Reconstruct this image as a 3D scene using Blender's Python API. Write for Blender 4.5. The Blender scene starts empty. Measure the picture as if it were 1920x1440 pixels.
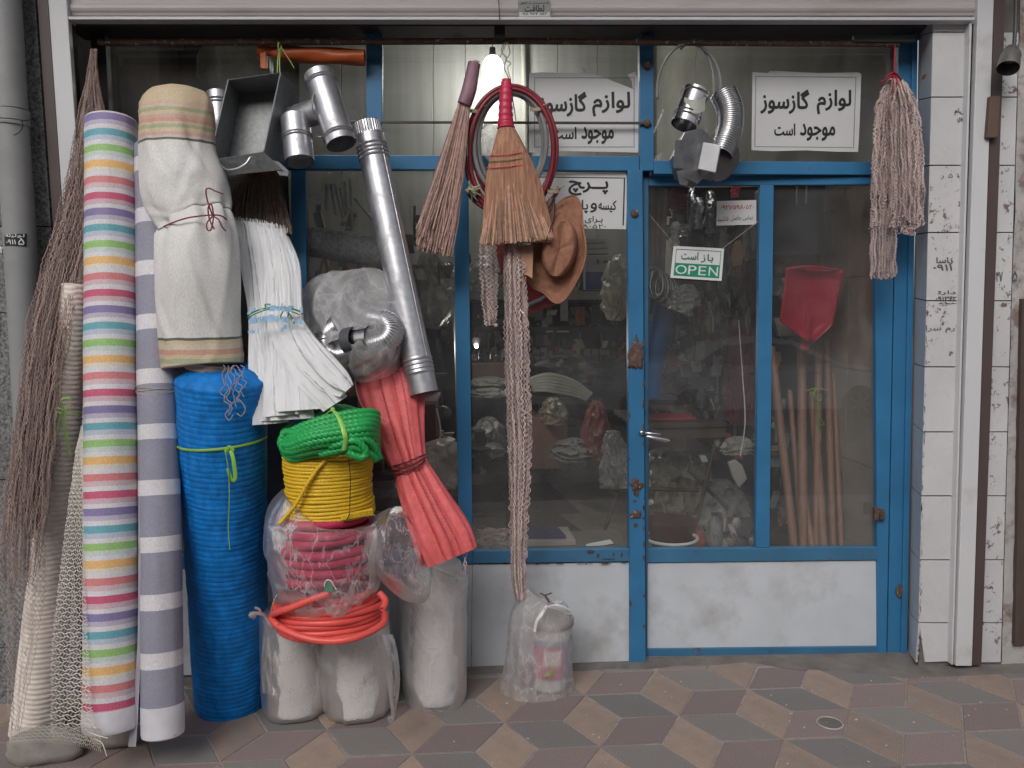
import bpy, math, random
from mathutils import Vector, Matrix, noise
from mathutils.geometry import tessellate_polygon
sc = bpy.context.scene
C = sc.collection
V = Vector
rad = math.radians
# ------------------------------------------------------------------ camera
CAM = V((0, -3.3, 1.51)); FOC = 1500.0
yaw, pitch, roll = rad(2.7), rad(5.2), rad(-0.9)
fwd = V((math.sin(yaw)*math.cos(pitch), math.cos(yaw)*math.cos(pitch), -math.sin(pitch)))
_r = V((math.cos(yaw), -math.sin(yaw), 0)); _u = _r.cross(fwd)
right = _r*math.cos(roll) + _u*math.sin(roll); up = -_r*math.sin(roll) + _u*math.cos(roll)
cd = bpy.data.cameras.new('camera'); cam = bpy.data.objects.new('camera', cd); C.objects.link(cam)
cam.matrix_world = Matrix(((right.x, up.x, -fwd.x, CAM.x), (right.y, up.y, -fwd.y, CAM.y), (right.z, up.z, -fwd.z, CAM.z), (0, 0, 0, 1)))
cd.sensor_width = 36; cd.lens = 36*FOC/1920; cd.clip_start = .05; cd.clip_end = 300
sc.camera = cam
# ------------------------------------------------------------------ sky, sun, exposure (overcast)
W = bpy.data.worlds.new('World'); sc.world = W; W.use_nodes = True
wn = W.node_tree; bg = wn.nodes['Background']; sky = wn.nodes.new('ShaderNodeTexSky')
sky.sky_type = 'NISHITA'; sky.sun_disc = False; sky.sun_elevation = rad(38); sky.sun_rotation = rad(200)
sky.air_density = 1.0; sky.dust_density = 4.0; sky.ozone_density = 1.0
hs = wn.nodes.new('ShaderNodeHueSaturation'); hs.inputs['Saturation'].default_value = .25
wn.links.new(sky.outputs[0], hs.inputs['Color']); wn.links.new(hs.outputs[0], bg.inputs[0]); bg.inputs[1].default_value = .14
sd = bpy.data.lights.new('sun', 'SUN'); sd.energy = .9; sd.angle = rad(30); sd.color = (1, .96, .92)
so = bpy.data.objects.new('sun', sd); C.objects.link(so)
sdir = V((math.sin(rad(200))*math.cos(rad(38)), math.cos(rad(200))*math.cos(rad(38)), math.sin(rad(38))))
so.rotation_euler = sdir.to_track_quat('Z', 'Y').to_euler(); so.location = (0, -3, 9)
sc.view_settings.view_transform = 'Standard'; sc.view_settings.look = 'None'; sc.view_settings.gamma = 1
sc.view_settings.use_curve_mapping = False; sc.view_settings.exposure = 0.0
sc.cycles.max_bounces = 8; sc.cycles.transparent_max_bounces = 24; sc.cycles.diffuse_bounces = 3; sc.cycles.glossy_bounces = 3
sc.cycles.caustics_reflective = False; sc.cycles.caustics_refractive = False; sc.cycles.use_denoising = True
sc.cycles.sample_clamp_indirect = 4
# ------------------------------------------------------------------ where a thing seen in the photograph stands
def ray(u, v): return fwd + right*((u-960)/FOC) + up*((720-v)/FOC)
def P(u, v, Y=0.0):
    d = ray(u, v); return CAM + d*((Y-CAM.y)/d.y)
def G(u, v, z=0.0):
    d = ray(u, v); return CAM + d*((z-CAM.z)/d.z)
def S(Y): return (Y-CAM.y)/FOC          # metres per photo pixel at depth Y
R = random.Random(7)
def lerp(a, b, t): return a+(b-a)*t
def nz(x, y, z=0.0): return noise.noise(V((x, y, z)))
def ridge(x, y, z=0.0): return 1-abs(noise.noise(V((x, y, z))))*2
def crom(pts, n):
    """Catmull-Rom through tuples -> n+1 samples"""
    m = len(pts)-1; out = []
    for k in range(n+1):
        s = k/n*m; i = min(int(s), m-1); t = s-i
        p0, p1, p2, p3 = pts[max(i-1, 0)], pts[i], pts[i+1], pts[min(i+2, m)]
        out.append(tuple(.5*((2*b)+(c-a)*t+(2*a-5*b+4*c-d)*t*t+(3*b-a-3*c+d)*t**3) for a, b, c, d in zip(p0, p1, p2, p3)))
    return out
def path(pts, n): return [V(p) for p in crom([tuple(p) for p in pts], n)]
def pxpath(pts, n): return path([P(*p) for p in pts], n)
class MB:
    def __init__(s): s.v = []; s.f = []; s.m = []; s.mi = 0
    def add(s, vs, fs):
        o = len(s.v); s.v += [V(p) for p in vs]; s.f += [tuple(o+i for i in f) for f in fs]; s.m += [s.mi]*len(fs); return s
    def hexa(s, a, b):      # two quads (front, back) of four corners each
        return s.add(list(a)+list(b), [(0, 1, 2, 3), (7, 6, 5, 4), (0, 4, 5, 1), (1, 5, 6, 2), (2, 6, 7, 3), (3, 7, 4, 0)])
    def box(s, x0, x1, y0, y1, z0, z1):
        q = lambda y: [V((x0, y, z1)), V((x1, y, z1)), V((x1, y, z0)), V((x0, y, z0))]
        return s.hexa(q(y0), q(y1))
    def slab(s, px, Yf, Yb, dY=None):     # px = 4 photo corners (tl,tr,br,bl) of the front face; straight back to Yb
        Y = Yf if isinstance(Yf, (list, tuple)) else [Yf]*4
        a = [P(u, v, y) for (u, v), y in zip(px, Y)]
        d = Yb-(Yf if not isinstance(Yf, (list, tuple)) else Yf[0])
        return s.hexa(a, [p+V((0, d, 0)) for p in a])
    def rect(s, u0, v0, u1, v1, Yf, Yb): return s.slab([(u0, v0), (u1, v0), (u1, v1), (u0, v1)], Yf, Yb)
    def prism(s, pts, off):
        n = len(pts); vs = list(pts)+[p+off for p in pts]
        return s.add(vs, [tuple(range(n)), tuple(range(2*n-1, n-1, -1))]+[(i, i+n, (i+1) % n+n, (i+1) % n) for i in range(n)])
    def tube(s, pts, r, n=6, closed=False, caps=True, mod=None, flat=1.0, start=None):
        m = len(pts); vs = []; fs = []
        t0 = (pts[1]-pts[0]).normalized()
        a = (start or (V((0, 1, 0)) if abs(t0.y) < .8 else V((1, 0, 0)))); a = (a-t0*a.dot(t0)).normalized()
        L = 0
        for i in range(m):
            t = ((pts[(i+1) % m] if closed else pts[min(i+1, m-1)])-(pts[i-1] if (i or closed) else pts[0]))
            t = t.normalized() if t.length > 1e-9 else t0
            a = a-t*a.dot(t)
            a = a.normalized() if a.length > 1e-6 else V((1, 0, 0)); b = t.cross(a)
            if i: L += (pts[i]-pts[i-1]).length
            rr = r(i/(m-1)) if callable(r) else r
            for k in range(n):
                th = 2*math.pi*k/n; q = rr*(mod(th, L) if mod else 1)
                vs.append(pts[i]+a*(math.cos(th)*q)+b*(math.sin(th)*q*flat))
        for i in range(m if closed else m-1):
            j = (i+1) % m
            for k in range(n):
                l = (k+1) % n; fs.append((i*n+k, i*n+l, j*n+l, j*n+k))
        if caps and not closed: fs += [tuple(range(n-1, -1, -1)), tuple((m-1)*n+k for k in range(n))]
        return s.add(vs, fs)
    def lathe(s, A, B, prof, n=32, caps=True, disp=None):
        """prof: list of (t along A->B, radius)"""
        ax = (B-A); d = ax.normalized()
        a = V((1, 0, 0)); a = (a-d*a.dot(d)).normalized(); b = d.cross(a); vs = []; fs = []
        for i, (t, r) in enumerate(prof):
            for k in range(n):
                th = 2*math.pi*k/n; q = r+(disp(th, t) if disp else 0)
                vs.append(A+ax*t+a*(math.cos(th)*q)+b*(math.sin(th)*q))
        m = len(prof)
        for i in range(m-1):
            for k in range(n):
                l = (k+1) % n; fs.append((i*n+k, (i+1)*n+k, (i+1)*n+l, i*n+l))
        if caps: fs += [tuple(range(n)), tuple((m-1)*n+k for k in range(n-1, -1, -1))]
        return s.add(vs, fs)
    def loft(s, rows, n=40, m=40, disp=None, caps=True, raw=False):
        """rows: (u, v, half width px, Y, half depth m) down the photo"""
        rr = rows if raw else crom(rows, m); m = len(rr)-1
        cs = [P(q[0], q[1], q[3]) for q in rr]; vs = []; fs = []
        for i, q in enumerate(rr):
            t = (cs[min(i+1, m)]-cs[max(i-1, 0)]).normalized()
            a = V((1, 0, 0)); a = (a-t*a.dot(t)).normalized(); b = a.cross(t)
            if b.y < 0: b = -b
            w = q[2]*S(q[3]); dp = q[4]
            for k in range(n):
                th = 2*math.pi*k/n; e = 1+(disp(th, i/m) if disp else 0)
                vs.append(cs[i]+a*(math.cos(th)*w*e)+b*(math.sin(th)*dp*e))
        for i in range(m):
            for k in range(n):
                l = (k+1) % n; fs.append((i*n+k, i*n+l, (i+1)*n+l, (i+1)*n+k))
        if caps: fs += [tuple(range(n-1, -1, -1)), tuple(m*n+k for k in range(n))]
        return s.add(vs, fs)
    def grid(s, fn, nu, nv):
        vs = [fn(i/nu, j/nv) for j in range(nv+1) for i in range(nu+1)]
        return s.add(vs, [(j*(nu+1)+i, j*(nu+1)+i+1, (j+1)*(nu+1)+i+1, (j+1)*(nu+1)+i) for j in range(nv) for i in range(nu)])
    def ball(s, c, r, n=12, m=8, disp=None, sc3=(1, 1, 1)):
        vs = []; fs = []
        for i in range(m+1):
            ph = math.pi*i/m
            for k in range(n):
                th = 2*math.pi*k/n; d = V((math.sin(ph)*math.cos(th), math.sin(ph)*math.sin(th), math.cos(ph)))
                q = r*(1+(disp(d) if disp else 0)); vs.append(c+V((d.x*q*sc3[0], d.y*q*sc3[1], d.z*q*sc3[2])))
        for i in range(m):
            for k in range(n):
                l = (k+1) % n; fs.append((i*n+k, (i+1)*n+k, (i+1)*n+l, i*n+l))
        return s.add(vs, fs)
# ------------------------------------------------------------------ linking
def link(name, mb, mats, parent=None, origin=None, smooth=False, label=None, kind=None, bevel=0):
    if parent is not None: org = parent['_o'] if '_o' in parent else (0, 0, 0)
    else: org = origin if origin is not None else base_of(mb.v)
    org = V(org); me = bpy.data.meshes.new(name)
    me.from_pydata([tuple(p-org) for p in mb.v], [], mb.f)
    mats = mats if isinstance(mats, (list, tuple)) else [mats]
    for m_ in mats: me.materials.append(m_)
    if any(mb.m): me.polygons.foreach_set('material_index', mb.m)
    if smooth:
        me.polygons.foreach_set('use_smooth', [True]*len(me.polygons))
        if smooth != 'all': me.set_sharp_from_angle(angle=rad(smooth if smooth is not True else 40))
    me.update()
    o = bpy.data.objects.new(name, me); C.objects.link(o)
    if bevel:
        b = o.modifiers.new('bevel', 'BEVEL'); b.width = bevel; b.segments = 2; b.limit_method = 'ANGLE'
    o['_o'] = tuple(org)
    if parent is not None: o.parent = parent
    else: o.location = org
    if label: o['label'] = label
    if kind: o['kind'] = kind
    return o
def base_of(vs):
    xs = [p.x for p in vs]; ys = [p.y for p in vs]; zs = [p.z for p in vs]
    return V(((min(xs)+max(xs))/2, (min(ys)+max(ys))/2, min(zs)))
def thing(name, label, cat, loc, group=None, parent=None):
    o = bpy.data.objects.new(name, None); C.objects.link(o); o.empty_display_size = .05
    if parent is None: o.location = loc; o['_o'] = tuple(loc); o['label'] = label; o['category'] = cat
    else: o.parent = parent; o['_o'] = tuple(parent['_o'])
    if group: o['group'] = group
    return o
def single(name, mb, mats, label, cat, group=None, **k):
    o = link(name, mb, mats, **k); o['label'] = label; o['category'] = cat
    if group: o['group'] = group
    return o
def struct(name, mb, mats, **k): return link(name, mb, mats, kind='structure', **k)
# ------------------------------------------------------------------ materials
def newmat(name):
    m = bpy.data.materials.new(name); m.use_nodes = True; nt = m.node_tree
    return m, nt, nt.nodes['Principled BSDF']
def nd(nt, t, **k):
    n = nt.nodes.new(t)
    for a, b in k.items(): setattr(n, a, b)
    return n
def noise_node(nt, scale, detail=5, rough=.6, stretch=None, world=False):
    tc = nd(nt, 'ShaderNodeTexCoord'); n = nd(nt, 'ShaderNodeTexNoise')
    n.inputs['Scale'].default_value = scale; n.inputs['Detail'].default_value = detail; n.inputs['Roughness'].default_value = rough
    if stretch:
        mp = nd(nt, 'ShaderNodeMapping'); mp.inputs['Scale'].default_value = stretch
        nt.links.new(tc.outputs['Object'], mp.inputs[0]); nt.links.new(mp.outputs[0], n.inputs['Vector'])
    else: nt.links.new(tc.outputs['Object'], n.inputs['Vector'])
    return n
def ramp(nt, src, stops, interp='LINEAR'):
    r = nd(nt, 'ShaderNodeValToRGB'); r.color_ramp.interpolation = interp; e = r.color_ramp.elements
    while len(e) < len(stops): e.new(.5)
    for i, (p, c) in enumerate(sorted(stops, key=lambda x: x[0])):
        e[i].position = p; e[i].color = (*c, 1) if len(c) == 3 else c
    nt.links.new(src, r.inputs[0]); return r
def mix(nt, a, b, f, mode='MIX'):
    m = nd(nt, 'ShaderNodeMix', data_type='RGBA', blend_type=mode)
    for sock, val in ((m.inputs[0], f), (m.inputs[6], a), (m.inputs[7], b)):
        if hasattr(val, 'is_linked'): nt.links.new(val, sock)
        else: sock.default_value = val if not isinstance(val, tuple) or len(val) == 4 else (*val, 1)
    return m.outputs[2]
def mat(name, col, rough=.6, metal=0, var=.2, vscale=6, bump=0, bscale=60, spec=.5, dirt=None, stretch=None, bdist=.002, coat=0, transl=0, alpha=1, detail=5):
    m, nt, b = newmat(name)
    n = noise_node(nt, vscale, detail, stretch=stretch)
    lo = tuple(c*(1-var) for c in col); hi = tuple(min(1, c*(1+var*.7)) for c in col)
    out = ramp(nt, n.outputs[0], [(.3, lo), (.7, hi)]).outputs[0]
    if dirt:      # (colour, low, high, scale[, stretch])
        dn = noise_node(nt, dirt[3], 8, .65, stretch=dirt[4] if len(dirt) > 4 else None)
        f = ramp(nt, dn.outputs[0], [(dirt[1], (0, 0, 0)), (dirt[2], (1, 1, 1))]).outputs[0]
        out = mix(nt, out, dirt[0], f)
        rr = nd(nt, 'ShaderNodeMapRange'); nt.links.new(f, rr.inputs[0]); rr.inputs[3].default_value = rough; rr.inputs[4].default_value = .9
        nt.links.new(rr.outputs[0], b.inputs['Roughness'])
    nt.links.new(out, b.inputs['Base Color'])
    if not dirt: b.inputs['Roughness'].default_value = rough
    b.inputs['Metallic'].default_value = metal; b.inputs['Specular IOR Level'].default_value = spec
    b.inputs['Coat Weight'].default_value = coat; b.inputs['Alpha'].default_value = alpha
    if bump:
        bn = noise_node(nt, bscale, 6, .6, stretch=stretch); bp = nd(nt, 'ShaderNodeBump')
        bp.inputs['Strength'].default_value = bump; bp.inputs['Distance'].default_value = bdist
        nt.links.new(bn.outputs[0], bp.inputs['Height']); nt.links.new(bp.outputs[0], b.inputs['Normal'])
    if transl:
        tr = nd(nt, 'ShaderNodeBsdfTranslucent'); mx = nd(nt, 'ShaderNodeMixShader'); o = nt.nodes['Material Output']
        nt.links.new(out, tr.inputs[0]); mx.inputs[0].default_value = transl
        nt.links.new(b.outputs[0], mx.inputs[1]); nt.links.new(tr.outputs[0], mx.inputs[2]); nt.links.new(mx.outputs[0], o.inputs[0])
    return m
def film(name, col=(.8, .8, .82), body=.35, rough=.42, bscale=14, bump=.5, bdist=.010, gloss=.1, cre=.22):
    """clear or milky polythene: see-through sheet, milky where creased, glossy"""
    m, nt, b = newmat(name); nt.nodes.remove(b); o = nt.nodes['Material Output']
    tp = nd(nt, 'ShaderNodeBsdfTransparent'); df = nd(nt, 'ShaderNodeBsdfDiffuse'); gl = nd(nt, 'ShaderNodeBsdfAnisotropic')
    tl = nd(nt, 'ShaderNodeBsdfTranslucent')
    df.inputs[0].default_value = (*col, 1); tl.inputs[0].default_value = (*col, 1); gl.inputs['Roughness'].default_value = rough
    bn = noise_node(nt, bscale, 4, .55, stretch=(1, 1, .55)); bn.inputs['Distortion'].default_value = .35
    ab = nd(nt, 'ShaderNodeMath', operation='SUBTRACT'); ab.inputs[1].default_value = .5; nt.links.new(bn.outputs[0], ab.inputs[0])
    ab2 = nd(nt, 'ShaderNodeMath', operation='ABSOLUTE'); nt.links.new(ab.outputs[0], ab2.inputs[0])
    bp = nd(nt, 'ShaderNodeBump'); bp.inputs['Strength'].default_value = bump; bp.inputs['Distance'].default_value = bdist
    nt.links.new(ab2.outputs[0], bp.inputs['Height'])
    for s_ in (df, gl, tl): nt.links.new(bp.outputs[0], s_.inputs['Normal'])
    f = ramp(nt, ab2.outputs[0], [(0, (min(1, body+cre),)*3), (.035, (body,)*3), (.2, (body*.75,)*3)]).outputs[0]
    m0 = nd(nt, 'ShaderNodeMixShader'); m0.inputs[0].default_value = .35
    nt.links.new(df.outputs[0], m0.inputs[1]); nt.links.new(tl.outputs[0], m0.inputs[2])
    m1 = nd(nt, 'ShaderNodeMixShader'); nt.links.new(f, m1.inputs[0]); nt.links.new(tp.outputs[0], m1.inputs[1]); nt.links.new(m0.outputs[0], m1.inputs[2])
    fr = nd(nt, 'ShaderNodeFresnel'); fr.inputs[0].default_value = 1.5; nt.links.new(bp.outputs[0], fr.inputs[1])
    fm = nd(nt, 'ShaderNodeMath', operation='MULTIPLY_ADD'); fm.inputs[1].default_value = .8 if gloss > .25 else .25; fm.inputs[2].default_value = gloss*.04; nt.links.new(fr.outputs[0], fm.inputs[0])
    fm.use_clamp = True
    m2 = nd(nt, 'ShaderNodeMixShader'); nt.links.new(fm.outputs[0], m2.inputs[0]); nt.links.new(m1.outputs[0], m2.inputs[1]); nt.links.new(gl.outputs[0], m2.inputs[2])
    nt.links.new(m2.outputs[0], o.inputs[0]); return m
def glassmat(name, dust_veil=.035, col=(.5, .5, .5)):  # thin dust, thickened to paint a milky haze over the panes
    m, nt, b = newmat(name); nt.nodes.remove(b); o = nt.nodes['Material Output']
    tp = nd(nt, 'ShaderNodeBsdfTransparent'); gl = nd(nt, 'ShaderNodeBsdfAnisotropic'); df = nd(nt, 'ShaderNodeBsdfDiffuse')
    tp.inputs[0].default_value = (.9, .92, .91, 1); gl.inputs['Roughness'].default_value = .0; df.inputs[0].default_value = (*col, 1)
    fr = nd(nt, 'ShaderNodeFresnel'); fr.inputs[0].default_value = 1.52
    mu = nd(nt, 'ShaderNodeMath', operation='MULTIPLY'); mu.inputs[1].default_value = 2.3; mu.use_clamp = True; nt.links.new(fr.outputs[0], mu.inputs[0])
    n = noise_node(nt, 3, 7, .65); dr = ramp(nt, n.outputs[0], [(.35, (dust_veil*.5,)*3), (.75, (dust_veil*1.8,)*3)])
    a = nd(nt, 'ShaderNodeMixShader'); nt.links.new(dr.outputs[0], a.inputs[0]); nt.links.new(tp.outputs[0], a.inputs[1]); nt.links.new(df.outputs[0], a.inputs[2])
    c = nd(nt, 'ShaderNodeMixShader'); nt.links.new(mu.outputs[0], c.inputs[0]); nt.links.new(a.outputs[0], c.inputs[1]); nt.links.new(gl.outputs[0], c.inputs[2])
    nt.links.new(c.outputs[0], o.inputs[0]); return m
def stripes(name, axis, period, stops, rough=.55, weave=True, offset=0, wob=.004, transl=0, dirtc=None, clampz=None):
    """colour bands woven across a cloth: stops over one period measured along axis (object space)"""
    m, nt, b = newmat(name); tc = nd(nt, 'ShaderNodeTexCoord')
    dp = nd(nt, 'ShaderNodeVectorMath', operation='DOT_PRODUCT'); nt.links.new(tc.outputs['Object'], dp.inputs[0]); dp.inputs[1].default_value = tuple(axis)
    n = noise_node(nt, 9, 2); wb = nd(nt, 'ShaderNodeMath', operation='MULTIPLY_ADD'); nt.links.new(n.outputs[0], wb.inputs[0]); wb.inputs[1].default_value = wob; nt.links.new(dp.outputs['Value'], wb.inputs[2])
    of = nd(nt, 'ShaderNodeMath', operation='ADD'); nt.links.new(wb.outputs[0], of.inputs[0]); of.inputs[1].default_value = offset
    dv = nd(nt, 'ShaderNodeMath', operation='DIVIDE'); nt.links.new(of.outputs[0], dv.inputs[0]); dv.inputs[1].default_value = period
    last = dv.outputs[0]
    if clampz is None:
        fr = nd(nt, 'ShaderNodeMath', operation='FRACT'); nt.links.new(last, fr.inputs[0]); last = fr.outputs[0]
    r = ramp(nt, last, stops, 'CONSTANT'); out = r.outputs[0]
    w = noise_node(nt, 320, 2, .5, stretch=(1, 1, .35)); wr = ramp(nt, w.outputs[0], [(.3, (.82,)*3), (.7, (1.06,)*3)])
    out = mix(nt, out, wr.outputs[0], 1.0, 'MULTIPLY')
    dn = noise_node(nt, 5, 5, .6); drr = ramp(nt, dn.outputs[0], [(.3, (.88, .87, .86)), (.65, (1, 1, 1))]); out = mix(nt, out, drr.outputs[0], 1.0, 'MULTIPLY')
    nt.links.new(out, b.inputs['Base Color']); b.inputs['Roughness'].default_value = rough; b.inputs['Specular IOR Level'].default_value = .35
    bp = nd(nt, 'ShaderNodeBump'); bp.inputs['Strength'].default_value = .35; bp.inputs['Distance'].default_value = .001
    nt.links.new(w.outputs[0], bp.inputs['Height']); nt.links.new(bp.outputs[0], b.inputs['Normal'])
    return m
def emit(name, col, s):
    m, nt, b = newmat(name); b.inputs['Emission Color'].default_value = (*col, 1); b.inputs['Emission Strength'].default_value = s
    b.inputs['Base Color'].default_value = (.8, .8, .8, 1); return m
# ------------------------------------------------------------------ lettering (flat print built as thin ink shapes)
def glyphs(text, bold=0.0):
    """shapes of a text: list of (outer, [holes]) polygons in font units, and their bounds"""
    c = bpy.data.curves.new('txt', 'FONT'); c.body = text; c.size = 1; c.resolution_u = 3
    o = bpy.data.objects.new('txt', c); C.objects.link(o)
    dg = bpy.context.evaluated_depsgraph_get(); cu = o.evaluated_get(dg).to_curve(dg)
    polys = []
    for sp in cu.splines:
        pts = []
        if sp.type == 'BEZIER':
            bp = sp.bezier_points; n = len(bp)
            for i in range(n):
                a, b = bp[i], bp[(i+1) % n]
                for k in range(3):
                    t = k/3; q = a.co*(1-t)**3+a.handle_right*3*t*(1-t)**2+b.handle_left*3*t*t*(1-t)+b.co*t**3
                    if not pts or (V((q.x, q.y))-pts[-1]).length > 1e-4: pts.append(V((q.x, q.y)))
        else: pts = [V((p.co.x, p.co.y)) for p in sp.points]
        if len(pts) > 2: polys.append(pts)
    bpy.data.objects.remove(o)
    area = lambda p: sum(a.x*b.y-b.x*a.y for a, b in zip(p, p[1:]+p[:1]))/2
    if not polys: return [], (0, 0, 1, 1)
    sgn = 1 if area(max(polys, key=lambda x: abs(area(x)))) > 0 else -1
    outs = [p for p in polys if area(p)*sgn > 0]; holes = [p for p in polys if area(p)*sgn <= 0]
    def inside(pt, p):
        c_ = False; j = len(p)-1
        for i in range(len(p)):
            if (p[i].y > pt.y) != (p[j].y > pt.y) and pt.x < (p[j].x-p[i].x)*(pt.y-p[i].y)/(p[j].y-p[i].y)+p[i].x: c_ = not c_
            j = i
        return c_
    res = [(p, [h for h in holes if inside(h[0], p)]) for p in outs]
    xs = [q.x for p in outs for q in p]; ys = [q.y for p in outs for q in p]
    return res, (min(xs), min(ys), max(xs), max(ys))
def ink(mb, text, box, at, bold=0.0):
    """text into box (x0,y0,x1,y1) of the sheet's own unit square (y down); at(x,y)->world"""
    gs, (gx0, gy0, gx1, gy1) = glyphs(text, bold); x0, y0, x1, y1 = box
    for k, (p, hs_) in enumerate(gs):
        loops = [p]+hs_; pts = [q for l in loops for q in l]
        tris = tessellate_polygon([[V((q.x, q.y, 0)) for q in l] for l in loops])
        vs = [at(x0+(q.x-gx0)/(gx1-gx0)*(x1-x0), y1-(q.y-gy0)/(gy1-gy0)*(y1-y0)) for q in pts]
        vs = [q+V((0, -.00004*(k % 5), 0)) for q in vs]
        mb.add(vs, tris)
        if bold:
            e = (at(x1, y1)-at(x0, y0)); sc_ = abs(y1-y0)/(gy1-gy0)*bold*.8
            for q_ in range(8):
                dx, dy_ = math.cos(q_*.7854)*sc_, math.sin(q_*.7854)*sc_; o_ = at(0, 0); asp = (at(0, 1)-o_).length/max(1e-6, (at(1, 0)-o_).length)
                d = (at(dx*asp, dy_)-o_); mb.add([p+d+V((0, -.00003*(q_+1), 0)) for p in vs], tris)
def sheet_at(px, Y):
    """unit square (y down) -> world on the photo quad px at depth Y (number or 4 numbers)"""
    Ys = Y if isinstance(Y, (list, tuple)) else [Y]*4
    c = [P(u, v, y) for (u, v), y in zip(px, Ys)]
    def at(x, y, off=0.0): return lerp(lerp(c[0], c[1], x), lerp(c[3], c[2], x), y)+V((0, off, 0))
    return at
# ================================================================== materials of the place
M_blue = mat('blue_paint', (.035, .17, .345), .42, var=.14, vscale=5, bump=.25, bscale=22, dirt=((.12, .055, .035), .70, .735, 6), spec=.5)
M_blue_old = mat('worn_blue_paint', (.045, .155, .28), .5, var=.22, vscale=4, bump=.35, bscale=26, dirt=((.10, .06, .045), .62, .68, 9))
M_white_panel = mat('white_panel_paint', (.55, .58, .62), .55, var=.10, vscale=3, bump=.2, bscale=35, dirt=((.27, .25, .23), .50, .84, 3.2))
M_steel_dark = mat('dark_steel', (.06, .06, .062), .55, var=.3, metal=.2, bump=.2, bscale=40, dirt=((.16, .07, .04), .55, .75, 8))
M_rust = mat('rusty_iron', (.11, .065, .05), .85, var=.5, vscale=40, bump=.5, bscale=90, dirt=((.40, .36, .33), .60, .64, 60))
M_alu = mat('white_aluminium', (.60, .60, .62), .38, var=.05, vscale=2, bump=.05, bscale=10, spec=.5, dirt=((.36, .31, .30), .60, .85, 3))
M_alu_pink = mat('shutter_slat_paint', (.50, .45, .46), .45, var=.06, vscale=1.5, dirt=((.32, .26, .25), .52, .8, 3, (.4, 1, 2)))
M_brown = mat('brown_metal_strip', (.085, .06, .058), .5, var=.15, vscale=4)
M_black = mat('black_rubber', (.012, .012, .013), .8, var=.2)
M_cement = mat('grey_cement', (.17, .155, .145), .95, var=.25, vscale=9, bump=.6, bscale=80, bdist=.004, dirt=((.08, .07, .065), .5, .8, 4))
M_grout = mat('pale_grout', (.34, .30, .285), .95, var=.3, vscale=25, bump=.4, bscale=120)
M_plaster = mat('old_plaster', (.42, .405, .395), .9, var=.2, vscale=7, bump=.8, bscale=30, bdist=.008, dirt=((.22, .16, .14), .50, .62, 9))
M_granite = mat('granite', (.19, .19, .195), .45, var=.75, vscale=95, bump=.05, bscale=60, dirt=((.07, .06, .055), .5, .8, 2.2), detail=2)
M_asphalt = mat('asphalt', (.055, .055, .057), .95, var=.4, vscale=60, bump=.5, bscale=120)
M_concrete = mat('concrete', (.30, .29, .28), .9, var=.15, vscale=3, bump=.3, bscale=40)
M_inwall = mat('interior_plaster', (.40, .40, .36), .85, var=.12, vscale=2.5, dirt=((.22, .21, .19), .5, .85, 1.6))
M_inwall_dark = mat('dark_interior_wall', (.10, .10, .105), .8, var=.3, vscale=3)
M_clad = mat('ribbed_wall_sheet', (.40, .41, .40), .35, var=.15, vscale=3, bump=.15, bscale=8, stretch=(5, 5, .22))
M_intile = mat('beige_wall_tile', (.36, .33, .30), .3, var=.08, vscale=3, spec=.5)
M_infloor = mat('interior_floor_tile', (.26, .245, .215), .45, var=.12, vscale=4, dirt=((.12, .11, .10), .5, .8, 3))
M_wood = mat('wood', (.26, .13, .07), .6, var=.3, vscale=12, stretch=(8, 8, .6), bump=.2, bscale=30)
M_darkwood = mat('dark_wood', (.085, .06, .05), .6, var=.3, vscale=10, stretch=(1, 1, .3))
M_paper = mat('white_paper', (.66, .66, .67), .7, var=.04, vscale=6, bump=.15, bscale=9, bdist=.004, transl=.08)
M_paper_old = mat('yellowed_paper', (.50, .50, .47), .7, var=.1, vscale=8, bump=.2, bscale=9, transl=.1)
M_ink = mat('black_ink', (.018, .018, .02), .5, var=.1)
M_inkgrey = mat('grey_ink', (.10, .10, .11), .6)
M_inkred = mat('red_ink', (.45, .03, .05), .5)
M_inkgreen = mat('green_print', (.015, .26, .15), .4, var=.05)
M_inkteal = mat('dark_green_ink', (.03, .16, .12), .5)
M_glass = glassmat('shop_glass', .088, (.52, .52, .53))
M_white = mat('white_plastic', (.72, .72, .73), .4, var=.05)
def tilemat(name, col, dirt=(.225, .20, .19)):
    m, nt, b = newmat(name); oi = nd(nt, 'ShaderNodeObjectInfo')
    n1 = noise_node(nt, 240, 3, .7); n2 = noise_node(nt, 7, 6, .6)
    a = ramp(nt, n1.outputs[0], [(.3, tuple(c*.62 for c in col)), (.5, col), (.72, tuple(c*1.45 for c in col))]).outputs[0]
    d = ramp(nt, n2.outputs[0], [(.38, (0, 0, 0)), (.72, (.85, .85, .85))]); a = mix(nt, a, dirt, d.outputs[0])
    v = ramp(nt, oi.outputs['Random'], [(0, (.82, .82, .84)), (1, (1.12, 1.08, 1.05))]); a = mix(nt, a, v.outputs[0], 1.0, 'MULTIPLY')
    nt.links.new(a, b.inputs['Base Color']); b.inputs['Roughness'].default_value = .78; b.inputs['Specular IOR Level'].default_value = .3
    bp = nd(nt, 'ShaderNodeBump'); bp.inputs['Strength'].default_value = .45; bp.inputs['Distance'].default_value = .0015
    nt.links.new(n1.outputs[0], bp.inputs['Height']); nt.links.new(bp.outputs[0], b.inputs['Normal']); return m
M_t_grey = tilemat('grey_cement_tile', (.225, .218, .214)); M_t_mar = tilemat('maroon_cement_tile', (.26, .20, .195)); M_t_tan = tilemat('tan_cement_tile', (.37, .28, .225))
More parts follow.
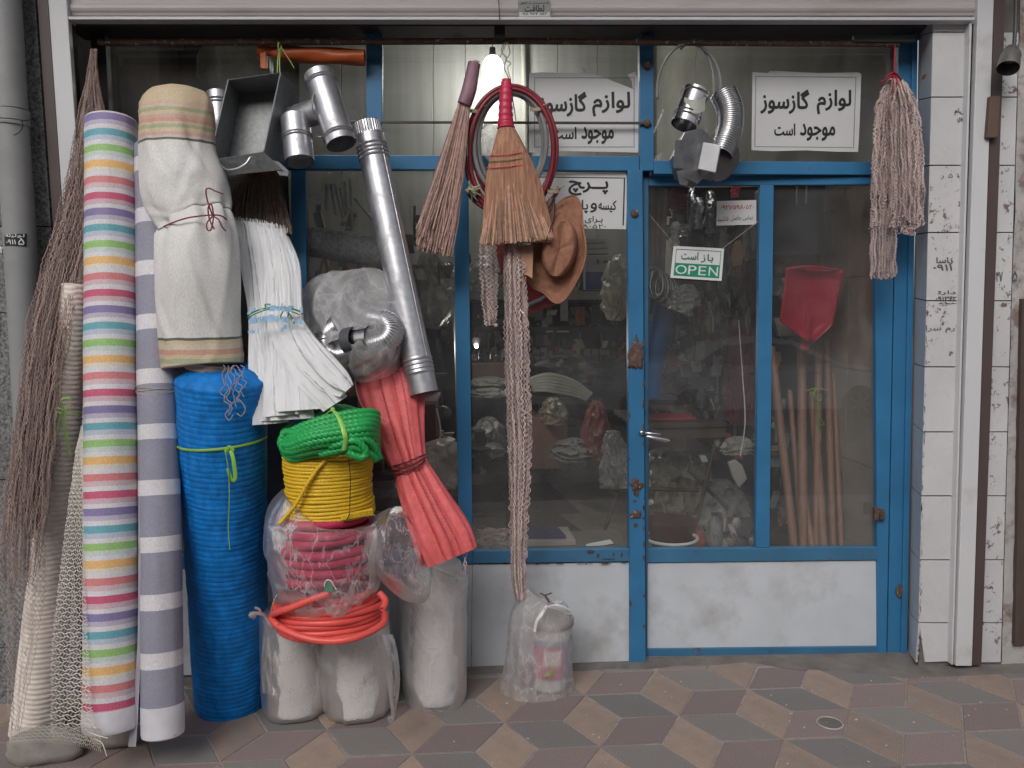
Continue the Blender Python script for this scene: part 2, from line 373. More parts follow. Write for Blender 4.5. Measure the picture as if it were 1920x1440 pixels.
# white wall tile with scuffs
def walltile(name, scuff):
    m, nt, b = newmat(name); oi = nd(nt, 'ShaderNodeObjectInfo')
    n = noise_node(nt, 2.2, 5, .6); a = ramp(nt, n.outputs[0], [(.3, (.52, .515, .53)), (.7, (.64, .63, .64))]).outputs[0]
    v1 = noise_node(nt, 5, 9, .7); v1.inputs['Distortion'].default_value = 2.5
    s1 = ramp(nt, v1.outputs[0], [(.488, (0, 0, 0)), (.498, (.35,)*3), (.508, (0, 0, 0))]); a = mix(nt, a, (.36, .36, .38), s1.outputs[0])
    v2 = noise_node(nt, 26, 7, .75); s2 = ramp(nt, v2.outputs[0], [(scuff, (0, 0, 0)), (scuff+.03, (1, 1, 1))]); a = mix(nt, a, (.17, .13, .12), s2.outputs[0])
    nt.links.new(a, b.inputs['Base Color']); b.inputs['Roughness'].default_value = .28
    return m
M_wt = walltile('white_wall_tile', .70); M_wt2 = walltile('scuffed_wall_tile', .585)

# ================================================================== ground and street
mb = MB(); mb.box(-9, 9, -2.7, .25, -.25, -.0035); pavement = struct('pavement', mb, M_grout)
s_ = .2167; sx = .1875*2; star0 = V((.411, -.289, 0))
def rhomb_mesh(k, m_):
    d0 = V((math.cos(rad(60*k)), math.sin(rad(60*k)), 0))*s_; d1 = V((math.cos(rad(60*k+60)), math.sin(rad(60*k+60)), 0))*s_
    c = (d0+d1)/2; q = [V((0, 0, 0)), d0, d0+d1, d1]; g = []
    for p in q:
        r_ = p-c; g.append(c+r_*(1-.0042/(s_*.5)*(1.0 if r_.length < s_*.6 else .62)))
    b_ = MB(); top = [p+V((0, 0, -.0015)) for p in g]; inn = [c+(p-c)*.975 for p in g]
    n_ = 4; vs = [p+V((0, 0, -.012)) for p in g]+top+inn
    b_.add(vs, [(i, (i+1) % 4, (i+1) % 4+4, i+4) for i in range(4)]+[(i+4, (i+1) % 4+4, (i+1) % 4+8, i+8) for i in range(4)]+[(8, 9, 10, 11)])
    me = bpy.data.meshes.new('paving_tile'); me.from_pydata([tuple(p) for p in b_.v], [], b_.f); me.materials.append(m_); me.update(); return me
rm = [rhomb_mesh(0, M_t_mar), rhomb_mesh(1, M_t_tan), rhomb_mesh(2, M_t_grey)]
po = V(pavement['_o']); nt_ = 0
for i in range(-12, 13):
    for j in range(-12, 13):
        A = star0+V(((i+j)*.3247, (i-j)*.1875, 0))
        if not (-2.35 < A.x < 2.75 and -1.75 < A.y < .12): continue
        for k in range(3):
            a_ = rad(60*k+30); c = A+V((math.cos(a_), math.sin(a_), 0))*s_*.866
            if c.y > .02 or c.y < -1.6: continue
            o = bpy.data.objects.new('paving_tile', rm[k]); C.objects.link(o); o.parent = pavement
            o.location = A-po+V((R.uniform(-.0015, .0015), R.uniform(-.0015, .0015), R.uniform(-.0012, .0008))); o.rotation_euler = (R.uniform(-.006, .006), R.uniform(-.006, .006), R.uniform(-.006, .006)); nt_ += 1
print('tiles', nt_)
# cement strip along the shop front, ragged edge
mb = MB(); n = 90; vs = []
for i in range(n+1):
    x = lerp(-1.9, 2.6, i/n); e = (-.075 if x < 1.15 else lerp(-.075, -.25, min(1, (x-1.15)/.6)))+.03*nz(x*4, 3)+.012*nz(x*22, 1)
    vs += [V((x, e, .0)), V((x, min(e+.02, .1), .005+.002*nz(x*9, 5))), V((x, .2, .007))]
mb.add(vs, [(i*3+a, i*3+3+a, i*3+4+a, i*3+1+a) for i in range(n) for a in (0, 1)]); struct('cement_strip', mb, M_cement, smooth=True)
mb = MB(); mb.box(-9, 9, -2.95, -2.701, -.5, .0); struct('kerb', mb, M_concrete, bevel=.01)
mb = MB(); q = [V((-60, -2.94, -.16)), V((60, -2.94, -.16)), V((60, -8.5, -.47)), V((-60, -8.5, -.47)), V((60, -13.5, -.47)), V((-60, -13.5, -.47))]
mb.add(q, [(0, 3, 2, 1), (3, 5, 4, 2)]); struct('road', mb, M_asphalt)
mb = MB(); mb.box(-60, 60, -60, -13.45, -.9, -.33); struct('far_pavement', mb, M_concrete)
mb = MB(); mb.box(-60, 60, -60, 60, -1.2, -.95); struct('ground', mb, M_asphalt)
# house row across the street (seen as the dim reflection in the glass)
M_bld = mat('street_house_render', (.30, .28, .25), .9, var=.15); M_bld2 = mat('street_house_brick', (.22, .14, .10), .9, var=.2)
M_win = mat('dark_window', (.03, .035, .04), .15)
for hi, (x0, x1, h, m_, lab) in enumerate([(-17, -6.2, 9.0, M_bld2, 'brown brick house across the street'), (-6, 4.6, 9.6, M_bld, 'pale rendered three storey house across the street'), (4.8, 16, 8.9, M_bld2, 'lower brown house on the right across the street')]):
    t = thing('street_house', lab, 'house', (0.5*(x0+x1), -16, -.33)); mb = MB(); mb.box(x0, x1, -24, -16, -.33, h); link('wall', mb, m_, t)
    for fl in range(3):
        z = .4+fl*2.4
        if z+1.5 > h: continue
        for k in range(4):
            xc = lerp(x0, x1, (k+.5)/4); mb = MB(); mb.box(xc-.7, xc+.7, -16.05, -15.97, z, z+1.4); link('window', mb, M_win, t)
    mb = MB(); mb.box(x0-.1, x1+.1, -24, -15.7, h+.002, h+.2); link('roof', mb, M_concrete, t)

# ================================================================== the shop building
bld = thing('shop_building', 'shop building with granite wall on the left and white tiled pillar on the right', 'building', (0, 0, 0))
YF = -.17
wallx0 = P(93, 700, YF).x
# masonry left: slabs of granite
mb = MB(); mb.box(-5, P(72, 0, YF).x+.02, YF+.02, 4.4, -.2, 3.3); link('side_wall', mb, M_cement, bld)
slv = [(-60, 425), (425, 587), (587, 900), (900, 1215), (1215, 1520)]
for i, (v0, v1) in enumerate(slv):
    ur = lambda v: 68+v*.069
    mb = MB(); mb.slab([(-60, v0+1), (ur(v0)-2, v0+1), (ur(v1)-2, v1-1), (-60, v1-1)], YF-.012, YF+.015); link('granite_slab', mb, M_granite, bld, bevel=.002)
    mb = MB(); mb.slab([(-700, v0+1), (-63, v0+1), (-63, v1-1), (-700, v1-1)], YF-.012, YF+.015); link('granite_slab', mb, M_granite, bld, bevel=.002)
# upper wall, and an unseen slab added to shade the top of the front
mb = MB(); mb.box(-5, 6, -.15, .1, 2.86, 6.5); link('upper_wall', mb, M_plaster, bld)
mb = MB(); mb.box(-5, 6, -.80, -.151, 3.2, 3.36); link('shading_slab', mb, M_concrete, bld)
# right pillar
uc = lambda v: 1751-.0245*v      # outer corner of the reveal
ufr = lambda v: 1722-.018*v      # reveal meets the frame
uch = lambda v: 1821-.0285*v     # tile front ends at the shutter channel
mb = MB(); pr = lambda v: [P(ufr(v)+3, v, .0), P(uc(v)+1, v, YF+.012), P(2150, v, YF+.012), P(2150, v, .2), P(ufr(v)+3, v, .2)]
mb.add(pr(-60)+[V((p.x, p.y, -.02)) for p in pr(1262)], [(0, 1, 2, 3, 4), (9, 8, 7, 6, 5)]+[(i, i+5, (i+1) % 5+5, (i+1) % 5) for i in range(5)]); link('pillar_core', mb, M_cement, bld)
jv = [-60, 60, 182, 310, 436, 564, 688, 810, 930, 1050, 1168, 1243]
for i in range(len(jv)-1):
    v0, v1 = jv[i]+1.1, jv[i+1]-1.1
    cut = i == len(jv)-2
    a = [(uc(v0)+1.5, v0), (uch(v0), v0), (uch(v1), v1-2*cut), (uc(v1)+(14 if cut else 1.5), v1)]
    mb = MB(); mb.slab(a, YF, YF+.010); link('wall_tile', mb, M_wt2 if i in (3, 4, 5) else M_wt, bld, label='white wall tile scuffed with paint and glue' if i in (3, 4, 5) else None, bevel=.0012)
    k0 = -1 if i else 0; Yi = -.004
    w0 = v0*.99 + 8*(v0 < 500) - 10*(v0 > 700); w1 = v1*.99 + 8*(v1 < 500) - 10*(v1 > 700)
    a = [P(ufr(w0)+1.5, w0, Yi), P(uc(v0)-.5, v0, YF-.001), P(uc(v1)-.5-(3 if cut else 0), v1, YF-.001), P(ufr(w1)+1.5, w1, Yi)]
    b = [p+V((.012, .004, 0)) for p in a]; mb = MB(); mb.hexa(a, b); link('reveal_tile', mb, M_wt, bld)
# beyond the shutter rail: narrow tiles, then peeling plaster
ur2 = lambda v: 1884-.0345*v; ue = lambda v: 1912-.0285*v
for i in range(1, len(jv)-1):
    v0, v1 = jv[i]+1, jv[i+1]-1
    mb = MB(); mb.slab([(ur2(v0)-4, v0), (ue(v0), v0), (ue(v1), v1), (ur2(v1)-4, v1)], YF, YF+.010); link('wall_tile', mb, M_wt2, bld, bevel=.0012)
mb = MB(); at = lambda i, j: None
nr, nc = 60, 14; vs = []
for j in range(nr+1):
    v = lerp(-40, 1248, j/nr)
    for i in range(nc+1):
        u = ue(v)+1.5+i/nc*60; p = P(u, v, YF); p.y += .001-.010*max(0, nz(p.x*9, p.z*6, 2))-.004*nz(p.x*40, p.z*30, 4)
        if v > 700: p.x += 0
        vs.append(p)
mb.add(vs, [(j*(nc+1)+i, j*(nc+1)+i+1, (j+1)*(nc+1)+i+1, (j+1)*(nc+1)+i) for j in range(nr) for i in range(nc)]); link('peeling_plaster', mb, M_plaster, bld, smooth=True)
mb = MB(); mb.slab([(1917, 560), (1990, 560), (1990, 1210), (1903, 1210)], YF-.02, YF+.02); link('wooden_board', mb, M_darkwood, bld, label='brown board at the far right edge of the wall')
# orange sticker and stencilled scribbles on the pillar tiles
mb = MB(); mb.slab([(1737, 137), (1745, 130), (1744, 147), (1728, 151)], [-.085, -.135, -.135, -.045], -.02)
a = [P(1729, 150, -.052), P(1731, 138, -.06), P(1745, 130, -.148), P(1744, 146, -.142)]
mb = MB(); mb.hexa(a, [p+V((.003, .001, 0)) for p in a]); a = [p+V((-.0035, -.002, 0)) for p in a]; mb = MB(); mb.hexa(a, [p+V((.002, .001, 0)) for p in a])
single('sticker', mb, mat('orange_sticker', (.55, .16, .04), .6), 'torn orange sticker on the pillar tile edge beside the hanging mop', 'sticker')
mb = MB()
def scrib(text, u0, v0, u1, v1, Y=YF-.0015, bold=.02): ink(mb, text, (0, 0, 1, 1), sheet_at([(u0, v0), (u1, v0), (u1, v1), (u0, v1)], Y), bold)
scrib('\u06F5\u06F4\u06F7', 1898, 508, 1935, 528); scrib('\u06F4\u06F7', 1868, 510, 1880, 528)
scrib('\uFE8D\uFEB3\uFE8E\uFEAF', 1756, 483, 1786, 496, bold=.05); scrib('\u06F0\u06F9\u06F1\u06F1', 1750, 496, 1785, 507, bold=.04)
scrib('\uFE97\uFEAD\uFE8D\uFEA9', 1758, 545, 1792, 553, bold=.05); scrib('\u06F0\u06F9\u06F1\u06F3\u06F6\u06F2', 1755, 556, 1793, 564, bold=.05); scrib('\uFE91\uFE8E\uFEAE', 1760, 566, 1794, 570, bold=.08)
scrib('\uFEE1\uFE8E\uFEF0', 1790, 203, 1810, 216, bold=.04); scrib('\uFEF1\uFEEE\uFEF0', 1795, 220, 1811, 230, bold=.03)
scrib('\uFEAD \u06F5 \u0661', 1763, 325, 1798, 336, bold=.0); scrib('\uFE8D\uFEAD\uFEB3 \uFEE1\uFEAD', 1736, 610, 1790, 624, bold=-.005)
link('stencilled_writing', mb, M_inkgrey, bld, kind='stuff')

# ================================================================== roller shutter: rails, curtain, latch
sh = thing('roller_shutter', 'rolled up white aluminium roller shutter with side rails and pinkish slats above the shop front', 'shutter', P(960, 20, -.2))
lr = lambda v: 90+.0695*v
def band(u0f, u1f, Yf, Yb, v0=-90, v1=1252, n=3):
    m_ = MB(); vv = [lerp(v0, v1, i/n) for i in range(n+1)]
    for i in range(n): m_.slab([(u0f(vv[i]), vv[i]), (u1f(vv[i]), vv[i]), (u1f(vv[i+1]), vv[i+1]), (u0f(vv[i+1]), vv[i+1])], Yf, Yb)
    return m_
vl = 1400
link('side_rail', band(lambda v: lr(v), lambda v: lr(v)+35, -.215, -.155, v1=vl, n=1), M_alu, sh, bevel=.003)
link('brown_strip', band(lambda v: lr(v)-20, lambda v: lr(v)-.5, -.205, -.16, v1=vl, n=1), M_brown, sh)
link('side_rail', band(lambda v: 1834-.033*v, lambda v: 1864-.033*v, -.215, -.155, v1=1249, n=1), M_alu, sh, bevel=.003)
link('brown_strip', band(lambda v: 1864.5-.033*v, lambda v: 1885-.036*v, -.205, -.16, v1=1247, n=1), M_brown, sh)
link('guide_channel', band(lambda v: 1824-.0295*v, lambda v: 1834-.0335*v, -.19, -.16, v0=45, v1=1247, n=1), M_black, sh)
link('channel_lip', band(lambda v: 1819.5-.0285*v, lambda v: 1823.5-.0295*v, -.20, -.16, v0=45, v1=1246, n=1), M_alu, sh)
link('guide_channel', band(lambda v: lr(v)+35.5, lambda v: lr(v)+42, -.19, -.16, v0=45, v1=vl, n=1), M_black, sh)
link('hinge_box', MB().slab([(1857, 180), (1876, 180), (1872, 258), (1851, 258)], -.235, -.205), mat('rusted_brown_box', (.12, .075, .06), .7, dirt=((.2, .07, .04), .5, .7, 9)), sh, bevel=.003)
for k, (v0, v1, Yk) in enumerate([(-95, -48, -.19), (-46, -1.5, -.195), (0, 29, -.20)]):
    mb = MB(); n = 6
    for i in range(n):
        a0, a1 = i/n, (i+1)/n; bow = lambda a: Yk+.012*math.cos(math.pi*a)**2
        q = [P(128, lerp(v0, v1, a0), bow(a0)), P(1828, lerp(v0, v1, a0), bow(a0)), P(1828, lerp(v0, v1, a1), bow(a1)), P(128, lerp(v0, v1, a1), bow(a1))]
        mb.hexa(q, [p+V((0, .02, 0)) for p in q])
    link('slat', mb, M_alu_pink, sh, smooth=True)
link('bottom_bar', MB().slab([(128, 30.5), (1828, 32), (1828, 38), (128, 36.5)], -.215, -.165), M_alu, sh, bevel=.002)
link('latch', MB().slab([(927, 42), (947, 42), (947, 72), (927, 72)], -.15, -.13), M_black, sh, bevel=.003)
link('latch_cap', MB().slab([(935.5, 32), (938, 32), (947, 42), (927, 42)], -.15, -.14), M_black, sh)
mb = MB(); mb.tube(pxpath([(934, -40, -.225), (935, 0, -.225), (937, 34, -.222), (936, 42, -.155)], 12), .0016, 5); link('pull_cord', mb, M_black, sh)
single('lintel', MB().slab([(120, 37), (1836, 38), (1834, 50), (122, 49)], -.10, .06), M_steel_dark, 'dark steel lintel running across the top of the opening under the shutter', 'lintel')
# sticker with phone number on the slat
at = sheet_at([(971, 1), (1032, 0), (1033, 32), (972, 33)], -.2035)
t = thing('phone_sticker', 'small grey printed sticker with a phone number on the shutter slat', 'sticker', at(.5, 1))
mb = MB(); q = [at(0, 0), at(1, 0), at(1, 1), at(0, 1)]; mb.hexa(q, [p+V((0, .002, 0)) for p in q]); link('backing', mb, mat('grey_sticker', (.28, .28, .28), .5), t)
mb = MB(); q = [at(.03, .7, -.0006), at(.96, .7, -.0006), at(.96, .93, -.0006), at(.03, .93, -.0006)]; mb.hexa(q, [p+V((0, .0004, 0)) for p in q]); link('white_field', mb, M_paper, t)
mb = MB(); ink(mb, '\uFE96\uFED3\uFE8E\uFEC4\uFEDF', (.2, .3, .8, .66), lambda x, y: at(x, y, -.0012), .03)
ink(mb, '\u06F0\u06F9\u06F1\u06F1 \u06F9\u06F3\u06F4 \u06F1\u06F1\u06F6\u06F3', (.1, .72, .9, .88), lambda x, y: at(x, y, -.0016), .01)
ink(mb, '\uFEAE\uFEEB\uFE8E\uFED3 \uFEAD\uFE8E \uFE96\uFEB4\uFEE7\uFEB3\uFEAE\uFED3', (.06, .08, .94, .24), lambda x, y: at(x, y, -.0012), .02); link('lettering', mb, M_ink, t)
for a in ((0, 0, 1, .03), (0, .95, 1, .98), (0, 0, .015, .98), (.98, 0, .995, .98)):
    pass

# ================================================================== steel shop front and door
sf = thing('steel_storefront', 'blue painted steel shop front with glass panes, white lower panels and a glazed door', 'shopfront', P(900, 1250, 0))
def bar(name, px, Yf=-.02, Yb=.02, m_=None, **k): return link(name, MB().slab(px, Yf, Yb), m_ or M_blue, sf, bevel=.0025, **k)
bar('post', [(686, 49), (717, 49), (716, 291), (688, 291)])
bar('post', [(1199, 49), (1226, 49), (1226, 320), (1200, 320)])
bar('post', [(849, 319), (878, 319), (886.4, 1057.5), (861.1, 1058)], -.018)
bar('post', [(1177, 319), (1205, 319), (1211, 1248), (1181, 1248)], -.024)
bar('post', [(545, 319), (573, 319), (578.4, 1061), (551.6, 1062)], -.018)
bar('post', [(1690-4, 49), (1717, 49), (1698, 1231), (1664, 1231)], -.022, .02)
bar('post', [(1712, 49), (1722, 49), (1701, 1231), (1690, 1231)], -.034, -.010)
bar('post', [(168, 49), (196, 49), (258, 1275), (232, 1275)], -.02, m_=M_steel_dark)
bar('transom', [(200, 289), (1199, 293), (1199, 320), (200, 315)], -.021)
bar('transom', [(1226.5, 301), (1690, 304), (1690, 328), (1226.5, 326)], -.03)
bar('sill_rail', [(886.5, 1033), (1180, 1029), (1180, 1053), (886.5, 1057)], -.021, m_=M_blue_old)
bar('sill_rail', [(578.5, 1036), (861, 1033.5), (861, 1058), (578.5, 1061)], -.021, m_=M_blue_old)
bar('sill_rail', [(250, 1042), (551.5, 1037), (551.5, 1062), (250, 1068)], -.021, m_=M_blue_old)
bar('security_rod', [(650, 226), (1222, 228), (1222, 233), (650, 231)], -.034, -.027, M_steel_dark)
bar('top_rail', [(200, 49), (1690, 50), (1690, 56), (200, 55)], -.012, .01, M_steel_dark)
bar('door_rebate', [(1196, 310), (1218, 310), (1216, 1242), (1200, 1242)], .056, .075, M_blue_old)
bar('door_rebate', [(1640, 310), (1700, 310), (1690, 1236), (1655, 1236)], .012, .03, M_blue_old)
# lower panels
for px in ([(886, 1059), (1179.5, 1054.5), (1180, 1246), (884, 1256)], [(560, 1062), (885, 1059), (883, 1257), (560, 1266)], [(255, 1069), (559, 1062), (559, 1266), (262, 1276)]):
    bar('lower_panel', px, -.010, .01, M_white_panel)
bar('threshold', [(262, 1268), (1181, 1244), (1181, 1262), (262, 1290)], -.012, .02, M_steel_dark)
for u, v in ((1214, 122), (1190, 400), (1213, 230), (703, 227), (1213, 70)):
    mb = MB(); c = P(u, v, -.03); mb.lathe(c+V((0, .008, 0)), c-V((0, .008, 0)), [(0, .016), (.6, .015), (.9, .008), (1, .003)], 14); link('bolt', mb, M_rust, sf, smooth=True)
for (u, v, w, h) in ((1192, 668, 14, 26), (1193, 910, 10, 14), (1192, 965, 10, 7)):
    mb = MB(); c = P(u, v, -.026); mb.ball(c, 1, 30, 20, disp=lambda d: .9*nz(d.x*2.4, d.z*2.4, u)+.3*nz(d.x*7, d.z*7, u), sc3=(w*S(0), .006, h*S(0))); link('rust_scab', mb, M_rust, sf, smooth='all')
# panes
def pane(px, Y=.004): link('glass_pane', MB().slab(px, Y, Y+.0001).__class__().add([P(u, v, y) for (u, v), y in zip(px, Y if isinstance(Y, (list, tuple)) else [Y]*4)], [(0, 1, 2, 3)]), M_glass, sf)
pane([(195, 45), (690, 45), (690, 300), (195, 300)]); pane([(714, 45), (1202, 45), (1202, 300), (714, 300)]); pane([(1224, 45), (1715, 45), (1715, 308), (1224, 308)])
pane([(195, 310), (548, 310), (555, 1045), (240, 1050)]); pane([(570, 312), (852, 312), (864, 1042), (574, 1045)]); pane([(874, 312), (1180, 312), (1184, 1038), (883, 1040)])
# door, ajar inwards by a few centimetres at its handle side
dy = lambda u: lerp(.046, .0, (u-1205)/(1648-1205))
door = thing('door', '', '', (0, 0, 0), parent=sf); del_ = [door.pop(k) for k in ('label', 'category') if k in door]
def dbar(name, px, off=-.022, th=.03, m_=None):
    a = [P(u, v, dy(u)+off) for u, v in px]; return link(name, MB().hexa(a, [p+V((0, th, 0)) for p in a]), m_ or M_blue, door, bevel=.002)
dbar('door_stile', [(1205.5, 330), (1216, 330), (1214, 1236), (1211.5, 1236)], m_=M_blue_old)
dbar('door_stile', [(1640, 330), (1679, 330), (1662, 1231), (1646, 1231)])
dbar('door_mullion', [(1425, 347), (1451, 347), (1443, 1027), (1417, 1027)], -.021)
dbar('door_top_rail', [(1216, 329), (1640, 331), (1640, 346), (1216, 348)], -.018)
dbar('door_rail', [(1214.5, 1029), (1645.5, 1026), (1646, 1050), (1214, 1055)], -.020, m_=M_blue_old)
dbar('door_bottom_rail', [(1214, 1217), (1645.5, 1212), (1646, 1232), (1214, 1238)], -.020, m_=M_blue_old)
dbar('door_panel', [(1214, 1055.5), (1645.5, 1050.5), (1645.5, 1211.5), (1214, 1216.5)], -.010, .015, M_white_panel)
for px in ([(1212, 344), (1428, 344), (1422, 1032), (1212, 1032)], [(1446, 344), (1645, 344), (1648, 1030), (1440, 1030)]):
    link('door_pane', MB().add([P(u, v, dy(u)+.004) for u, v in px], [(0, 1, 2, 3)]), M_glass, door)
mb = MB(); mb.tube(path([P(1203, 811, -.035), P(1214, 812, -.055), P(1232, 814, -.06), P(1238, 815, -.058)], 10), .0045, 10); mb.tube(path([P(1212, 818, -.07), P(1230, 822, -.078), P(1255, 827, -.075)], 10), lambda t: .0075 if 0 < t < 1 else .005, 10)
mb.ball(P(1203, 811, -.03), .012, 12, 8); link('handle', mb, mat('chrome', (.6, .6, .62), .2, metal=1), door, smooth=True)
mb = MB(); mb.slab([(1640, 952), (1650, 952), (1649, 976), (1640, 976)], -.05, -.03); mb.slab([(1650, 955), (1660, 955), (1660, 975), (1650, 975)], -.045, -.03); link('hinge', mb, M_rust, door, bevel=.003)
mb = MB(); c = P(1690, 1108, -.03); mb.ball(c, 1, 12, 8, disp=lambda d: .25*nz(d.x*3, d.z*3), sc3=(.024, .004, .03)); link('rust_patch', mb, M_rust, sf, smooth='all')
# iron pipe for hanging goods
mb = MB(); mb.tube([P(185, 80, -.11), P(960, 77, -.11), P(1685, 83, -.11)], .0125, 12); t = thing('hanging_rail', 'rusty iron pipe across the top of the shop front holding the hung goods', 'rail', P(960, 88, -.11)); link('pipe', mb, M_rust, t, smooth=True)
mb = MB(); mb.slab([(1602, 66), (1716, 66), (1716, 78), (1602, 78)], -.13, -.11); link('bracket', mb, M_steel_dark, t)

# ================================================================== the room behind the glass
X0, X1, YB, ZC = -2.8, 1.74, 4.25, 4.6
struct('interior_floor', MB().box(X0-.1, X1+.1, .02, YB+.1, -.1, .006), M_infloor)
struct('interior_ceiling', MB().box(X0-.1, X1+.1, .1, YB+.1, ZC, ZC+.1), M_inwall)
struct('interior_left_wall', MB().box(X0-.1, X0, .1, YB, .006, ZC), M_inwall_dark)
iw = struct('interior_right_wall', MB().box(X1, X1+.1, .03, YB, .006, ZC), M_inwall)
struct('interior_back_wall', MB().box(X0, X1, YB, YB+.1, .006, ZC), M_inwall)
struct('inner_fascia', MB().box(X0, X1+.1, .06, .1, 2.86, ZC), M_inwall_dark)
yy = [.035, .33, .63, .93, 1.23, 1.53]; zz = [.006, .42, .80, 1.22, 1.64, 2.06]
for i in range(5):
    for j in range(5):
        b_ = MB().box(X1-.008, X1-.0005, yy[i]+.0015, yy[i+1]-.0015, zz[j]+.0015, zz[j+1]-.0015); link('wall_tile', b_, M_intile if j < 3 else mat('tan_wall_tile', (.36, .28, .23), .3) if (i, j) == (0, 3) else bpy.data.materials['tan_wall_tile'], iw)
# low step at the back, and ribbed sheet cladding on the back wall above the shelves
struct('back_step', MB().box(X0, X1, 3.55, YB-.001, .006, .10), M_infloor)
cl = thing('wall_cladding', 'pale ribbed sheet cladding on the back wall around the bare bulb', 'cladding', P(960, 300, 4.2))
us = [560, 640, 717, 812, 872, 962, 1046, 1120, 1205]
for k in range(len(us)-1):
    q = [P(us[k]+.4, -30, 4.2), P(us[k+1]-.4, -30, 4.2), P(us[k+1]-.4, 548, 4.2), P(us[k]+.4, 548, 4.2)]; link('cladding_panel', MB().hexa(q, [p+V((0, .03, 0)) for p in q]), M_clad, cl, bevel=.003)
mb = MB(); mb.tube([P(980, 40, 4.14), P(985, 280, 4.14)], .02, 8); link('drop_pipe', mb, M_inwall, cl, smooth=True)
# bare bulb
lb = thing('bare_bulb', 'glaring bare bulb hanging under the ceiling behind the brooms', 'lamp', P(922, 140, 3.6))
c = P(924, 128, 3.75)
M_bulb = emit('lit_bulb', (1, .97, .9), 22)
mb = MB(); mb.ball(c, .09, 20, 14, sc3=(1, 1, 1.2)); link('bulb', mb, M_bulb, lb, smooth='all')
mb = MB(); mb.lathe(c+V((0, 0, .09)), c+V((0, 0, .17)), [(0, .03), (1, .025)], 12); link('socket', mb, M_black, lb)
mb = MB(); mb.tube([c+V((0, 0, .17)), V((c.x, c.y, ZC))], .004, 6); link('cable', mb, M_black, lb)
pl = bpy.data.lights.new('bulb_light', 'POINT'); pl.energy = 36; pl.color = (1, .95, .86); pl.shadow_soft_size = .08
po_ = bpy.data.objects.new('bulb_light', pl); C.objects.link(po_); po_.location = c+V((0, .02, -.11))-V(lb['_o']); po_.parent = lb
# small second lamp low in the room
c = P(893, 650, 2.2)
t = thing('small_lamp', 'small bright lamp low in the dark room right of the blue post', 'lamp', c); mb = MB(); mb.ball(c, .011, 12, 8); link('bulb', mb, M_bulb, t, smooth='all')
mb = MB(); mb.lathe(c+V((0, .01, .01)), c+V((0, .05, .04)), [(0, .02), (1, .03)], 12); link('socket', mb, M_black, t)
pl2 = bpy.data.lights.new('small_lamp_light', 'POINT'); pl2.energy = 9; pl2.color = (1, .95, .88); pl2.shadow_soft_size = .03
po2 = bpy.data.objects.new('small_lamp_light', pl2); C.objects.link(po2); po2.location = P(893, 650, 2.2)+V((0, -.05, 0))-V(t['_o']); po2.parent = t
c = P(1637, 378, .6)
t = thing('hanging_bulb', 'small lit bulb on a black wire beside the string mop', 'lamp', c); mb = MB(); mb.ball(c, .010, 12, 8, sc3=(1, 1, 1.5)); link('bulb', mb, emit('small_lit_bulb', (.95, 1, .95), 7), t, smooth='all')
mb = MB(); mb.lathe(c-V((0, 0, .014)), c-V((0, 0, .045)), [(0, .012), (1, .009)], 12); link('socket', mb, M_white, t)
mb = MB(); mb.tube(pxpath([(1636, 398, .6), (1628, 440, .6), (1615, 480, .6), (1606, 500, .6), (1590, 503, .6), (1565, 515, .6)], 30), .0022, 5); mb.tube(pxpath([(1596, 508, .6), (1600, 496, .6), (1612, 494, .6), (1617, 505, .6), (1604, 508, .6)], 20), .0025, 5); link('wire', mb, M_black, t)

M_chip = mat('bare_rusty_chip', (.09, .05, .04), .8, var=.4, vscale=40)
mb = MB(); rr = random.Random(31)
def chip(u, v, w, h, Y): 
    n_ = 9; pts = [P(u+w*math.cos(a_)*rr.uniform(.5, 1.1), v+h*math.sin(a_)*rr.uniform(.5, 1.1), Y) for a_ in [i/n_*6.283 for i in range(n_)]]; mb.add(pts, [tuple(range(n_-1, -1, -1))])
for k in range(26): u = rr.choice([1179, 1209, 1207, 1208])+rr.uniform(-1, 1); v = rr.uniform(640, 1200); chip(lerp(1179, 1182, (v-600)/600) if u < 1190 else 1207, v, rr.uniform(1, 3), rr.uniform(2, 9), -.0255)
for k in range(20): chip(rr.uniform(890, 1175), 1056+rr.uniform(-2, 1.5), rr.uniform(3, 12), rr.uniform(.8, 2), -.0222)
for u, v, w, h in ((1107, 1034, 8, 4), (1122, 1041, 3, 6), (1140, 1048, 16, 1.2), (1150, 1040, 2, 5), (1166, 1040, 2, 6), (1192, 985, 6, 5), (1190, 940, 5, 3)): chip(u, v, w, h, -.0255)
link('paint_chips', mb, M_chip, sf, kind='stuff')

# chipped tile corner, litter on the pavement
mb = MB(); rr = random.Random(41)
for k in range(70):
    v = rr.uniform(560, 1238); u = uc(v)+rr.uniform(-1, 2); w, h = rr.uniform(1, 4)*(2 if v > 1180 else 1), rr.uniform(2, 9); n_ = 8; f = lambda uu: (YF-.0022) 
    pts = [P(u+abs(w*math.cos(a_))*rr.uniform(.4, 1.1)-.5, v+h*math.sin(a_)*rr.uniform(.6, 1.1), f(u)) for a_ in [i/n_*6.283 for i in range(n_)]]; mb.add(pts, [tuple(range(n_-1, -1, -1))])
link('chipped_corner', mb, M_cement, bld, kind='stuff')
mb = MB()
for k in range(60):
    c = G(rr.uniform(820, 1900), rr.uniform(1262, 1436), .002); s = rr.uniform(.0015, .005); a_ = rr.uniform(0, 3); d = V((math.cos(a_), math.sin(a_), 0))*s; e = V((-d.y, d.x, 0))*rr.uniform(.3, .9)
    mb.add([c-d-e, c+d-e*.6, c+d*.7+e+V((0, 0, .002)), c-d+e*.8], [(0, 1, 2, 3)])
single('litter', mb, mat('pale_litter', (.55, .52, .48), .8), 'tiny pale scraps scattered over the pavement tiles', 'litter', kind='stuff')
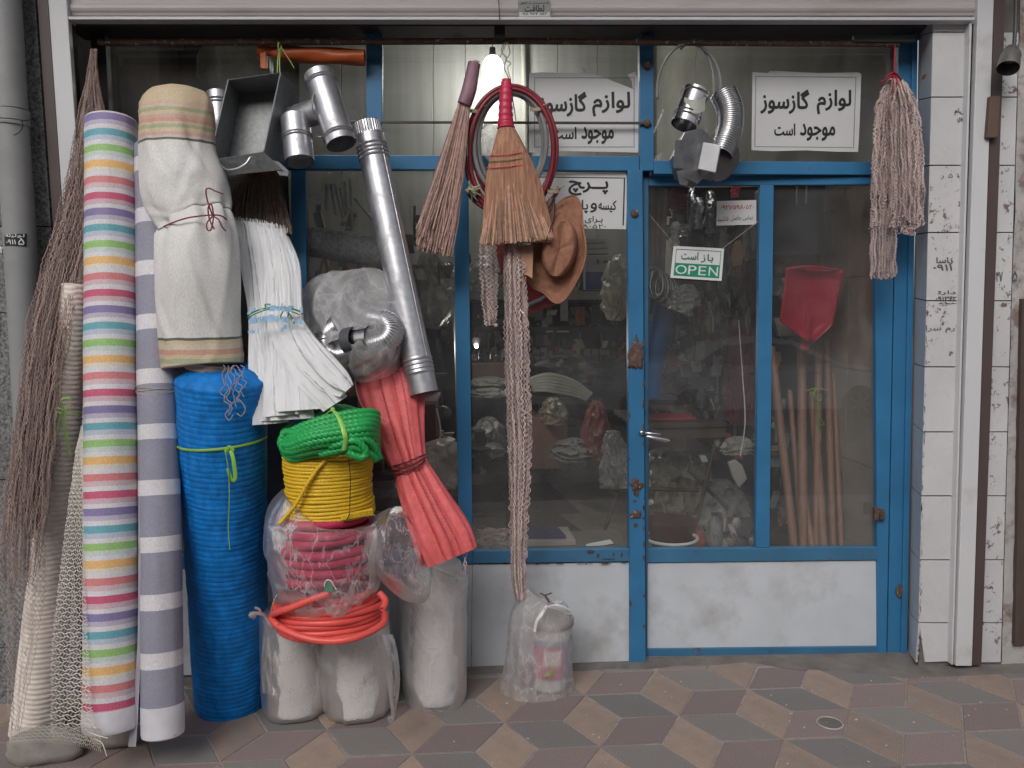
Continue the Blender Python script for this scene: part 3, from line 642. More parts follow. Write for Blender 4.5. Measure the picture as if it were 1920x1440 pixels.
# ================================================================== goods standing at the left
def roll(A, B, rA, rB, n=48, m=40, disp=None, endr=.012):
    """solid roll of cloth from A (bottom) to B (top) with softened ends"""
    L = (B-A).length; pr = [(0, rA*.55), (.002, rA-endr)]
    pr += [(endr*.5/L, rA-endr*.25), (endr/L, rA)]+[(lerp(endr/L, 1-endr/L, i/m), lerp(rA, rB, i/m)) for i in range(1, m)]+[(1-endr/L, rB), (1-endr*.4/L, rB-endr*.3), (1, rB-endr)]
    return MB().lathe(A, B, pr, n, disp=disp)
def spiral_end(mb, c, d, r, turns=7):
    a = V((1, 0, 0)); a = (a-d*a.dot(d)).normalized(); b = d.cross(a); pts = []
    for i in range(turns*24):
        q = r*(1-i/(turns*24)*.9); th = i/24*2*math.pi; pts.append(c+a*math.cos(th)*q+b*math.sin(th)*q)
    mb.tube(pts, .0016, 4)
# --- many coloured striped roll
A = P(209, 1366, -.70); B = P(209, 224, -.30)
ax = (B-A).normalized(); t = thing('striped_fabric_roll', 'tall roll of fabric with narrow pink, teal, green, orange and purple stripes', 'fabric roll', A)
teal, pblue, wh, grn, pgrn, orn, crm, cor, ppk, crs, pk2, pur, lil = (.16, .42, .50), (.50, .57, .68), (.72, .70, .74), (.33, .56, .20), (.58, .66, .62), (.82, .50, .20), (.74, .68, .60), (.68, .24, .25), (.66, .50, .54), (.60, .12, .21), (.64, .46, .52), (.26, .22, .42), (.52, .48, .60)
# from the top downwards in the photo: teal, pale blue, white, green ...; axis runs upwards
seq = [(teal, pblue), (pur, lil), (crs, pk2), (cor, ppk), (orn, crm), (grn, pgrn)]
st = []
for i, (a_, b_) in enumerate(seq):
    p0 = i/6; st += [(p0, wh), (p0+.045, b_), (p0+.095, a_)]   # going up: white, tint, main
cd1 = lambda th, t_: .0022*nz(math.cos(th)*3, t_*7, math.sin(th)*3)+.0012*nz(math.cos(th)*1.5, t_*22, math.sin(th)*1.5)
per = .3405
Lax = (B-A).length
m_str = stripes('striped_fabric', ax, per, st, offset=.0656)
ro = link('roll', roll(A, B, .0865, .0865, disp=cd1), m_str, t, smooth=True)
link('white_hem', MB().lathe(A-ax*.002, A+ax*.075, [(0, .073), (.05, .084), (.2, .0900), (1, .0898)], 48), mat('white_hem_fabric', (.66, .65, .70), .6, bump=.2, bscale=90), t, smooth=True)
mb = MB(); spiral_end(mb, B+ax*.001, ax, .074); link('rolled_end', mb, mat('fabric_edge', (.45, .36, .40), .8), t)
mb = MB(); mb.tube([P(179, 236, B.y-.088), P(180, 330, B.y-.124), P(181, 420, B.y-.158)], .0012, 4); link('seam_thread', mb, M_inkgrey, t)
# --- grey and white banded roll
A = P(306, 1385, -.70)+V((0, 0, .01)); B = P(290, 272, -.30); ax = (B-A).normalized(); Lax = (B-A).length
t = thing('grey_banded_fabric_roll', 'tall thin roll of grey fabric with broad white bands next to the colourful striped roll', 'fabric roll', A)
gry = (.30, .30, .38); per = .18925
m_g = stripes('grey_banded_fabric', ax, per, [(0, wh), (.27, gry)], offset=.1482)
link('roll', roll(A, B, .067, .068, disp=cd1), m_g, t, smooth=True)
link('white_hem', MB().lathe(A-ax*.002, A+ax*.105, [(0, .055), (.06, .066), (.15, .0682), (1, .0682)], 48), bpy.data.materials['white_hem_fabric'], t, smooth=True)
mb = MB(); a = crom([(262, 900, -.60), (260, 1100, -.66), (258, 1250, -.70), (250, 1400, -.74)], 14); vs = []
for u, v, y in a: vs += [P(u-1-(9*(v-1200)/200 if v > 1200 else 0), v, y+.02), P(u+5, v, y+.012)]
mb.add(vs, [(2*i, 2*i+1, 2*i+3, 2*i+2) for i in range(14)]); link('loose_edge', mb, mat('pale_fabric_edge', (.5, .5, .56), .7, transl=.3), t, smooth=True)
mb = MB()
for dz in (0, .006, -.008):
    Z = P(300, 728, -.45).z+dz; k = (Z-A.z)/(B.z-A.z); c = lerp(A, B, k); mb.tube([c+V((math.cos(a_)*.070, math.sin(a_)*.070, .006*math.sin(a_*1.5+dz*300))) for a_ in [i/30*2*math.pi for i in range(30)]], .0016, 5, closed=True)
mb.tube(pxpath([(262, 724, -.50), (268, 735, -.51), (262, 752, -.51), (259, 775, -.5)], 10), .0013, 4); link('twine', mb, mat('beige_twine', (.42, .36, .28), .8), t)
# --- cream shade net roll with its loose mesh edge
def knit(mb, rows, cols, fn, r=.0011):
    """knitted mesh: wavy cross threads with zigzag ties"""
    for j in range(rows):
        mb.tube([fn(i/(cols*2), (j+.25*math.sin(i*1.1+j*2))/rows) for i in range(cols*2+1)], r*1.25, 3, caps=False)
    for i in range(cols):
        mb.tube([fn((i+.5+(.42 if (j % 2) else -.42))/cols, j/rows) for j in range(rows+1)], r*.8, 3, caps=False)
t = thing('shade_net_roll', 'leaning roll of cream knitted shade net with a loose mesh edge by the striped roll', 'net roll', G(90, 1385))
A = G(70, 1396)+V((0, .08, .01)); A.x = P(70, 1380, A.y).x; B = P(142, 532, -.38); ax = (B-A).normalized()
rp = lambda th, t_: .0012*math.sin(t_*92*2*math.pi+.6*math.sin(th*3)+3*nz(th, t_*7))+.003*nz(math.cos(th)*2, t_*12)
pr = [(0, .05)]+[(i/560, lerp(.089, .044, (i/560)**.9)) for i in range(1, 560)]+[(1, .03)]
M_cream = mat('cream_net', (.76, .68, .62), .75, var=.16, vscale=30, bump=.5, bscale=180, dirt=((.66, .48, .43), .5, .85, 2.2))
link('roll', MB().lathe(A, B, pr, 28, disp=rp), M_cream, t, smooth=True)
M_cream2 = mat('cream_thread', (.68, .63, .56), .7)
def fl(x, y):
    v = lerp(800, 1388, y); uL = lerp(152, 95, min(1, max(0, y)**.8*1.3)); uR = lerp(159, 178, y**3)+14*(max(0, y-.9)/.1)**2
    Y = lerp(-.52, -.80, y)-.02*x+.012*nz(x*2, y*6); return P(lerp(uL, uR, x)+2*nz(y*20, x), v+(16*(x**2) if y > .97 else 0), Y)
mb = MB(); knit(mb, 76, 11, fl); link('loose_mesh', mb, M_cream2, t)
def fl2(x, y): v = lerp(1368, 1396, y); return P(lerp(18, 190, x), v-6*math.sin(x*3.1)+14*x*x*y, lerp(-.80, -.90, 1-abs(2*x-1)*.6)+.03*y)
mb = MB(); knit(mb, 5, 44, fl2); mb.tube(pxpath([(176, 1385, -.86), (190, 1392, -.86), (196, 1405, -.87), (200, 1418, -.875)], 10), .0016, 4); mb.tube(pxpath([(165, 1372, -.85), (186, 1380, -.86), (202, 1384, -.87)], 10), .0016, 4); link('trailing_hem', mb, M_cream2, t)
M_lime = mat('lime_tape', (.30, .58, .08), .45, var=.2, transl=.2)
mb = MB()
for pts in ([(108, 765, -.59), (125, 770, -.61), (146, 772, -.59)], [(106, 772, -.59), (125, 777, -.61), (146, 778, -.59)], [(120, 768, -.62), (113, 752, -.63), (125, 746, -.64), (134, 752, -.63), (122, 768, -.62)], [(120, 768, -.62), (112, 785, -.64), (108, 808, -.64)], [(121, 768, -.62), (124, 800, -.64), (129, 830, -.64), (133, 856, -.63)], [(119, 770, -.62), (120, 805, -.64), (131, 850, -.64)]): mb.tube(pxpath(pts, 10), .0035, 6, flat=.35)
link('green_tie', mb, M_lime, t, smooth=True)
# --- brown fishing net hung over the corner
def net(mb, cen, nst, seg, r, thick, mesh=1.0, seed=1, ragged=.15, fray=1.0):
    """cen: rows (u, v, half width px, Y) downwards; knotted mesh hanging in folds"""
    rr = random.Random(seed); cs = crom(cen, seg); mb._shades = 1
    for k in range(nst):
        x = (k+.5)/nst*2-1; ph = k % 2; dep = rr.uniform(-1, 1)*thick; end = seg*(1-ragged*rr.random()**1.5); off = rr.uniform(0, 9); st_ = int(rr.random()*3); pts = []
        for i in range(st_, int(end)+1):
            u, v, w, Y = cs[i]; z = (1 if (i+ph) % 2 else -1)*.5*(2*w/nst)*mesh*rr.uniform(.5, 1.25)
            uu = u+x*w*(1+.05*math.sin(i*.35+off))+z+w*.10*nz(i*.11, k*.5, seed)+.5*rr.uniform(-1, 1)
            pts.append(P(uu, v+rr.uniform(-1.2, 1.2), Y+dep+thick*.8*nz(k*.35, i*.07, seed+3)-thick*.5*math.cos(x*1.4)))
        mb.mi = rr.choice([0, 0, 1, 2])
        if len(pts) > 3: mb.tube(pts, r*rr.uniform(.8, 1.15), 3, caps=False)
    mb.mi = 0
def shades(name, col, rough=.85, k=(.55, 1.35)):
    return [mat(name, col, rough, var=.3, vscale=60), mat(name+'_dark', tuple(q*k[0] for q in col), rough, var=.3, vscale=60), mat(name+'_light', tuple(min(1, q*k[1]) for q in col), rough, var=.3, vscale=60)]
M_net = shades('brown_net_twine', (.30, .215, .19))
M_netps = shades('pale_net_twine', (.50, .39, .365), k=(.6, 1.25)); M_netp = M_netps[0]
t = thing('fishing_net', 'long brown fishing net hanging bunched over the left shutter rail down to the ground', 'fishing net', P(60, 1380, -.45))
body = [(176, 92, 6, -.14), (173, 150, 12, -.17), (172, 210, 26, -.2), (166, 300, 36, -.23), (150, 400, 42, -.27), (118, 500, 40, -.36), (94, 600, 42, -.43), (78, 700, 40, -.47), (66, 800, 40, -.51), (54, 900, 42, -.54), (44, 1000, 40, -.57), (38, 1100, 30, -.60)]
mb = MB(); net(mb, body, 60, 190, .0015, .022, 2.2, 3, .10); link('net_body', mb, M_net, t, kind='stuff')
inner = [(q[0], q[1], q[2]*.80, q[3]+.025) for q in body[:-1]]
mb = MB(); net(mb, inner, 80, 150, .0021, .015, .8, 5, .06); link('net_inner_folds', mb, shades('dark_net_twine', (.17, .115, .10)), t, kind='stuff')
mb = MB(); net(mb, [(75, 820, 42, -.44), (44, 950, 45, -.50), (42, 1080, 44, -.55), (40, 1200, 30, -.60), (32, 1300, 18, -.66), (26, 1385, 9, -.72)], 26, 90, .0011, .015, 2.6, 9, .5); link('net_fringe', mb, shades('greyish_net_twine', (.36, .30, .27)), t, kind='stuff')
# --- cream patterned fabric bundle
def folds(k, amp, tw=0, seed=0, sharp=1.0):
    def f(th, t_):
        w = math.sin(th*k+tw*t_+2.2*nz(t_*3, seed)+seed); w2 = nz(math.cos(th)*1.6, math.sin(th)*1.6, t_*4+seed)
        return amp*(math.copysign(abs(w)**sharp, w))*.6+amp*1.1*w2
    return f
rows = [(332, 161, 18, -.33, .03), (332, 172, 44, -.33, .06), (332, 195, 60, -.34, .085), (333, 235, 64, -.35, .10), (334, 290, 66, -.37, .11), (346, 350, 75, -.39, .12), (356, 390, 70, -.42, .10), (362, 412, 63, -.44, .082), (366, 424, 64, -.45, .082), (369, 450, 70, -.455, .10), (372, 520, 73, -.465, .115), (375, 600, 72, -.47, .12), (378, 660, 72, -.48, .12), (380, 686, 72, -.485, .12)]
A = P(380, 690, -.485)
t = thing('cream_fabric_bundle', 'cream fabric bundle tied with maroon cord, standing on the blue roll', 'fabric bundle', A)
zT, z1, z2, zB = P(332, 160, -.45).z-A.z, P(332, 263, -.45).z-A.z, P(378, 634, -.58).z-A.z, -.05
def bnd(z): return (z+.1)/(zT+.15)
crw, cyl, cpk, cgn, cdk = (.71, .70, .69), (.62, .50, .34), (.60, .34, .26), (.40, .42, .28), (.12, .13, .11)
sts = [(0, cyl)]
def addband(z0, z1_, cols):
    n_ = len(cols)
    for i, c_ in enumerate(cols): sts.append((bnd(lerp(z0, z1_, i/n_)), c_))
addband(-.02, z2-.004, [cyl, cpk, (.62, .52, .40), cgn, cyl, cpk, (.62, .55, .44), cyl]); sts += [(bnd(z2-.004), cdk), (bnd(z2+.006), crw)]
sts += [(bnd(z1), cdk), (bnd(z1+.008), (.60, .50, .46))]
addband(z1+.018, zT-.03, [(.58, .40, .34), cyl, cgn, cyl, cpk, (.60, .40, .34), cyl, cgn, cyl, (.62, .45, .36), cyl])
m_c = stripes('cream_patterned_fabric', (0, 0, 1), zT+.15, sorted(sts, key=lambda x: x[0])[:32], offset=.1-.001, clampz=True, rough=.5, wob=.012)
_cr = [(4.3, .30, 1.6, .5), (4.9, .42, -1.2, .6), (5.3, .30, 2.2, .5), (3.9, .50, 1.0, .6), (4.6, .72, -2.0, .8), (5.1, .80, 1.4, .7), (4.1, .86, .8, .5), (4.7, .22, -.5, .5), (5.5, .60, 3, .5)]
def creases(th, t_):
    s = 0
    for a_, b_, m_, l_ in _cr:
        dx = (th-a_); dt = (t_-b_)*6; d = (dt-m_*dx)/math.sqrt(1+m_*m_); al = (dx+m_*dt)/math.sqrt(1+m_*m_)
        s += (math.exp(-((d-.10)/.10)**2)-math.exp(-((d+.05)/.07)**2))*math.exp(-(al/l_)**2)
    return .04*s
def fd(th, t_):
    k = folds(5, .06, 2.5, 2)(th, t_)+.035*max(0, ridge(math.cos(th)*1.6+3, math.sin(th)*1.6, t_*3.2)-.5)*2; w = math.exp(-((t_-.60)/.12)**2)
    return creases(th, t_)+k*(.5+.8*w)+w*.08*math.sin(th*9+1)-.05*math.exp(-((t_-.565)/.02)**2)+.05*(1-abs(math.sin(th*2.5+t_*6)))**4+.02*max(0, ridge(math.cos(th)*2.2, t_*7, 1)-.55)-(.10*math.exp(-((th-4.6)/.5)**2)*math.exp(-((t_-.42)/.1)**2))*.5
link('cloth', MB().loft(rows, 72, 96, fd), m_c, t, smooth='all')
inner_ = [(375, 684, 56, -.47, .08), (372, 700, 48, -.47, .07)]
link('inner_cloth', MB().loft([(388, 680, 52, -.50, .08), (386, 690, 46, -.50, .075), (384, 697, 40, -.50, .07)], 40, 8, folds(7, .06, 0, 3)), mat('tan_inner_cloth', (.40, .29, .22), .8, bump=.4, bscale=60), t, smooth='all')
M_maroon = mat('maroon_cord', (.22, .03, .045), .6)
mb = MB(); ring = [(300, 428, -.47), (320, 419, -.535), (350, 409, -.56), (385, 404, -.56), (412, 404, -.545), (425, 412, -.50)]
mb.tube(pxpath(ring, 30), .0026, 6)
for pts in ([(399, 405, -.565), (390, 380, -.575), (386, 358, -.575), (392, 353, -.575), (403, 358, -.57), (419, 364, -.56)], [(399, 405, -.565), (388, 418, -.575), (389, 431, -.575), (396, 430, -.575), (400, 408, -.57), (398, 388, -.575), (394, 382, -.575), (390, 392, -.575), (393, 412, -.57), (402, 430, -.57)], [(399, 405, -.565), (410, 412, -.565), (416, 425, -.56), (423, 433, -.55)]): mb.tube(pxpath(pts, 24), .0026, 6)
link('maroon_cord', mb, M_maroon, t, smooth=True)
# --- tangle of grey threads hanging over the blue roll
mb = MB(); rr = random.Random(4)
for k in range(7):
    u = 421+k*5.5; n_ = 16; end = rr.uniform(742, 782) if k not in (3, 4) else 762
    mb.tube([P(u+rr.uniform(-3, 3)+4*math.sin(i*.9+k)+(6-k*1.2)*(1-i/n_)*0+(k-3)*1.0*math.sin(i/n_*3.1), lerp(685, end, i/n_), -.655-.006*(k % 3)) for i in range(n_+1)], .0017, 4)
mb.tube(pxpath([(428, 768, -.662), (422, 778, -.662), (430, 788, -.662), (437, 778, -.662)], 12), .0016, 4); mb.tube(pxpath([(445, 745, -.662), (460, 765, -.662), (453, 780, -.662), (444, 775, -.662)], 12), .0016, 4)
single('thread_tangle', mb, mat('greyish_string', (.36, .33, .36), .8), 'tangle of grey knotted threads hanging over the top of the blue net roll', 'string')
# --- big blue ribbed net roll
A = V((0, G(432, 1352).y+.135, .004)); A.x = P(431, 1280, A.y).x; B = V((0, -.50, 0)); B = P(415, 690, -.50); ax = (B-A).normalized(); Lb = (B-A).length
t = thing('blue_net_roll', 'thick bright blue ribbed net roll tied with green tape', 'net roll', A)
nr_ = 66; pr = [(0, .08), (.001, .118)]; N = nr_*7
for i in range(N+1):
    s0 = i/N; s = .008+s0*.965; base = lerp(.134, .152, s0**.8); ph = s0*nr_+.25*nz(s0*9, 2); w = abs(math.sin(math.pi*ph))**.6
    pr.append((s, base-.0019*(1-w)))
pr += [(.985, .128), (.996, .112), (1.0, .098), (1.0, .02)]
def bd(th, t_): return .0035*nz(math.cos(th)*2.2, math.sin(th)*2.2, t_*26)+.002*nz(math.cos(th), math.sin(th), t_*5)+.0012*nz(th*6, t_*200)
M_bn = mat('blue_net', (.006, .18, .56), .6, var=.3, vscale=40, bump=.5, bscale=260, spec=.25, detail=3, stretch=(1, 1, .4))
link('roll', MB().lathe(A, B, pr, 64, disp=bd), M_bn, t, smooth=50)
mb = MB(); spiral_end(mb, B+V((0, 0, .002)), ax, .09, 5); link('rolled_end', mb, M_bn, t)
mb = MB(); ring = []
for a_ in range(41):
    th = math.pi+a_/40*math.pi; u0 = 415; kz = (P(415, 838, -.62).z-A.z)/(B.z-A.z); c = lerp(A, B, kz); r_ = .1535; sag = -.012*math.sin((th-math.pi))
    ring.append(c+V((math.cos(th)*r_, math.sin(th)*r_, sag+.006*math.cos(th))))
mb.tube(ring, .0045, 6, flat=.35, start=V((0, 0, 1)))
Yf = ring[20].y
for pts, w in (([(431, 842, Yf-.006), (423, 846, Yf-.012), (428, 880, Yf-.014), (430, 930, Yf-.01), (428, 990, Yf), (431, 1030, Yf+.004)], .0055), ([(431, 842, Yf-.006), (437, 860, Yf-.014), (441, 895, Yf-.012), (434, 900, Yf-.011), (427, 878, Yf-.01)], .0065), ([(423, 848, Yf-.01), (430, 838, Yf-.014), (438, 846, Yf-.012)], .006)): mb.tube(pxpath(pts, 24), w, 6, flat=.3, start=V((1, 0, 0)))
link('green_tape', mb, M_lime, t, smooth=True)
# --- white woven sacks, folded and tied
M_sack = mat('white_woven_sack', (.80, .80, .82), .55, var=.05, vscale=5, bump=.35, bscale=170, transl=.12, dirt=((.55, .56, .58), .5, .9, 5))
t = thing('white_sack_bundle', 'bundle of folded white woven sacks tied with green string and fanning out below', 'sack bundle', P(565, 800, -.55))
def pleat(mb, left, right_, Y0, n, m=26, dep=.010, seed=0, thick=.012):
    """flat folded sheets stacked with vertical pleats between two px outlines"""
    Lc = crom(left, m); Rc = crom(right_, m); vs = []
    for j in range(m+1):
        for i in range(n+1):
            x = i/n; u = lerp(Lc[j][0], Rc[j][0], x); v = lerp(Lc[j][1], Rc[j][1], x); Y = lerp(Lc[j][2], Rc[j][2], x)
            s = (x*1.9+seed+.5*nz(j*.05, seed)) % 1; s = s*s*(3-2*s); Y2 = Y+Y0-dep*(1.1-s*1.6)*1.4-dep*1.6*math.sin(math.pi*x)-.004*nz(x*14, j*.3, seed)
            vs.append(P(u, v, Y2))
    o = len(vs); vs2 = vs+[p+V((0, thick, 0)) for p in vs]; w = n+1
    fs = [(j*w+i, j*w+i+1, (j+1)*w+i+1, (j+1)*w+i) for j in range(m) for i in range(n)]+[(o+j*w+i, o+(j+1)*w+i, o+(j+1)*w+i+1, o+j*w+i+1) for j in range(m) for i in range(n)]
    ed = [j*w for j in range(m+1)]+[m*w+i for i in range(1, w)]+[j*w+n for j in range(m-1, -1, -1)]+[i for i in range(n-1, 0, -1)]
    fs += [(ed[k], ed[(k+1) % len(ed)], o+ed[(k+1) % len(ed)], o+ed[k]) for k in range(len(ed))]
    return mb.add(vs2, fs)
top = [(437, 415), (452, 412), (470, 416), (492, 418), (512, 428), (530, 448)]
k_ = 0
for (uL, uR, vT, bL, bR, vB, dY) in ((436, 478, 413, 466, 540, 798, 0), (462, 512, 416, 484, 590, 790, -.014), (492, 532, 426, 492, 560, 782, -.028), (505, 540, 440, 520, 606, 772, -.040)):
    wL = lerp(465, 540, k_/4); wR = lerp(500, 568, k_/3)
    mb = MB(); pleat(mb, [(uL, vT, -.27), (lerp(uL, wL, .5), 500, -.34), (wL, 588, -.42), (lerp(wL, bL, .45), 680, -.48), (bL, vB, -.55)], [(uR, vT+3, -.27), (uR+22, 500, -.34), (wR, 596, -.42), (lerp(wR, bR, .5), 680, -.48), (bR, vB-6, -.55)], dY, 36, seed=k_*1.7, dep=.007)
    link('sack', mb, M_sack, t, smooth=30); k_ += 1
for (pts, pts2, dY, sd_) in (([(520, 596, -.43), (530, 640, -.48), (560, 690, -.52), (600, 730, -.54), (636, 745, -.55)], [(562, 592, -.43), (590, 632, -.49), (625, 668, -.53), (652, 700, -.55), (662, 722, -.56)], -.045, 3.3), ([(500, 600, -.43), (520, 660, -.48), (556, 720, -.53), (606, 772, -.55)], [(545, 600, -.43), (578, 650, -.49), (620, 700, -.53), (650, 744, -.55)], -.034, 5.1)):
    mb = MB(); pleat(mb, pts, pts2, dY, 30, seed=sd_, dep=.008); link('sack', mb, M_sack, t, smooth=30)
mb = MB()   # frayed top hems
for k in range(46):
    x = k/45; u = lerp(436, 538, x); v = 413+18*x*x+R.uniform(-3, 2); mb.tube([P(u, v+6, -.285-.03*x), P(u+R.uniform(-2, 2), v-4, -.285-.03*x)], .0012, 3)
link('frayed_hem', mb, M_sack, t, kind='stuff')
M_bprint = mat('pale_blue_print', (.34, .55, .76), .5, var=.3, vscale=30)
mb = MB()
for i in range(60):
    x = R.random(); row = R.choice([0, 0, 1, 1, 2]); u = lerp(466, 565, x); v = [583, 603, 621][row]+R.uniform(-4, 4)-6*math.sin(x*3); w_ = R.uniform(1.2, 3.5); Yk = -.50-.025*math.sin(x*3.14)-row*.012
    Yk -= .028; h_ = R.uniform(1.5, 5); q = [P(u-w_, v-h_, Yk), P(u+w_, v-h_-1, Yk), P(u+w_, v+h_, Yk), P(u-w_, v+h_+1, Yk)]; mb.add(q, [(0, 1, 2, 3)])
link('blue_print', mb, M_bprint, t, kind='stuff')
M_gtw = mat('green_string', (.05, .28, .09), .5)
mb = MB(); mb.tube(pxpath([(464, 592, -.44), (480, 583, -.49), (505, 577, -.515), (535, 577, -.52), (560, 583, -.49), (568, 592, -.45)], 26), .003, 6); mb.tube(pxpath([(464, 596, -.44), (482, 587, -.492), (505, 580, -.517), (535, 581, -.522), (562, 590, -.49)], 26), .0022, 6)
for pts in ([(533, 580, -.53), (526, 594, -.54), (534, 600, -.54), (541, 588, -.54), (534, 574, -.535)], [(534, 580, -.53), (545, 592, -.54), (552, 607, -.54)], [(500, 578, -.525), (497, 571, -.53), (507, 571, -.53)]): mb.tube(pxpath(pts, 12), .005, 6, flat=.4)
link('green_string', mb, M_gtw, t, smooth=True)
# ------------------------------------------------------------------ rope goods in a stack
def lay_rope(mb, pts, r, pitch, n=9, lobes=3, depth=.22, closed=False):
    mb.tube(pts, r, max(n, 12), closed=closed, mod=lambda th, L: 1+depth*1.7*(abs(math.cos(lobes/2*(th-L/pitch*2*math.pi/lobes)))**.7-.72))
def resample(pts, step):
    out = [pts[0]]; acc = 0
    for a, b in zip(pts, pts[1:]):
        L = (b-a).length; s = step-acc
        while s <= L: out.append(a+(b-a)*(s/L)); s += step
        acc = L-(s-step)
    return out
# clear bagged white rolls on the ground
M_film = film('clear_bag_film', (.88, .86, .90), .17, gloss=.5, bump=.6, cre=.10)
M_film2 = film('milky_bag_film', (.82, .80, .84), .26, gloss=.5, bump=.6, bscale=10, cre=.12)
M_wroll = mat('pale_foam_roll', (.70, .68, .665), .8, var=.03, vscale=4)
YS = -.50
def bagged(u, vb, vt, hw, lab, extra=None, seed=0, rr_=None):
    A_ = V((0, G(u, vb).y+hw*.0018, .004)); A_.x = P(u, vb-25, A_.y).x; r = hw*S(A_.y); B_ = V((A_.x, A_.y, P(617, 1200, YS-.16).z-.018))
    t_ = thing('bagged_roll', lab, 'wrapped roll', A_, group='pale rolls in clear plastic bags')
    link('roll', roll(A_, B_, r*.90, r*.90, disp=lambda th, q: .001*nz(th*2, q*9, seed)), M_wroll, t_, smooth=True)
    return t_, A_, B_, r
YS = -.50
t1, A1, B1, r1 = bagged(556, 1356, 1190, 60, 'short pale roll in a clear plastic bag under the orange hose, left of its pair', seed=1)
def wrap(A_, B_, r, top, seed, t_, m_=None, flare=.0, tail=None):
    H = (B_-A_).length; pr = [(0, r*.8), (.01, r*1.0), (.05, r*1.05)]+[(lerp(.05, 1.0, i/26), r*(1.06+flare*math.sin(i/26*3))) for i in range(1, 27)]+[(1.03, r*.95), (1.05, r*.55), (1.055, r*.1)]
    d = lambda th, q: r*(.10*max(0, ridge(math.cos(th)*1.5+seed, math.sin(th)*1.5, q*2.4)-.45)+.05*nz(math.cos(th)*3, math.sin(th)*3, q*5+seed))
    link('bag', MB().lathe(A_, B_, pr, 56, disp=d), m_ or M_film, t_, smooth='all')
wrap(A1, B1, r1, 1, 3, t1)
mb = MB(); mb.grid(lambda x, y: P(lerp(493, 512, x)-3*math.sin(y*3), lerp(1192, 1300, y), -.56-.03*x+.01*nz(x*3, y*4)), 8, 20)
link('bag_corner', mb, M_film2, t1, smooth='all')
mb = MB(); mb.tube(pxpath([(512, 1178, -.58), (500, 1160, -.585), (492, 1152, -.59), (480, 1150, -.59), (470, 1155, -.59)], 16), lambda q: .010-.004*math.sin(q*3)+.004*(q > .8), 8, mod=lambda th, L: 1+.3*math.sin(th*3+L*90)); mb.tube(pxpath([(490, 1152, -.59), (486, 1142, -.592), (478, 1140, -.592)], 8), .005, 6, mod=lambda th, L: 1+.3*math.sin(th*3+L*90)); link('bag_knot', mb, film('knotted_film', (.62, .52, .52), .6), t1, smooth='all')
t2, A2, B2, r2 = bagged(672, 1358, 1188, 62, 'short pale roll in a clear plastic bag under the orange hose, right of its pair', seed=5)
wrap(A2, B2, r2, 1, 8, t2, flare=.05)
mb = MB(); mb.grid(lambda x, y: P(lerp(lerp(700, 735, y**.5), lerp(738, 750, math.sin(y*3.1))-12*(y > .97), x), lerp(1190, 1362-24*abs(x-.45), y), -.60-.06*math.sin(x*3.1)*(.5+.5*y)+.012*nz(x*4, y*6)), 14, 36)
link('bag_flap', mb, M_film, t2, smooth='all')
# orange hose coil
M_hose = mat('coral_hose', (.78, .10, .085), .38, var=.05, spec=.5)
t = thing('orange_hose_coil', 'coil of bright orange red hose lying on the two bagged rolls', 'hose', P(617, 1200, YS))
def coilpts(cx_, cy_, z, rx, ry, ph=0, n=72, tilt=0, wob=0, seed=0):
    return [V((cx_+math.cos(a_)*rx*(1+wob*nz(math.cos(a_)*1.5, math.sin(a_)*1.5, seed)), cy_+math.sin(a_)*ry*(1+wob*nz(math.cos(a_)*1.5, math.sin(a_)*1.5, seed)), z+tilt*math.sin(a_+ph)+.004*nz(a_, seed))) for a_ in [i/n*2*math.pi for i in range(n)]]
cx0 = P(617, 1150, YS).x; hz0 = P(617, 1196, YS-.19).z
zb = B1.z+.016; hr = .0118
for i in range(8):
    z = zb+i*.0185; mb = MB()
    mb.tube(coilpts(cx0+R.uniform(-.004, .004), YS, z, .184+R.uniform(-.008, .006)-.003*i*(i > 4), .150+R.uniform(-.008, .006), seed=i, tilt=R.uniform(-.005, .005), ph=R.uniform(0, 6), wob=.04), hr, 10, closed=True)
    link('hose_loop', mb, M_hose, t, smooth='all')
mb = MB(); mb.tube(pxpath([(511, 1152, YS-.09), (520, 1148, YS-.14), (545, 1140, YS-.175), (585, 1124, YS-.19), (620, 1112, YS-.19)], 24), hr*1.05, 10); link('hose_loop', mb, M_hose, t, smooth='all')
mb = MB(); mb.tube(pxpath([(509, 1158, YS-.08), (520, 1172, YS-.14), (560, 1192, YS-.185), (610, 1202, YS-.20), (665, 1196, YS-.19), (715, 1172, YS-.12), (722, 1150, YS-.06)], 40), hr*1.05, 10); link('hose_loop', mb, M_hose, t, smooth='all')
mb = MB(); e_ = pxpath([(712, 1112, YS-.10), (722, 1125, YS-.12), (721, 1135, YS-.14), (716, 1142, YS-.155)], 14); mb.tube(e_, hr, 12, caps=False); d_ = (e_[-1]-e_[-2]).normalized(); mb.lathe(e_[-1], e_[-1]-d_*.02, [(0, hr), (0, hr*.55), (1, hr*.5)], 12, caps=False); link('hose_end', mb, M_hose, t, smooth=True)
mb = MB(); mb.tube(pxpath([(524, 1108, YS-.11), (514, 1125, YS-.115), (509, 1145, YS-.10), (510, 1162, YS-.10), (520, 1170, YS-.16)], 16), .0022, 5); link('tie_string', mb, mat('yellow_string', (.5, .42, .16), .6), t)
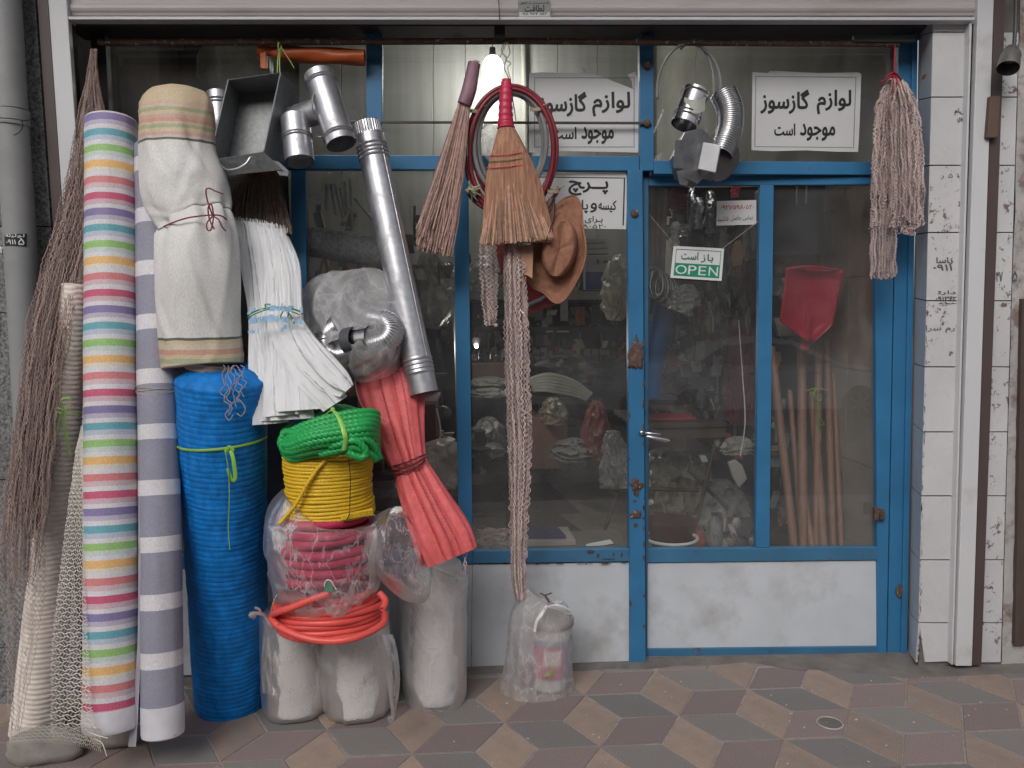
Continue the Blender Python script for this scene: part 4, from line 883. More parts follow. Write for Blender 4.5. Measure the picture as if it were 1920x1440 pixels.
# crimson rope in a torn bag
t = thing('bagged_crimson_rope', 'crimson rope coil in a crumpled clear plastic bag under the yellow rope', 'rope coil', P(610, 1115, YS))
M_crim = mat('crimson_rope', (.44, .02, .07), .7, var=.3, vscale=60, bump=.3, bscale=200)
zc0 = P(610, 1112, YS-.15).z; zc1 = P(610, 985, YS-.15).z
for i in range(7):
    mb = MB(); z = lerp(zc0+.03, zc1-.005, i/6); r0 = .150+.014*math.sin(i/6*3.1)
    mb.tube(coilpts(P(608, 1050, YS).x, YS, z, r0, .142, tilt=R.uniform(-.012, .012), ph=R.uniform(0, 6), wob=.08, seed=i+20), .0175, 8, closed=True, mod=lambda th, L: 1+.05*math.sin(th*4+L*60)); link('rope_loop', mb, M_crim, t, smooth='all')
rows = [(608, 962, 80, YS, .14), (606, 968, 98, YS, .165), (606, 990, 110, YS, .187), (610, 1030, 110, YS, .195), (613, 1070, 106, YS, .195), (612, 1100, 99, YS, .185), (612, 1122, 90, YS, .165), (612, 1150, 66, YS, .125)]
def cf(th, q): return .07*(max(0, ridge(math.cos(th)*2.0+q*1.2, math.sin(th)*2, q*5.2)-.5)-.2)+.04*nz(math.cos(th)*4, math.sin(th)*4, q*8)+.05*math.exp(-((q-.12)/.07)**2)*math.exp(-((th-3.3)/.5)**2)
M_film3 = film('crumpled_film', (.84, .66, .74), .09, bscale=14, bump=.9, gloss=.4, cre=.35)
link('bag', MB().loft(rows, 90, 70, cf, caps=False), M_film3, t, smooth='all')
mb = MB()
def tri(x, y):
    uL = lerp(560, 622, y); uR = lerp(706, 641, y); return P(lerp(uL, uR, x), lerp(1092, 1158, y)-5*math.sin(x*3.1)*(1-y), YS-.197-.022*y-.016*math.sin(x*3.1)+.006*nz(x*5, y*5))
mb.grid(tri, 20, 24); link('bag_flap', mb, M_film3, t, smooth='all')
mb = MB(); mb.grid(lambda x, y: P(lerp(503, 545, x)-2*math.sin(y*3), lerp(985, 1040, y)+8*x, YS-.10-.03*math.sin(y*3)*math.sin(x*3)+.01*nz(x*4, y*4)), 14, 18); link('bag_ear', mb, M_film3, t, smooth='all')
mb = MB(); mb.add([P(608, 1110, YS-.222), P(608, 1098, YS-.222), P(613, 1090, YS-.223), P(620, 1092, YS-.223), P(625, 1100, YS-.223), P(625, 1110, YS-.222)], [(0, 1, 2, 3, 4, 5)]); link('green_label', mb, mat('dull_green_label', (.10, .22, .14), .4), t)
mb = MB(); mb.tube(pxpath([(608, 1100, -.726), (611, 1089, -.727), (619, 1088, -.727), (626, 1098, -.727), (631, 1106, -.726)], 14), .0017, 5); link('white_string', mb, M_white, t)
# yellow rope coil
M_yel = mat('yellow_rope', (.74, .47, .02), .5, var=.12, vscale=30, transl=.05); M_yel2 = M_yel
t = thing('yellow_rope_coil', 'neatly wound coil of twisted yellow rope between the green rope and the crimson one', 'rope coil', P(620, 980, YS))
zy0 = P(618, 975, YS-.13).z; zy1 = P(618, 868, YS-.13).z; nl = 17
for i in range(nl):
    z = lerp(zy0, zy1, i/(nl-1)); mb = MB(); rx = .147*(1+.025*math.cos(i/(nl-1)*6.28))+R.uniform(-.003, .003)
    pts = coilpts(P(617, 920, YS).x, YS, z, rx, .135, n=260, tilt=.003, ph=i*.3, seed=i+50); lay_rope(mb, pts, .0068, .013, n=9, closed=True); link('rope_loop', mb, M_yel, t, smooth='all')
mb = MB(); e_ = resample(pxpath([(612, 862, YS-.142), (595, 880, YS-.15), (575, 910, YS-.15), (555, 945, YS-.145), (535, 970, YS-.14), (522, 984, YS-.14)], 60), .0035); lay_rope(mb, e_, .0066, .013); link('rope_end', mb, M_yel, t, smooth='all')
mb = MB(); mb.tube(pxpath([(654, 860, YS-.138), (657, 900, YS-.150), (656, 940, YS-.152), (655, 965, YS-.15), (646, 978, YS-.14)], 20), .0016, 5); link('black_thread', mb, M_black, t)
for k in range(3):
    mb = MB(); e_ = resample(pxpath([(640, 968+k*3, YS-.142), (670, 962+k*3, YS-.125), (699, 956+k*4, YS-.09)], 30), .0035); lay_rope(mb, e_, .0064, .013); link('rope_end', mb, M_yel, t, smooth='all')
# green rope hank
M_grn = mat('green_rope', (.018, .36, .085), .42, var=.15, vscale=30)
t = thing('green_rope_coil', 'hank of twisted green rope with a lime tie on top of the yellow coil', 'rope coil', P(618, 862, YS))
rr = random.Random(12)
def hank(px, r=.0118): 
    mb = MB(); e_ = resample(pxpath(px, 160), .0042); lay_rope(mb, e_, r, .017, n=12, depth=.30); link('rope_strand', mb, M_grn, t, smooth='all')
YG = YS-.02
for i in range(9):      # strands crossing the front in a sheaf: gathered at the tie, looping at both ends
    f = i/8; vL = lerp(806, 858, f); vM = lerp(778, 846, f); vR = lerp(768, 836, f); dpt = .11*math.sin(lerp(.35, 2.6, f)); a_ = rr.uniform(-3, 3)
    hank([(548+a_, vL-10+f*4, YG+.04), (528+a_*.6+8*abs(f-.5), lerp(812, 846, f), YG-.02-dpt*.3), (546+a_, vL+2, YG-.06-dpt*.6), (585, lerp(vL, vM, .5)+a_*.7, YG-.07-dpt), (640, vM+a_*.4, YG-.075-dpt), (685, lerp(vM, vR, .6)+a_*.5, YG-.05-dpt), (706+a_*.5, vR+8, YG-.02-dpt*.4), (704, vR+22, YG+.06)])
for i in range(6):       # back and top of the hank
    f = i/5; hank([(540+f*40, 812-f*22, YG+.02*i-.02), (590+f*20, 786-f*12, YG-.03+.015*i), (640, 770-f*6, YG+.015*i-.02), (690-f*10, 778, YG+.015*i-.01), (708, 800+f*6, YG+.02*i)])
for cx_, cy_, rx, ry, dy_ in ((540, 832, 13, 22, 0), (546, 835, 8, 15, -.02)):
    hank([(cx_+rx*1.8, cy_+ry*.95, YG-.11+dy_), (cx_, cy_+ry*.8, YG-.10+dy_), (cx_-rx, cy_, YG-.09+dy_), (cx_-rx*.2, cy_-ry, YG-.09+dy_), (cx_+rx*2.4, cy_-ry*.6, YG-.13+dy_), (cx_+rx*5, cy_-ry*.1, YG-.16+dy_)])
hank([(618, 838, YG-.17), (640, 832, YG-.185), (662, 826, YG-.19), (676, 832, YG-.185), (686, 846, YG-.18), (680, 858, YG-.18), (664, 854, YG-.185), (650, 846, YG-.185)])
hank([(664, 826, YG-.17), (684, 824, YG-.165), (700, 836, YG-.14), (708, 852, YG-.12), (712, 862, YG-.11)])
hank([(600, 852, YG-.15), (630, 845, YG-.17), (660, 838, YG-.18), (690, 850, YG-.16), (706, 862, YG-.13)])
M_lime2 = mat('lime_nylon_tie', (.38, .72, .16), .35, transl=.2)
mb = MB(); mb.tube(pxpath([(617, 772, YG-.06), (628, 772, YG-.10), (638, 788, YG-.17), (646, 812, YG-.205), (648, 828, YG-.205), (645, 844, YG-.20)], 26), .0085, 8, flat=.35, start=V((1, 0, 0))); mb.ball(P(624, 768, YG-.08), .009, 10, 6); mb.tube(pxpath([(624, 768, YG-.08), (612, 776, YG-.08), (604, 782, YG-.08)], 8), .005, 6, flat=.4); link('lime_tie', mb, M_lime2, t, smooth=True)
# --- tall bagged roll on the right of the stack, with its bag blown open
A3 = V((0, G(815, 1336).y+.10, .004)); A3.x = P(815, 1290, A3.y).x; B3 = V((P(822, 1060, A3.y).x, A3.y+.01, P(822, 1052, A3.y).z))
t = thing('bagged_roll', 'tall pale roll in a loose clear bag, standing right of the rope stack', 'wrapped roll', A3, group='pale rolls in clear plastic bags')
link('roll', roll(A3, B3, .092, .090), M_wroll, t, smooth=True)
rows = [(826, 1052, 52, A3.y, .10), (820, 1070, 60, A3.y, .105), (812, 1120, 65, A3.y, .112), (812, 1200, 64, A3.y, .112), (815, 1270, 62, A3.y, .110), (817, 1310, 57, A3.y, .105), (817, 1330, 40, A3.y, .08)]
def tf(th, q): return .05*max(0, ridge(math.cos(th)*1.4, math.sin(th)*1.4, q*7+2)-.35)*(1.3-q)+.035*nz(math.cos(th)*3, math.sin(th)*3, q*9)
link('bag', MB().loft(rows, 64, 90, tf, caps=False), M_film2, t, smooth='all')
rows = [(745, 955, 10, -.44, .02), (745, 968, 34, -.46, .05), (742, 1000, 52, -.50, .08), (748, 1040, 52, -.52, .09), (765, 1075, 44, -.53, .085), (785, 1105, 30, -.54, .06), (800, 1120, 10, -.54, .03)]
def bf(th, q): return .14*max(0, ridge(math.cos(th)*1.3+4, math.sin(th)*1.3, q*2.2)-.3)+.05*nz(math.cos(th)*3, math.sin(th)*3, q*6)
link('open_bag_mouth', MB().loft(rows, 60, 50, bf), M_film3, t, smooth='all')
# --- coral red sacks, tied at the waist
M_coral = mat('coral_woven_sack', (.84, .155, .16), .5, var=.14, vscale=22, bump=.9, bscale=55, bdist=.005, transl=.15)
t = thing('coral_sack_bundle', 'bundle of coral red woven sacks tied with dark cord and leaning on the bagged roll', 'sack bundle', P(830, 1052, -.5))
rows = [(716, 658, 46, -.30, .035), (722, 680, 53, -.31, .05), (734, 740, 56, -.36, .06), (750, 810, 44, -.41, .058), (763, 858, 35, -.45, .048), (770, 876, 32, -.46, .045), (782, 905, 37, -.48, .05), (808, 960, 44, -.51, .055), (832, 1010, 50, -.535, .055), (846, 1046, 48, -.55, .045)]
def rf(th, q):
    w = math.exp(-((q-.53)/.16)**2); k = .7*math.sin(th*7+1.2*nz(q*2, 1))+.5*math.sin(th*12+2+nz(q*3, 4)*1.5); k = math.copysign(abs(k)**.7, k)
    return (.085+.06*(q > .6)*(q-.6)*3)*k+.12*nz(math.cos(th)*2, math.sin(th)*2, q*3)+.03*w*math.sin(th*16)
link('sacks', MB().loft(rows, 130, 150, lambda th, q: rf(th, q)+.012*nz(math.cos(th)*3, math.sin(th)*3, q*60)), M_coral, t, smooth=60)
M_seam = mat('dark_red_thread', (.38, .03, .04), .6)
mb = MB()
for off in (-.35, .2, .55):
    pts = []
    for i, q in enumerate(crom(rows, 150)):
        if i > 146: break
        pts.append(P(q[0]+q[2]*off*.8+(2.2 if i % 2 else -2.2)*.7, q[1], q[3]-q[4]*math.sqrt(1-off*off)*1.10-.006))
    mb.tube(pts, .0011, 4)
link('stitched_seam', mb, M_seam, t)
for dz, (o_) in enumerate((-9, 0, 8)):
    mb = MB(); mb.tube(pxpath([(731, 884+o_, -.455), (742, 882+o_, -.50), (765, 875+o_, -.525), (785, 866+o_, -.52), (797, 858+o_*.6, -.48)], 24), .0034, 6, mod=lambda th, L: 1+.25*math.sin(th*2+L*300)); link('dark_cord', mb, mat('dark_maroon_cord', (.10, .025, .03), .7) if dz == 0 else bpy.data.materials['dark_maroon_cord'], t, smooth=True)
mb = MB()
for k in range(14):
    u0, v0 = R.choice([(R.uniform(738, 762), 662), (R.uniform(872, 892), R.uniform(1000, 1046))]); pts = [(u0, v0, -.37 if v0 < 700 else -.55)]
    for i in range(5): u0 += R.uniform(-5, 5); v0 += R.uniform(4, 11); pts.append((u0, v0, pts[0][2]-.01))
    mb.tube(pxpath(pts, 12), .0009, 3)
mb.tube(pxpath([(664, 690, -.37), (670, 740, -.42), (690, 775, -.44), (722, 786, -.45)], 20), .0012, 4); link('loose_threads', mb, mat('pale_pink_thread', (.66, .45, .45), .7), t, kind='stuff')
# ------------------------------------------------------------------ metal goods
M_galv = mat('galvanised_sheet', (.52, .52, .55), .36, metal=.85, var=.18, vscale=40, bump=.08, bscale=30, dirt=((.30, .30, .31), .5, .8, 12))
M_galvm = mat('matt_galvanised_sheet', (.27, .28, .285), .55, metal=.55, var=.22, vscale=70, bump=.1, bscale=90)
M_shiny = mat('bright_tin', (.50, .50, .51), .26, metal=1, var=.08, vscale=10, bump=.10, bscale=14, bdist=.004)
def flue(A_, B_, r, ribs, n=40, crimp=None):
    """pipe A->B with raised rings at given t's; crimp = end range with corrugated wall"""
    L = (B_-A_).length; N = 260; pr = []
    for i in range(N+1):
        s = i/N; q = r
        for c_ in ribs: q += r*.09*max(0, 1-abs((s-c_)*L/(.0042)))**.6
        pr.append((s, q))
    disp = None
    if crimp: disp = lambda th, s: (-.0018+.0018*math.cos(th*34)) if crimp[0] <= s <= crimp[1] else 0
    mb = MB(); mb.lathe(A_, B_, pr, 136 if crimp else n, caps=False, disp=disp); mb.lathe(A_, B_, [(1, r*.97), (.8, r*.96), (.79, .0)], n, caps=False); mb.lathe(A_, B_, [(0, r*.97), (.2, r*.96), (.21, 0)], n, caps=False); return mb
A = P(795, 738, -.40); B = P(688, 233, -.22); L = (B-A).length
t = thing('stove_pipe', 'long galvanised stove pipe leaning diagonally in front of the window, ribbed at both ends', 'pipe', A)
link('pipe', flue(A, B, .0535, [.075, .09, .105, .12, .87, .885, .90, .915], crimp=(.955, 1)), M_galv, t, smooth=True)
d_ = (B-A).normalized(); mb = MB(); a_ = V((.75, -.66, 0)); a_ = (a_-d_*a_.dot(d_)).normalized()*.0537; mb.tube([A+a_+d_*.1, B+a_-d_*.1], .0012, 5); link('seam', mb, M_galv, t)
# metal drawer / coal scuttle
t = thing('metal_drawer', 'open grey sheet metal box hanging by green twine from the rail at the left', 'box', P(480, 320, -.25))
Fq = [(428, 150), (526, 136), (494, 284), (392, 300)]; Bk = [(455, 178), (518, 172), (488, 290), (432, 300)]
fr_ = [P(u, v, y) for (u, v), y in zip(Fq, (-.30, -.33, -.40, -.37))]; bk_ = [P(u, v, y) for (u, v), y in zip([(452, 176), (556, 166), (528, 318), (430, 300)], (-.18, -.20, -.24, -.21))]
def sheetm(name, q, m_=M_galvm, th=.0018, par=None):
    n_ = (q[1]-q[0]).cross(q[3]-q[0]).normalized()*th; return link(name, MB().hexa(q, [p-n_ for p in q]), m_, par or t)
sheetm('base_sheet', bk_); sheetm('side_sheet', [fr_[0], fr_[3], bk_[3], bk_[0]]); sheetm('side_sheet', [fr_[1], fr_[2], bk_[2], bk_[1]]); sheetm('end_sheet', [fr_[0], fr_[1], bk_[1], bk_[0]])
lowq = [fr_[3], fr_[2], bk_[2], bk_[3]]; sheetm('end_sheet', lowq)
mb = MB(); loop = fr_+[fr_[0]]; mb.tube([fr_[2], fr_[1], fr_[0], fr_[3]], .0028, 6); link('rolled_edge', mb, M_galv, t, smooth=True)
lip = [P(392, 300, -.372), P(494, 285, -.403), P(530, 318, -.38), P(430, 328, -.345)]; sheetm('front_lip', lip)
mb = MB(); mb.tube(pxpath([(412, 308, -.37), (425, 318, -.40), (445, 316, -.42), (462, 306, -.425), (470, 295, -.42), (480, 296, -.40)], 24), .0045, 8); link('handle', mb, M_galv, t, smooth=True)
mb = MB(); mb.prism([P(505, 300, -.38), P(522, 303, -.378), P(541, 320, -.372), P(540, 330, -.372), P(524, 328, -.374)], V((0, .004, 0))); link('spout_tab', mb, M_galvm, t)
mb = MB(); mb.tube(pxpath([(525, 138, -.33), (524, 115, -.25), (526, 95, -.15), (528, 86, -.125)], 12), .0022, 5); mb.tube(pxpath([(520, 138, -.32), (521, 112, -.24), (525, 92, -.15)], 12), .0022, 5); mb.tube(pxpath([(528, 90, -.14), (540, 108, -.2), (552, 128, -.24)], 12), .0028, 5, flat=.5); mb.tube([P(524, 90, -.13)+V((0, math.cos(a_)*.02, math.sin(a_)*.02)) for a_ in [i/12*6.283 for i in range(12)]], .0022, 5, closed=True); link('green_twine', mb, mat('pale_green_twine', (.28, .42, .12), .6), t)
# T piece
t = thing('flue_tee', 'shiny galvanised T shaped flue piece hanging right of the metal box', 'pipe fitting', P(620, 275, -.3))
A = P(640, 270, -.36); B = P(598, 140, -.28); link('main_pipe', flue(A, B, .0535, [.10, .13, .87, .90]), M_galv, t, smooth=True)
mid = lerp(A, B, .52); link('branch_pipe', MB().lathe(mid, P(545, 225, -.24), [(0, .045), (1, .046)], 36, caps=False), M_galv, t, smooth=True)
mb = MB(); mb.tube([mid+V((math.cos(a_)*.01-.044, -.02+math.cos(a_)*.02, math.sin(a_)*.047)) for a_ in [i/24*6.283 for i in range(24)]], .003, 6, closed=True); link('rivet_collar', mb, M_galv, t, smooth=True)
t = thing('flue_elbow', 'short galvanised flue reducer hanging below the T piece beside the metal box', 'pipe fitting', P(560, 305, -.3))
A = P(562, 303, -.35); B = P(553, 222, -.30); link('pipe', flue(A, B, .052, [.50, .56], n=40), M_galv, t, smooth=True)
t = thing('flue_collar', 'small galvanised flue end showing behind the left edge of the metal box', 'pipe fitting', P(415, 250, -.15)); A = P(412, 250, -.17); B = P(408, 174, -.15); link('pipe', flue(A, B, .040, [.8, .72]), M_galv, t, smooth=True)
# orange plastic roll
M_orp = mat('orange_plastic', (.50, .10, .02), .4, var=.15, bump=.5, bscale=20, bdist=.004)
t = thing('orange_plastic_roll', 'rolled orange plastic sheet lying behind the green twine under the rail', 'plastic roll', P(590, 120, -.04))
mb = MB(); mb.tube(pxpath([(486, 92, -.07), (530, 100, -.07), (600, 104, -.07), (684, 108, -.07)], 40), lambda q: .030-.012*math.exp(-((q-.2)/.08)**2), 20, mod=lambda th, L: 1+.06*math.sin(th*3+L*30)); link('roll', mb, M_orp, t, smooth=True)
mb = MB(); mb.prism([P(486, 92, -.09), P(500, 92, -.09), P(500, 130, -.09), P(488, 128, -.09)], V((0, .015, 0))); link('folded_end', mb, M_orp, t, bevel=.004)
# flexible duct in a thin bag
M_flex = mat('aluminium_duct', (.62, .62, .64), .22, metal=.9, var=.05)
t = thing('bagged_flexible_duct', 'silver ribbed flexible duct bent into a U inside a thin clear plastic bag', 'duct', P(670, 680, -.40))
YD = -.40
mb = MB(); mb.tube(pxpath([(640, 610, YD-.02), (618, 628, YD), (612, 645, YD-.01), (618, 660, YD-.02), (640, 668, YD-.03), (690, 650, YD-.05), (722, 640, YD-.05), (733, 622, YD-.03), (722, 606, YD), (695, 600, YD+.02)], 360), .046, 22, mod=lambda th, L: 1+.055*math.sin(L*2*math.pi/.0075)); link('duct', mb, M_flex, t, smooth='all')
mb = MB(); mb.lathe(P(652, 640, YD-.04), P(696, 634, YD-.085), [(0, .044), (1, .044)], 30, caps=False); mb.lathe(P(652, 640, YD-.04), P(672, 637, YD-.06), [(1, .040), (1, 0)], 30, caps=False); link('collar', mb, M_shiny, t, smooth=True)
mb = MB(); mb.lathe(P(650, 640, YD-.055), P(668, 637, YD-.073), [(0, .047), (.5, .048), (1, .047)], 30, caps=False); link('dark_band', mb, mat('dark_rubber_band', (.08, .08, .1), .5), t, smooth=True)
rows = [(672, 508, 26, -.26, .02), (672, 520, 62, -.27, .04), (664, 550, 88, -.30, .06), (660, 590, 98, -.33, .085), (672, 630, 86, -.37, .105), (680, 660, 76, -.40, .11), (668, 684, 50, -.42, .085), (655, 694, 24, -.43, .04)]
def df_(th, q): return .30*(max(0, ridge(math.cos(th)*2.2+2, math.sin(th)*2.2, q*1.5)-.25)-.35)*(1.35-q)+.22*nz(math.cos(th)*1.4+5, math.sin(th)*1.4, q*3)+.05*nz(math.cos(th)*5, math.sin(th)*5, q*8)
link('bag', MB().loft(rows, 72, 60, df_), film('thin_duct_bag', (.78, .78, .80), .30, bscale=9, bump=.5, bdist=.01, gloss=.2), t, smooth='all')
# reed broom and sticks hanging behind
M_reed = shades('dark_reed', (.31, .23, .19), .85, (.7, 1.2))
def bristles(mb, top, bot, n, r, seed, depth=.02, bend=2.0, frayed=6, sides=3):
    """fan of straws: top/bot = (uL, vL, uR, vR, Y)"""
    rr = random.Random(seed)
    for k in range(n):
        mb.mi = rr.choice([0, 0, 1, 1, 2])
        x = rr.random(); y = rr.uniform(-1, 1); xt = min(1, max(0, x+rr.gauss(0, .05)))
        p0 = (lerp(top[0], top[2], xt), lerp(top[1], top[3], xt), top[4]+y*depth*.35*math.sqrt(max(0, 1-(2*xt-1)**2)))
        vb = lerp(bot[1], bot[3], x)-abs(rr.gauss(0, frayed)); p2 = (lerp(bot[0], bot[2], x), vb, bot[4]+y*depth*math.sqrt(max(0, 1-(2*x-1)**2)))
        p1 = (lerp(p0[0], p2[0], .45)+rr.uniform(-bend, bend), lerp(p0[1], p2[1], .5), lerp(p0[2], p2[2], .5)-.004); p15 = (lerp(p0[0], p2[0], .76)+rr.uniform(-bend, bend), lerp(p0[1], p2[1], .78), lerp(p0[2], p2[2], .78))
        mb.tube([P(*p0), P(*p1), P(*p15), P(*p2)], r*rr.uniform(.7, 1.2), sides, caps=False)
t = thing('reed_broom', 'dark reed broom hanging behind the metal box and the white sacks', 'broom', P(490, 430, -.1))
mb = MB(); bristles(mb, (448, 315, 520, 315, -.10), (420, 425, 548, 440, -.14), 330, .0016, 3, .03); link('reeds', mb, M_reed, t, kind='stuff')
mb = MB(); mb.lathe(P(485, 330, -.10), P(490, 296, -.10), [(0, .055), (1, .03)], 16); link('binding', mb, mat('dark_red_binding', (.2, .03, .04), .6), t, smooth=True)
# netting roll and tool pack seen behind the duct bag
t = thing('steel_wool_roll', 'grey knitted roll lying across the window behind the stove pipe', 'net roll', P(640, 490, .18))
mb = MB(); mb.tube(pxpath([(572, 452, .12), (640, 462, .12), (720, 475, .12), (740, 478, .12)], 60), .062, 24, mod=lambda th, L: 1+.10*nz(math.cos(th)*4, math.sin(th)*4, L*60)); link('roll', mb, mat('grey_knit', (.30, .30, .33), .8, var=.5, vscale=70, bump=1.0, bscale=90, bdist=.006), t, smooth='all')
t = thing('tool_pack', 'clear plastic pack of chrome tools hanging high in the window left of the stove pipe', 'tools', P(640, 440, .12))
M_tool = mat('dull_chrome', (.40, .40, .42), .3, metal=.9)
for k, (a_, b_) in enumerate((((612, 345), (612, 395)), ((620, 345), (630, 402)), ((628, 345), (643, 408)), ((638, 352), (650, 405)), ((656, 335), (661, 428)), ((665, 372), (700, 412)), ((645, 340), (652, 400)))):
    mb = MB(); mb.tube([P(*a_, .12), P(*b_, .12)], .006, 8); link('tool', mb, M_tool, t, smooth=True)
mb = MB(); mb.grid(lambda x, y: P(lerp(572, 705, x)+4*nz(y*4, 1), lerp(322, 446, y), .085+.03*nz(x*3, y*3)), 24, 22); link('bag', mb, film('tool_bag_film', (.6, .6, .58), .16, bscale=10), t, smooth='all')
t = thing('hanging_film_bag', 'pale crumpled plastic bag hanging high at the left behind the metal box', 'bag', P(430, 150, .1)); rows = [(415, 60, 20, .15, .04), (425, 90, 50, .15, .06), (440, 130, 66, .15, .08), (445, 165, 50, .15, .06), (440, 190, 20, .15, .04)]
link('film', MB().loft(rows, 48, 40, bf), film('yellowish_film', (.55, .53, .46), .5, bscale=9), t, smooth='all')
# --- cobbles, drain ring
M_stone = mat('cobble_stone', (.27, .245, .225), .9, var=.35, vscale=8, bump=.6, bscale=40, bdist=.006)
for u, v, rx, rz, lab, sd_ in ((70, 1425, .13, .05, 'rough angular cobble in the bottom left corner', 1), (208, 1404, .085, .055, 'rounded cobble under the end of the striped roll', 4)):
    c = G(u, v+8); mb = MB(); mb.ball(c+V((0, .05, rz*.7)), rx, 22, 14, disp=lambda d: .22*nz(d.x*1.6+sd_, d.y*1.6, d.z*1.6)+.05*nz(d.x*6, d.y*6, d.z*6), sc3=(1, .6, .5)); single('cobble', mb, M_stone, lab, 'stone', smooth=True)
c = G(1556, 1357, .0); mb = MB(); mb.tube([c+V((math.cos(a_)*.044, math.sin(a_)*.044, .003)) for a_ in [i/40*6.283 for i in range(40)]], .0028, 6, closed=True)
t = thing('floor_drain', 'small round drain set in the pavement in front of the door', 'drain', c); link('rim', mb, mat('pale_metal_rim', (.42, .40, .37), .5), t, smooth=True)
mb = MB(); mb.lathe(c+V((0, 0, .0005)), c+V((0, 0, .0015)), [(0, .043), (1, .043)], 30); link('cover', mb, M_cement, t)
# --- drainpipe at the far left with stickers
t = thing('drainpipe', 'grey plastic drainpipe wired to the granite wall at the far left', 'pipe', P(50, 900, -.25))
M_pvc = mat('grey_pvc', (.27, .275, .28), .5, var=.06, vscale=3, dirt=((.17, .165, .16), .5, .8, 3))
A = P(5, -80, -.26); B = P(36, 420, -.26); Cc = P(60, 860, -.26); mb = MB(); mb.tube([A, P(22, 205, -.26)], .052, 28); link('upper_pipe', mb, M_pvc, t, smooth=True)
mb = MB(); mb.tube([P(22, 207, -.26), P(23, 236, -.26)], .058, 28); link('collar', mb, M_pvc, t, smooth=True); mb = MB(); mb.tube([P(23, 237, -.26), B, Cc], .054, 28); link('lower_pipe', mb, M_pvc, t, smooth=True)
mb = MB(); mb.tube(pxpath([(-5, 221, -.33), (20, 222, -.325), (45, 226, -.30), (62, 224, -.24), (65, 228, -.2)], 16), .0016, 4); mb.tube(pxpath([(40, 226, -.31), (43, 236, -.31), (36, 248, -.31), (25, 254, -.32)], 12), .0016, 4); link('binding_wire', mb, M_black, t)
t = thing('black_sticker', 'small black printed sticker on the drainpipe and wall at the far left', 'sticker', P(30, 460, -.32))
mb = MB()
def onpipe(u, v, off=.0): # wrap on the pipe surface
    c_ = lerp(P(23, 237, -.26), B, (v-237)/183); dx = P(u, v, -.30).x-c_.x; dx = max(-.05, min(.05, dx)); return V((c_.x+dx, c_.y-math.sqrt(.0548**2-dx**2)-off, P(u, v, -.30).z))
mb.grid(lambda x, y: onpipe(lerp(10, 49, x), lerp(438+4*(1-x), 462, y)), 12, 3); link('print', mb, M_ink, t, smooth=True)
mb = MB(); ink(mb, '\uFEEA\uFEE7\uFEF4\uFEDF\uFEEE\uFEDF', (.05, .05, .95, .35), lambda x, y: onpipe(lerp(12, 48, x), lerp(438, 462, y), .0012), .03); ink(mb, '\u06F5', (.72, .38, .95, .9), lambda x, y: onpipe(lerp(12, 48, x), lerp(438, 462, y), .0012), .03)
ink(mb, '\u06F0\u06F9\u06F1\u06F1', (.1, .5, .6, .85), lambda x, y: onpipe(lerp(12, 48, x), lerp(438, 462, y), .0012), .03); link('lettering', mb, M_white, t)
mb = MB(); ink(mb, '\u06F2\u06F1\u06F5', (0, 0, 1, 1), sheet_at([(0, 462), (20, 462), (20, 474), (0, 474)], -.187), .03); link('lettering', mb, M_white, t)
# ================================================================== goods hanging in the middle and at the right
def paper(name, px, Y, lab, cat='sign', torn=None, m_=None, th=.0008):
    at = sheet_at(px, Y); t = thing(name, lab, cat, at(.5, 1))
    if torn: pts = [at(*q) for q in torn]
    else: pts = [at(0, 0), at(1, 0), at(1, 1), at(0, 1)]
    mb = MB(); mb.prism(pts, V((0, th, 0))); link('paper', mb, m_ or M_paper, t); return t, at
def lines(t, at, items, m_, name='lettering', off=-.0009):
    mb = MB()
    for text, box, bold in items: ink(mb, text, box, lambda x, y: at(x, y, off), bold)
    return link(name, mb, m_, t, kind='stuff')
def border(mb, at, x0, y0, x1, y1, nx, ny, s=.5, off=-.0009):
    """dotted frame"""
    def sq(cx_, cy_, w, h): mb.add([at(cx_-w, cy_-h, off), at(cx_+w, cy_-h, off), at(cx_+w, cy_+h, off), at(cx_-w, cy_+h, off)], [(0, 1, 2, 3)])
    w = (x1-x0)/nx*.30; h = (y1-y0)/ny*.30
    for i in range(nx+1):
        for y in (y0, y1): sq(lerp(x0, x1, i/nx), y, w, .006)
    for j in range(1, ny):
        for x in (x0, x1): sq(x, lerp(y0, y1, j/ny), .0045, h)
LAV = '\uFEAF\uFEEE\uFEB3\uFEAF\uFE8E\uFB94'; LAV1 = '\uFEE1\uFEAF\uFE8D\uFEEE\uFEDF'; MOJ = '\uFEA9\uFEEE\uFE9F\uFEEE\uFEE3'; AST = '\uFE96\uFEB3\uFE8D'
# right sign
t, at = paper('paper_sign', [(1411, 135), (1615, 137), (1610, 285), (1409, 283)], .0005, 'clean white Persian paper sign on the transom glass beside the string mop', torn=[(0, 0), (.14, .01), (.16, -.02), (.6, .005), (.97, -.01), (1, .01), (1, .6), (.995, 1), (.8, 1.0), (.5, .985), (.2, 1.0), (0, .99)])
lines(t, at, [(LAV, (.08, .22, .52, .52), .035), (LAV1, (.60, .22, .91, .52), .035), (MOJ, (.45, .65, .77, .86), .028), (AST, (.21, .65, .40, .80), .028)], M_ink)
mb = MB(); border(mb, at, .03, .055, .95, .945, 46, 32); link('dotted_border', mb, M_inkgrey, t, kind='stuff')
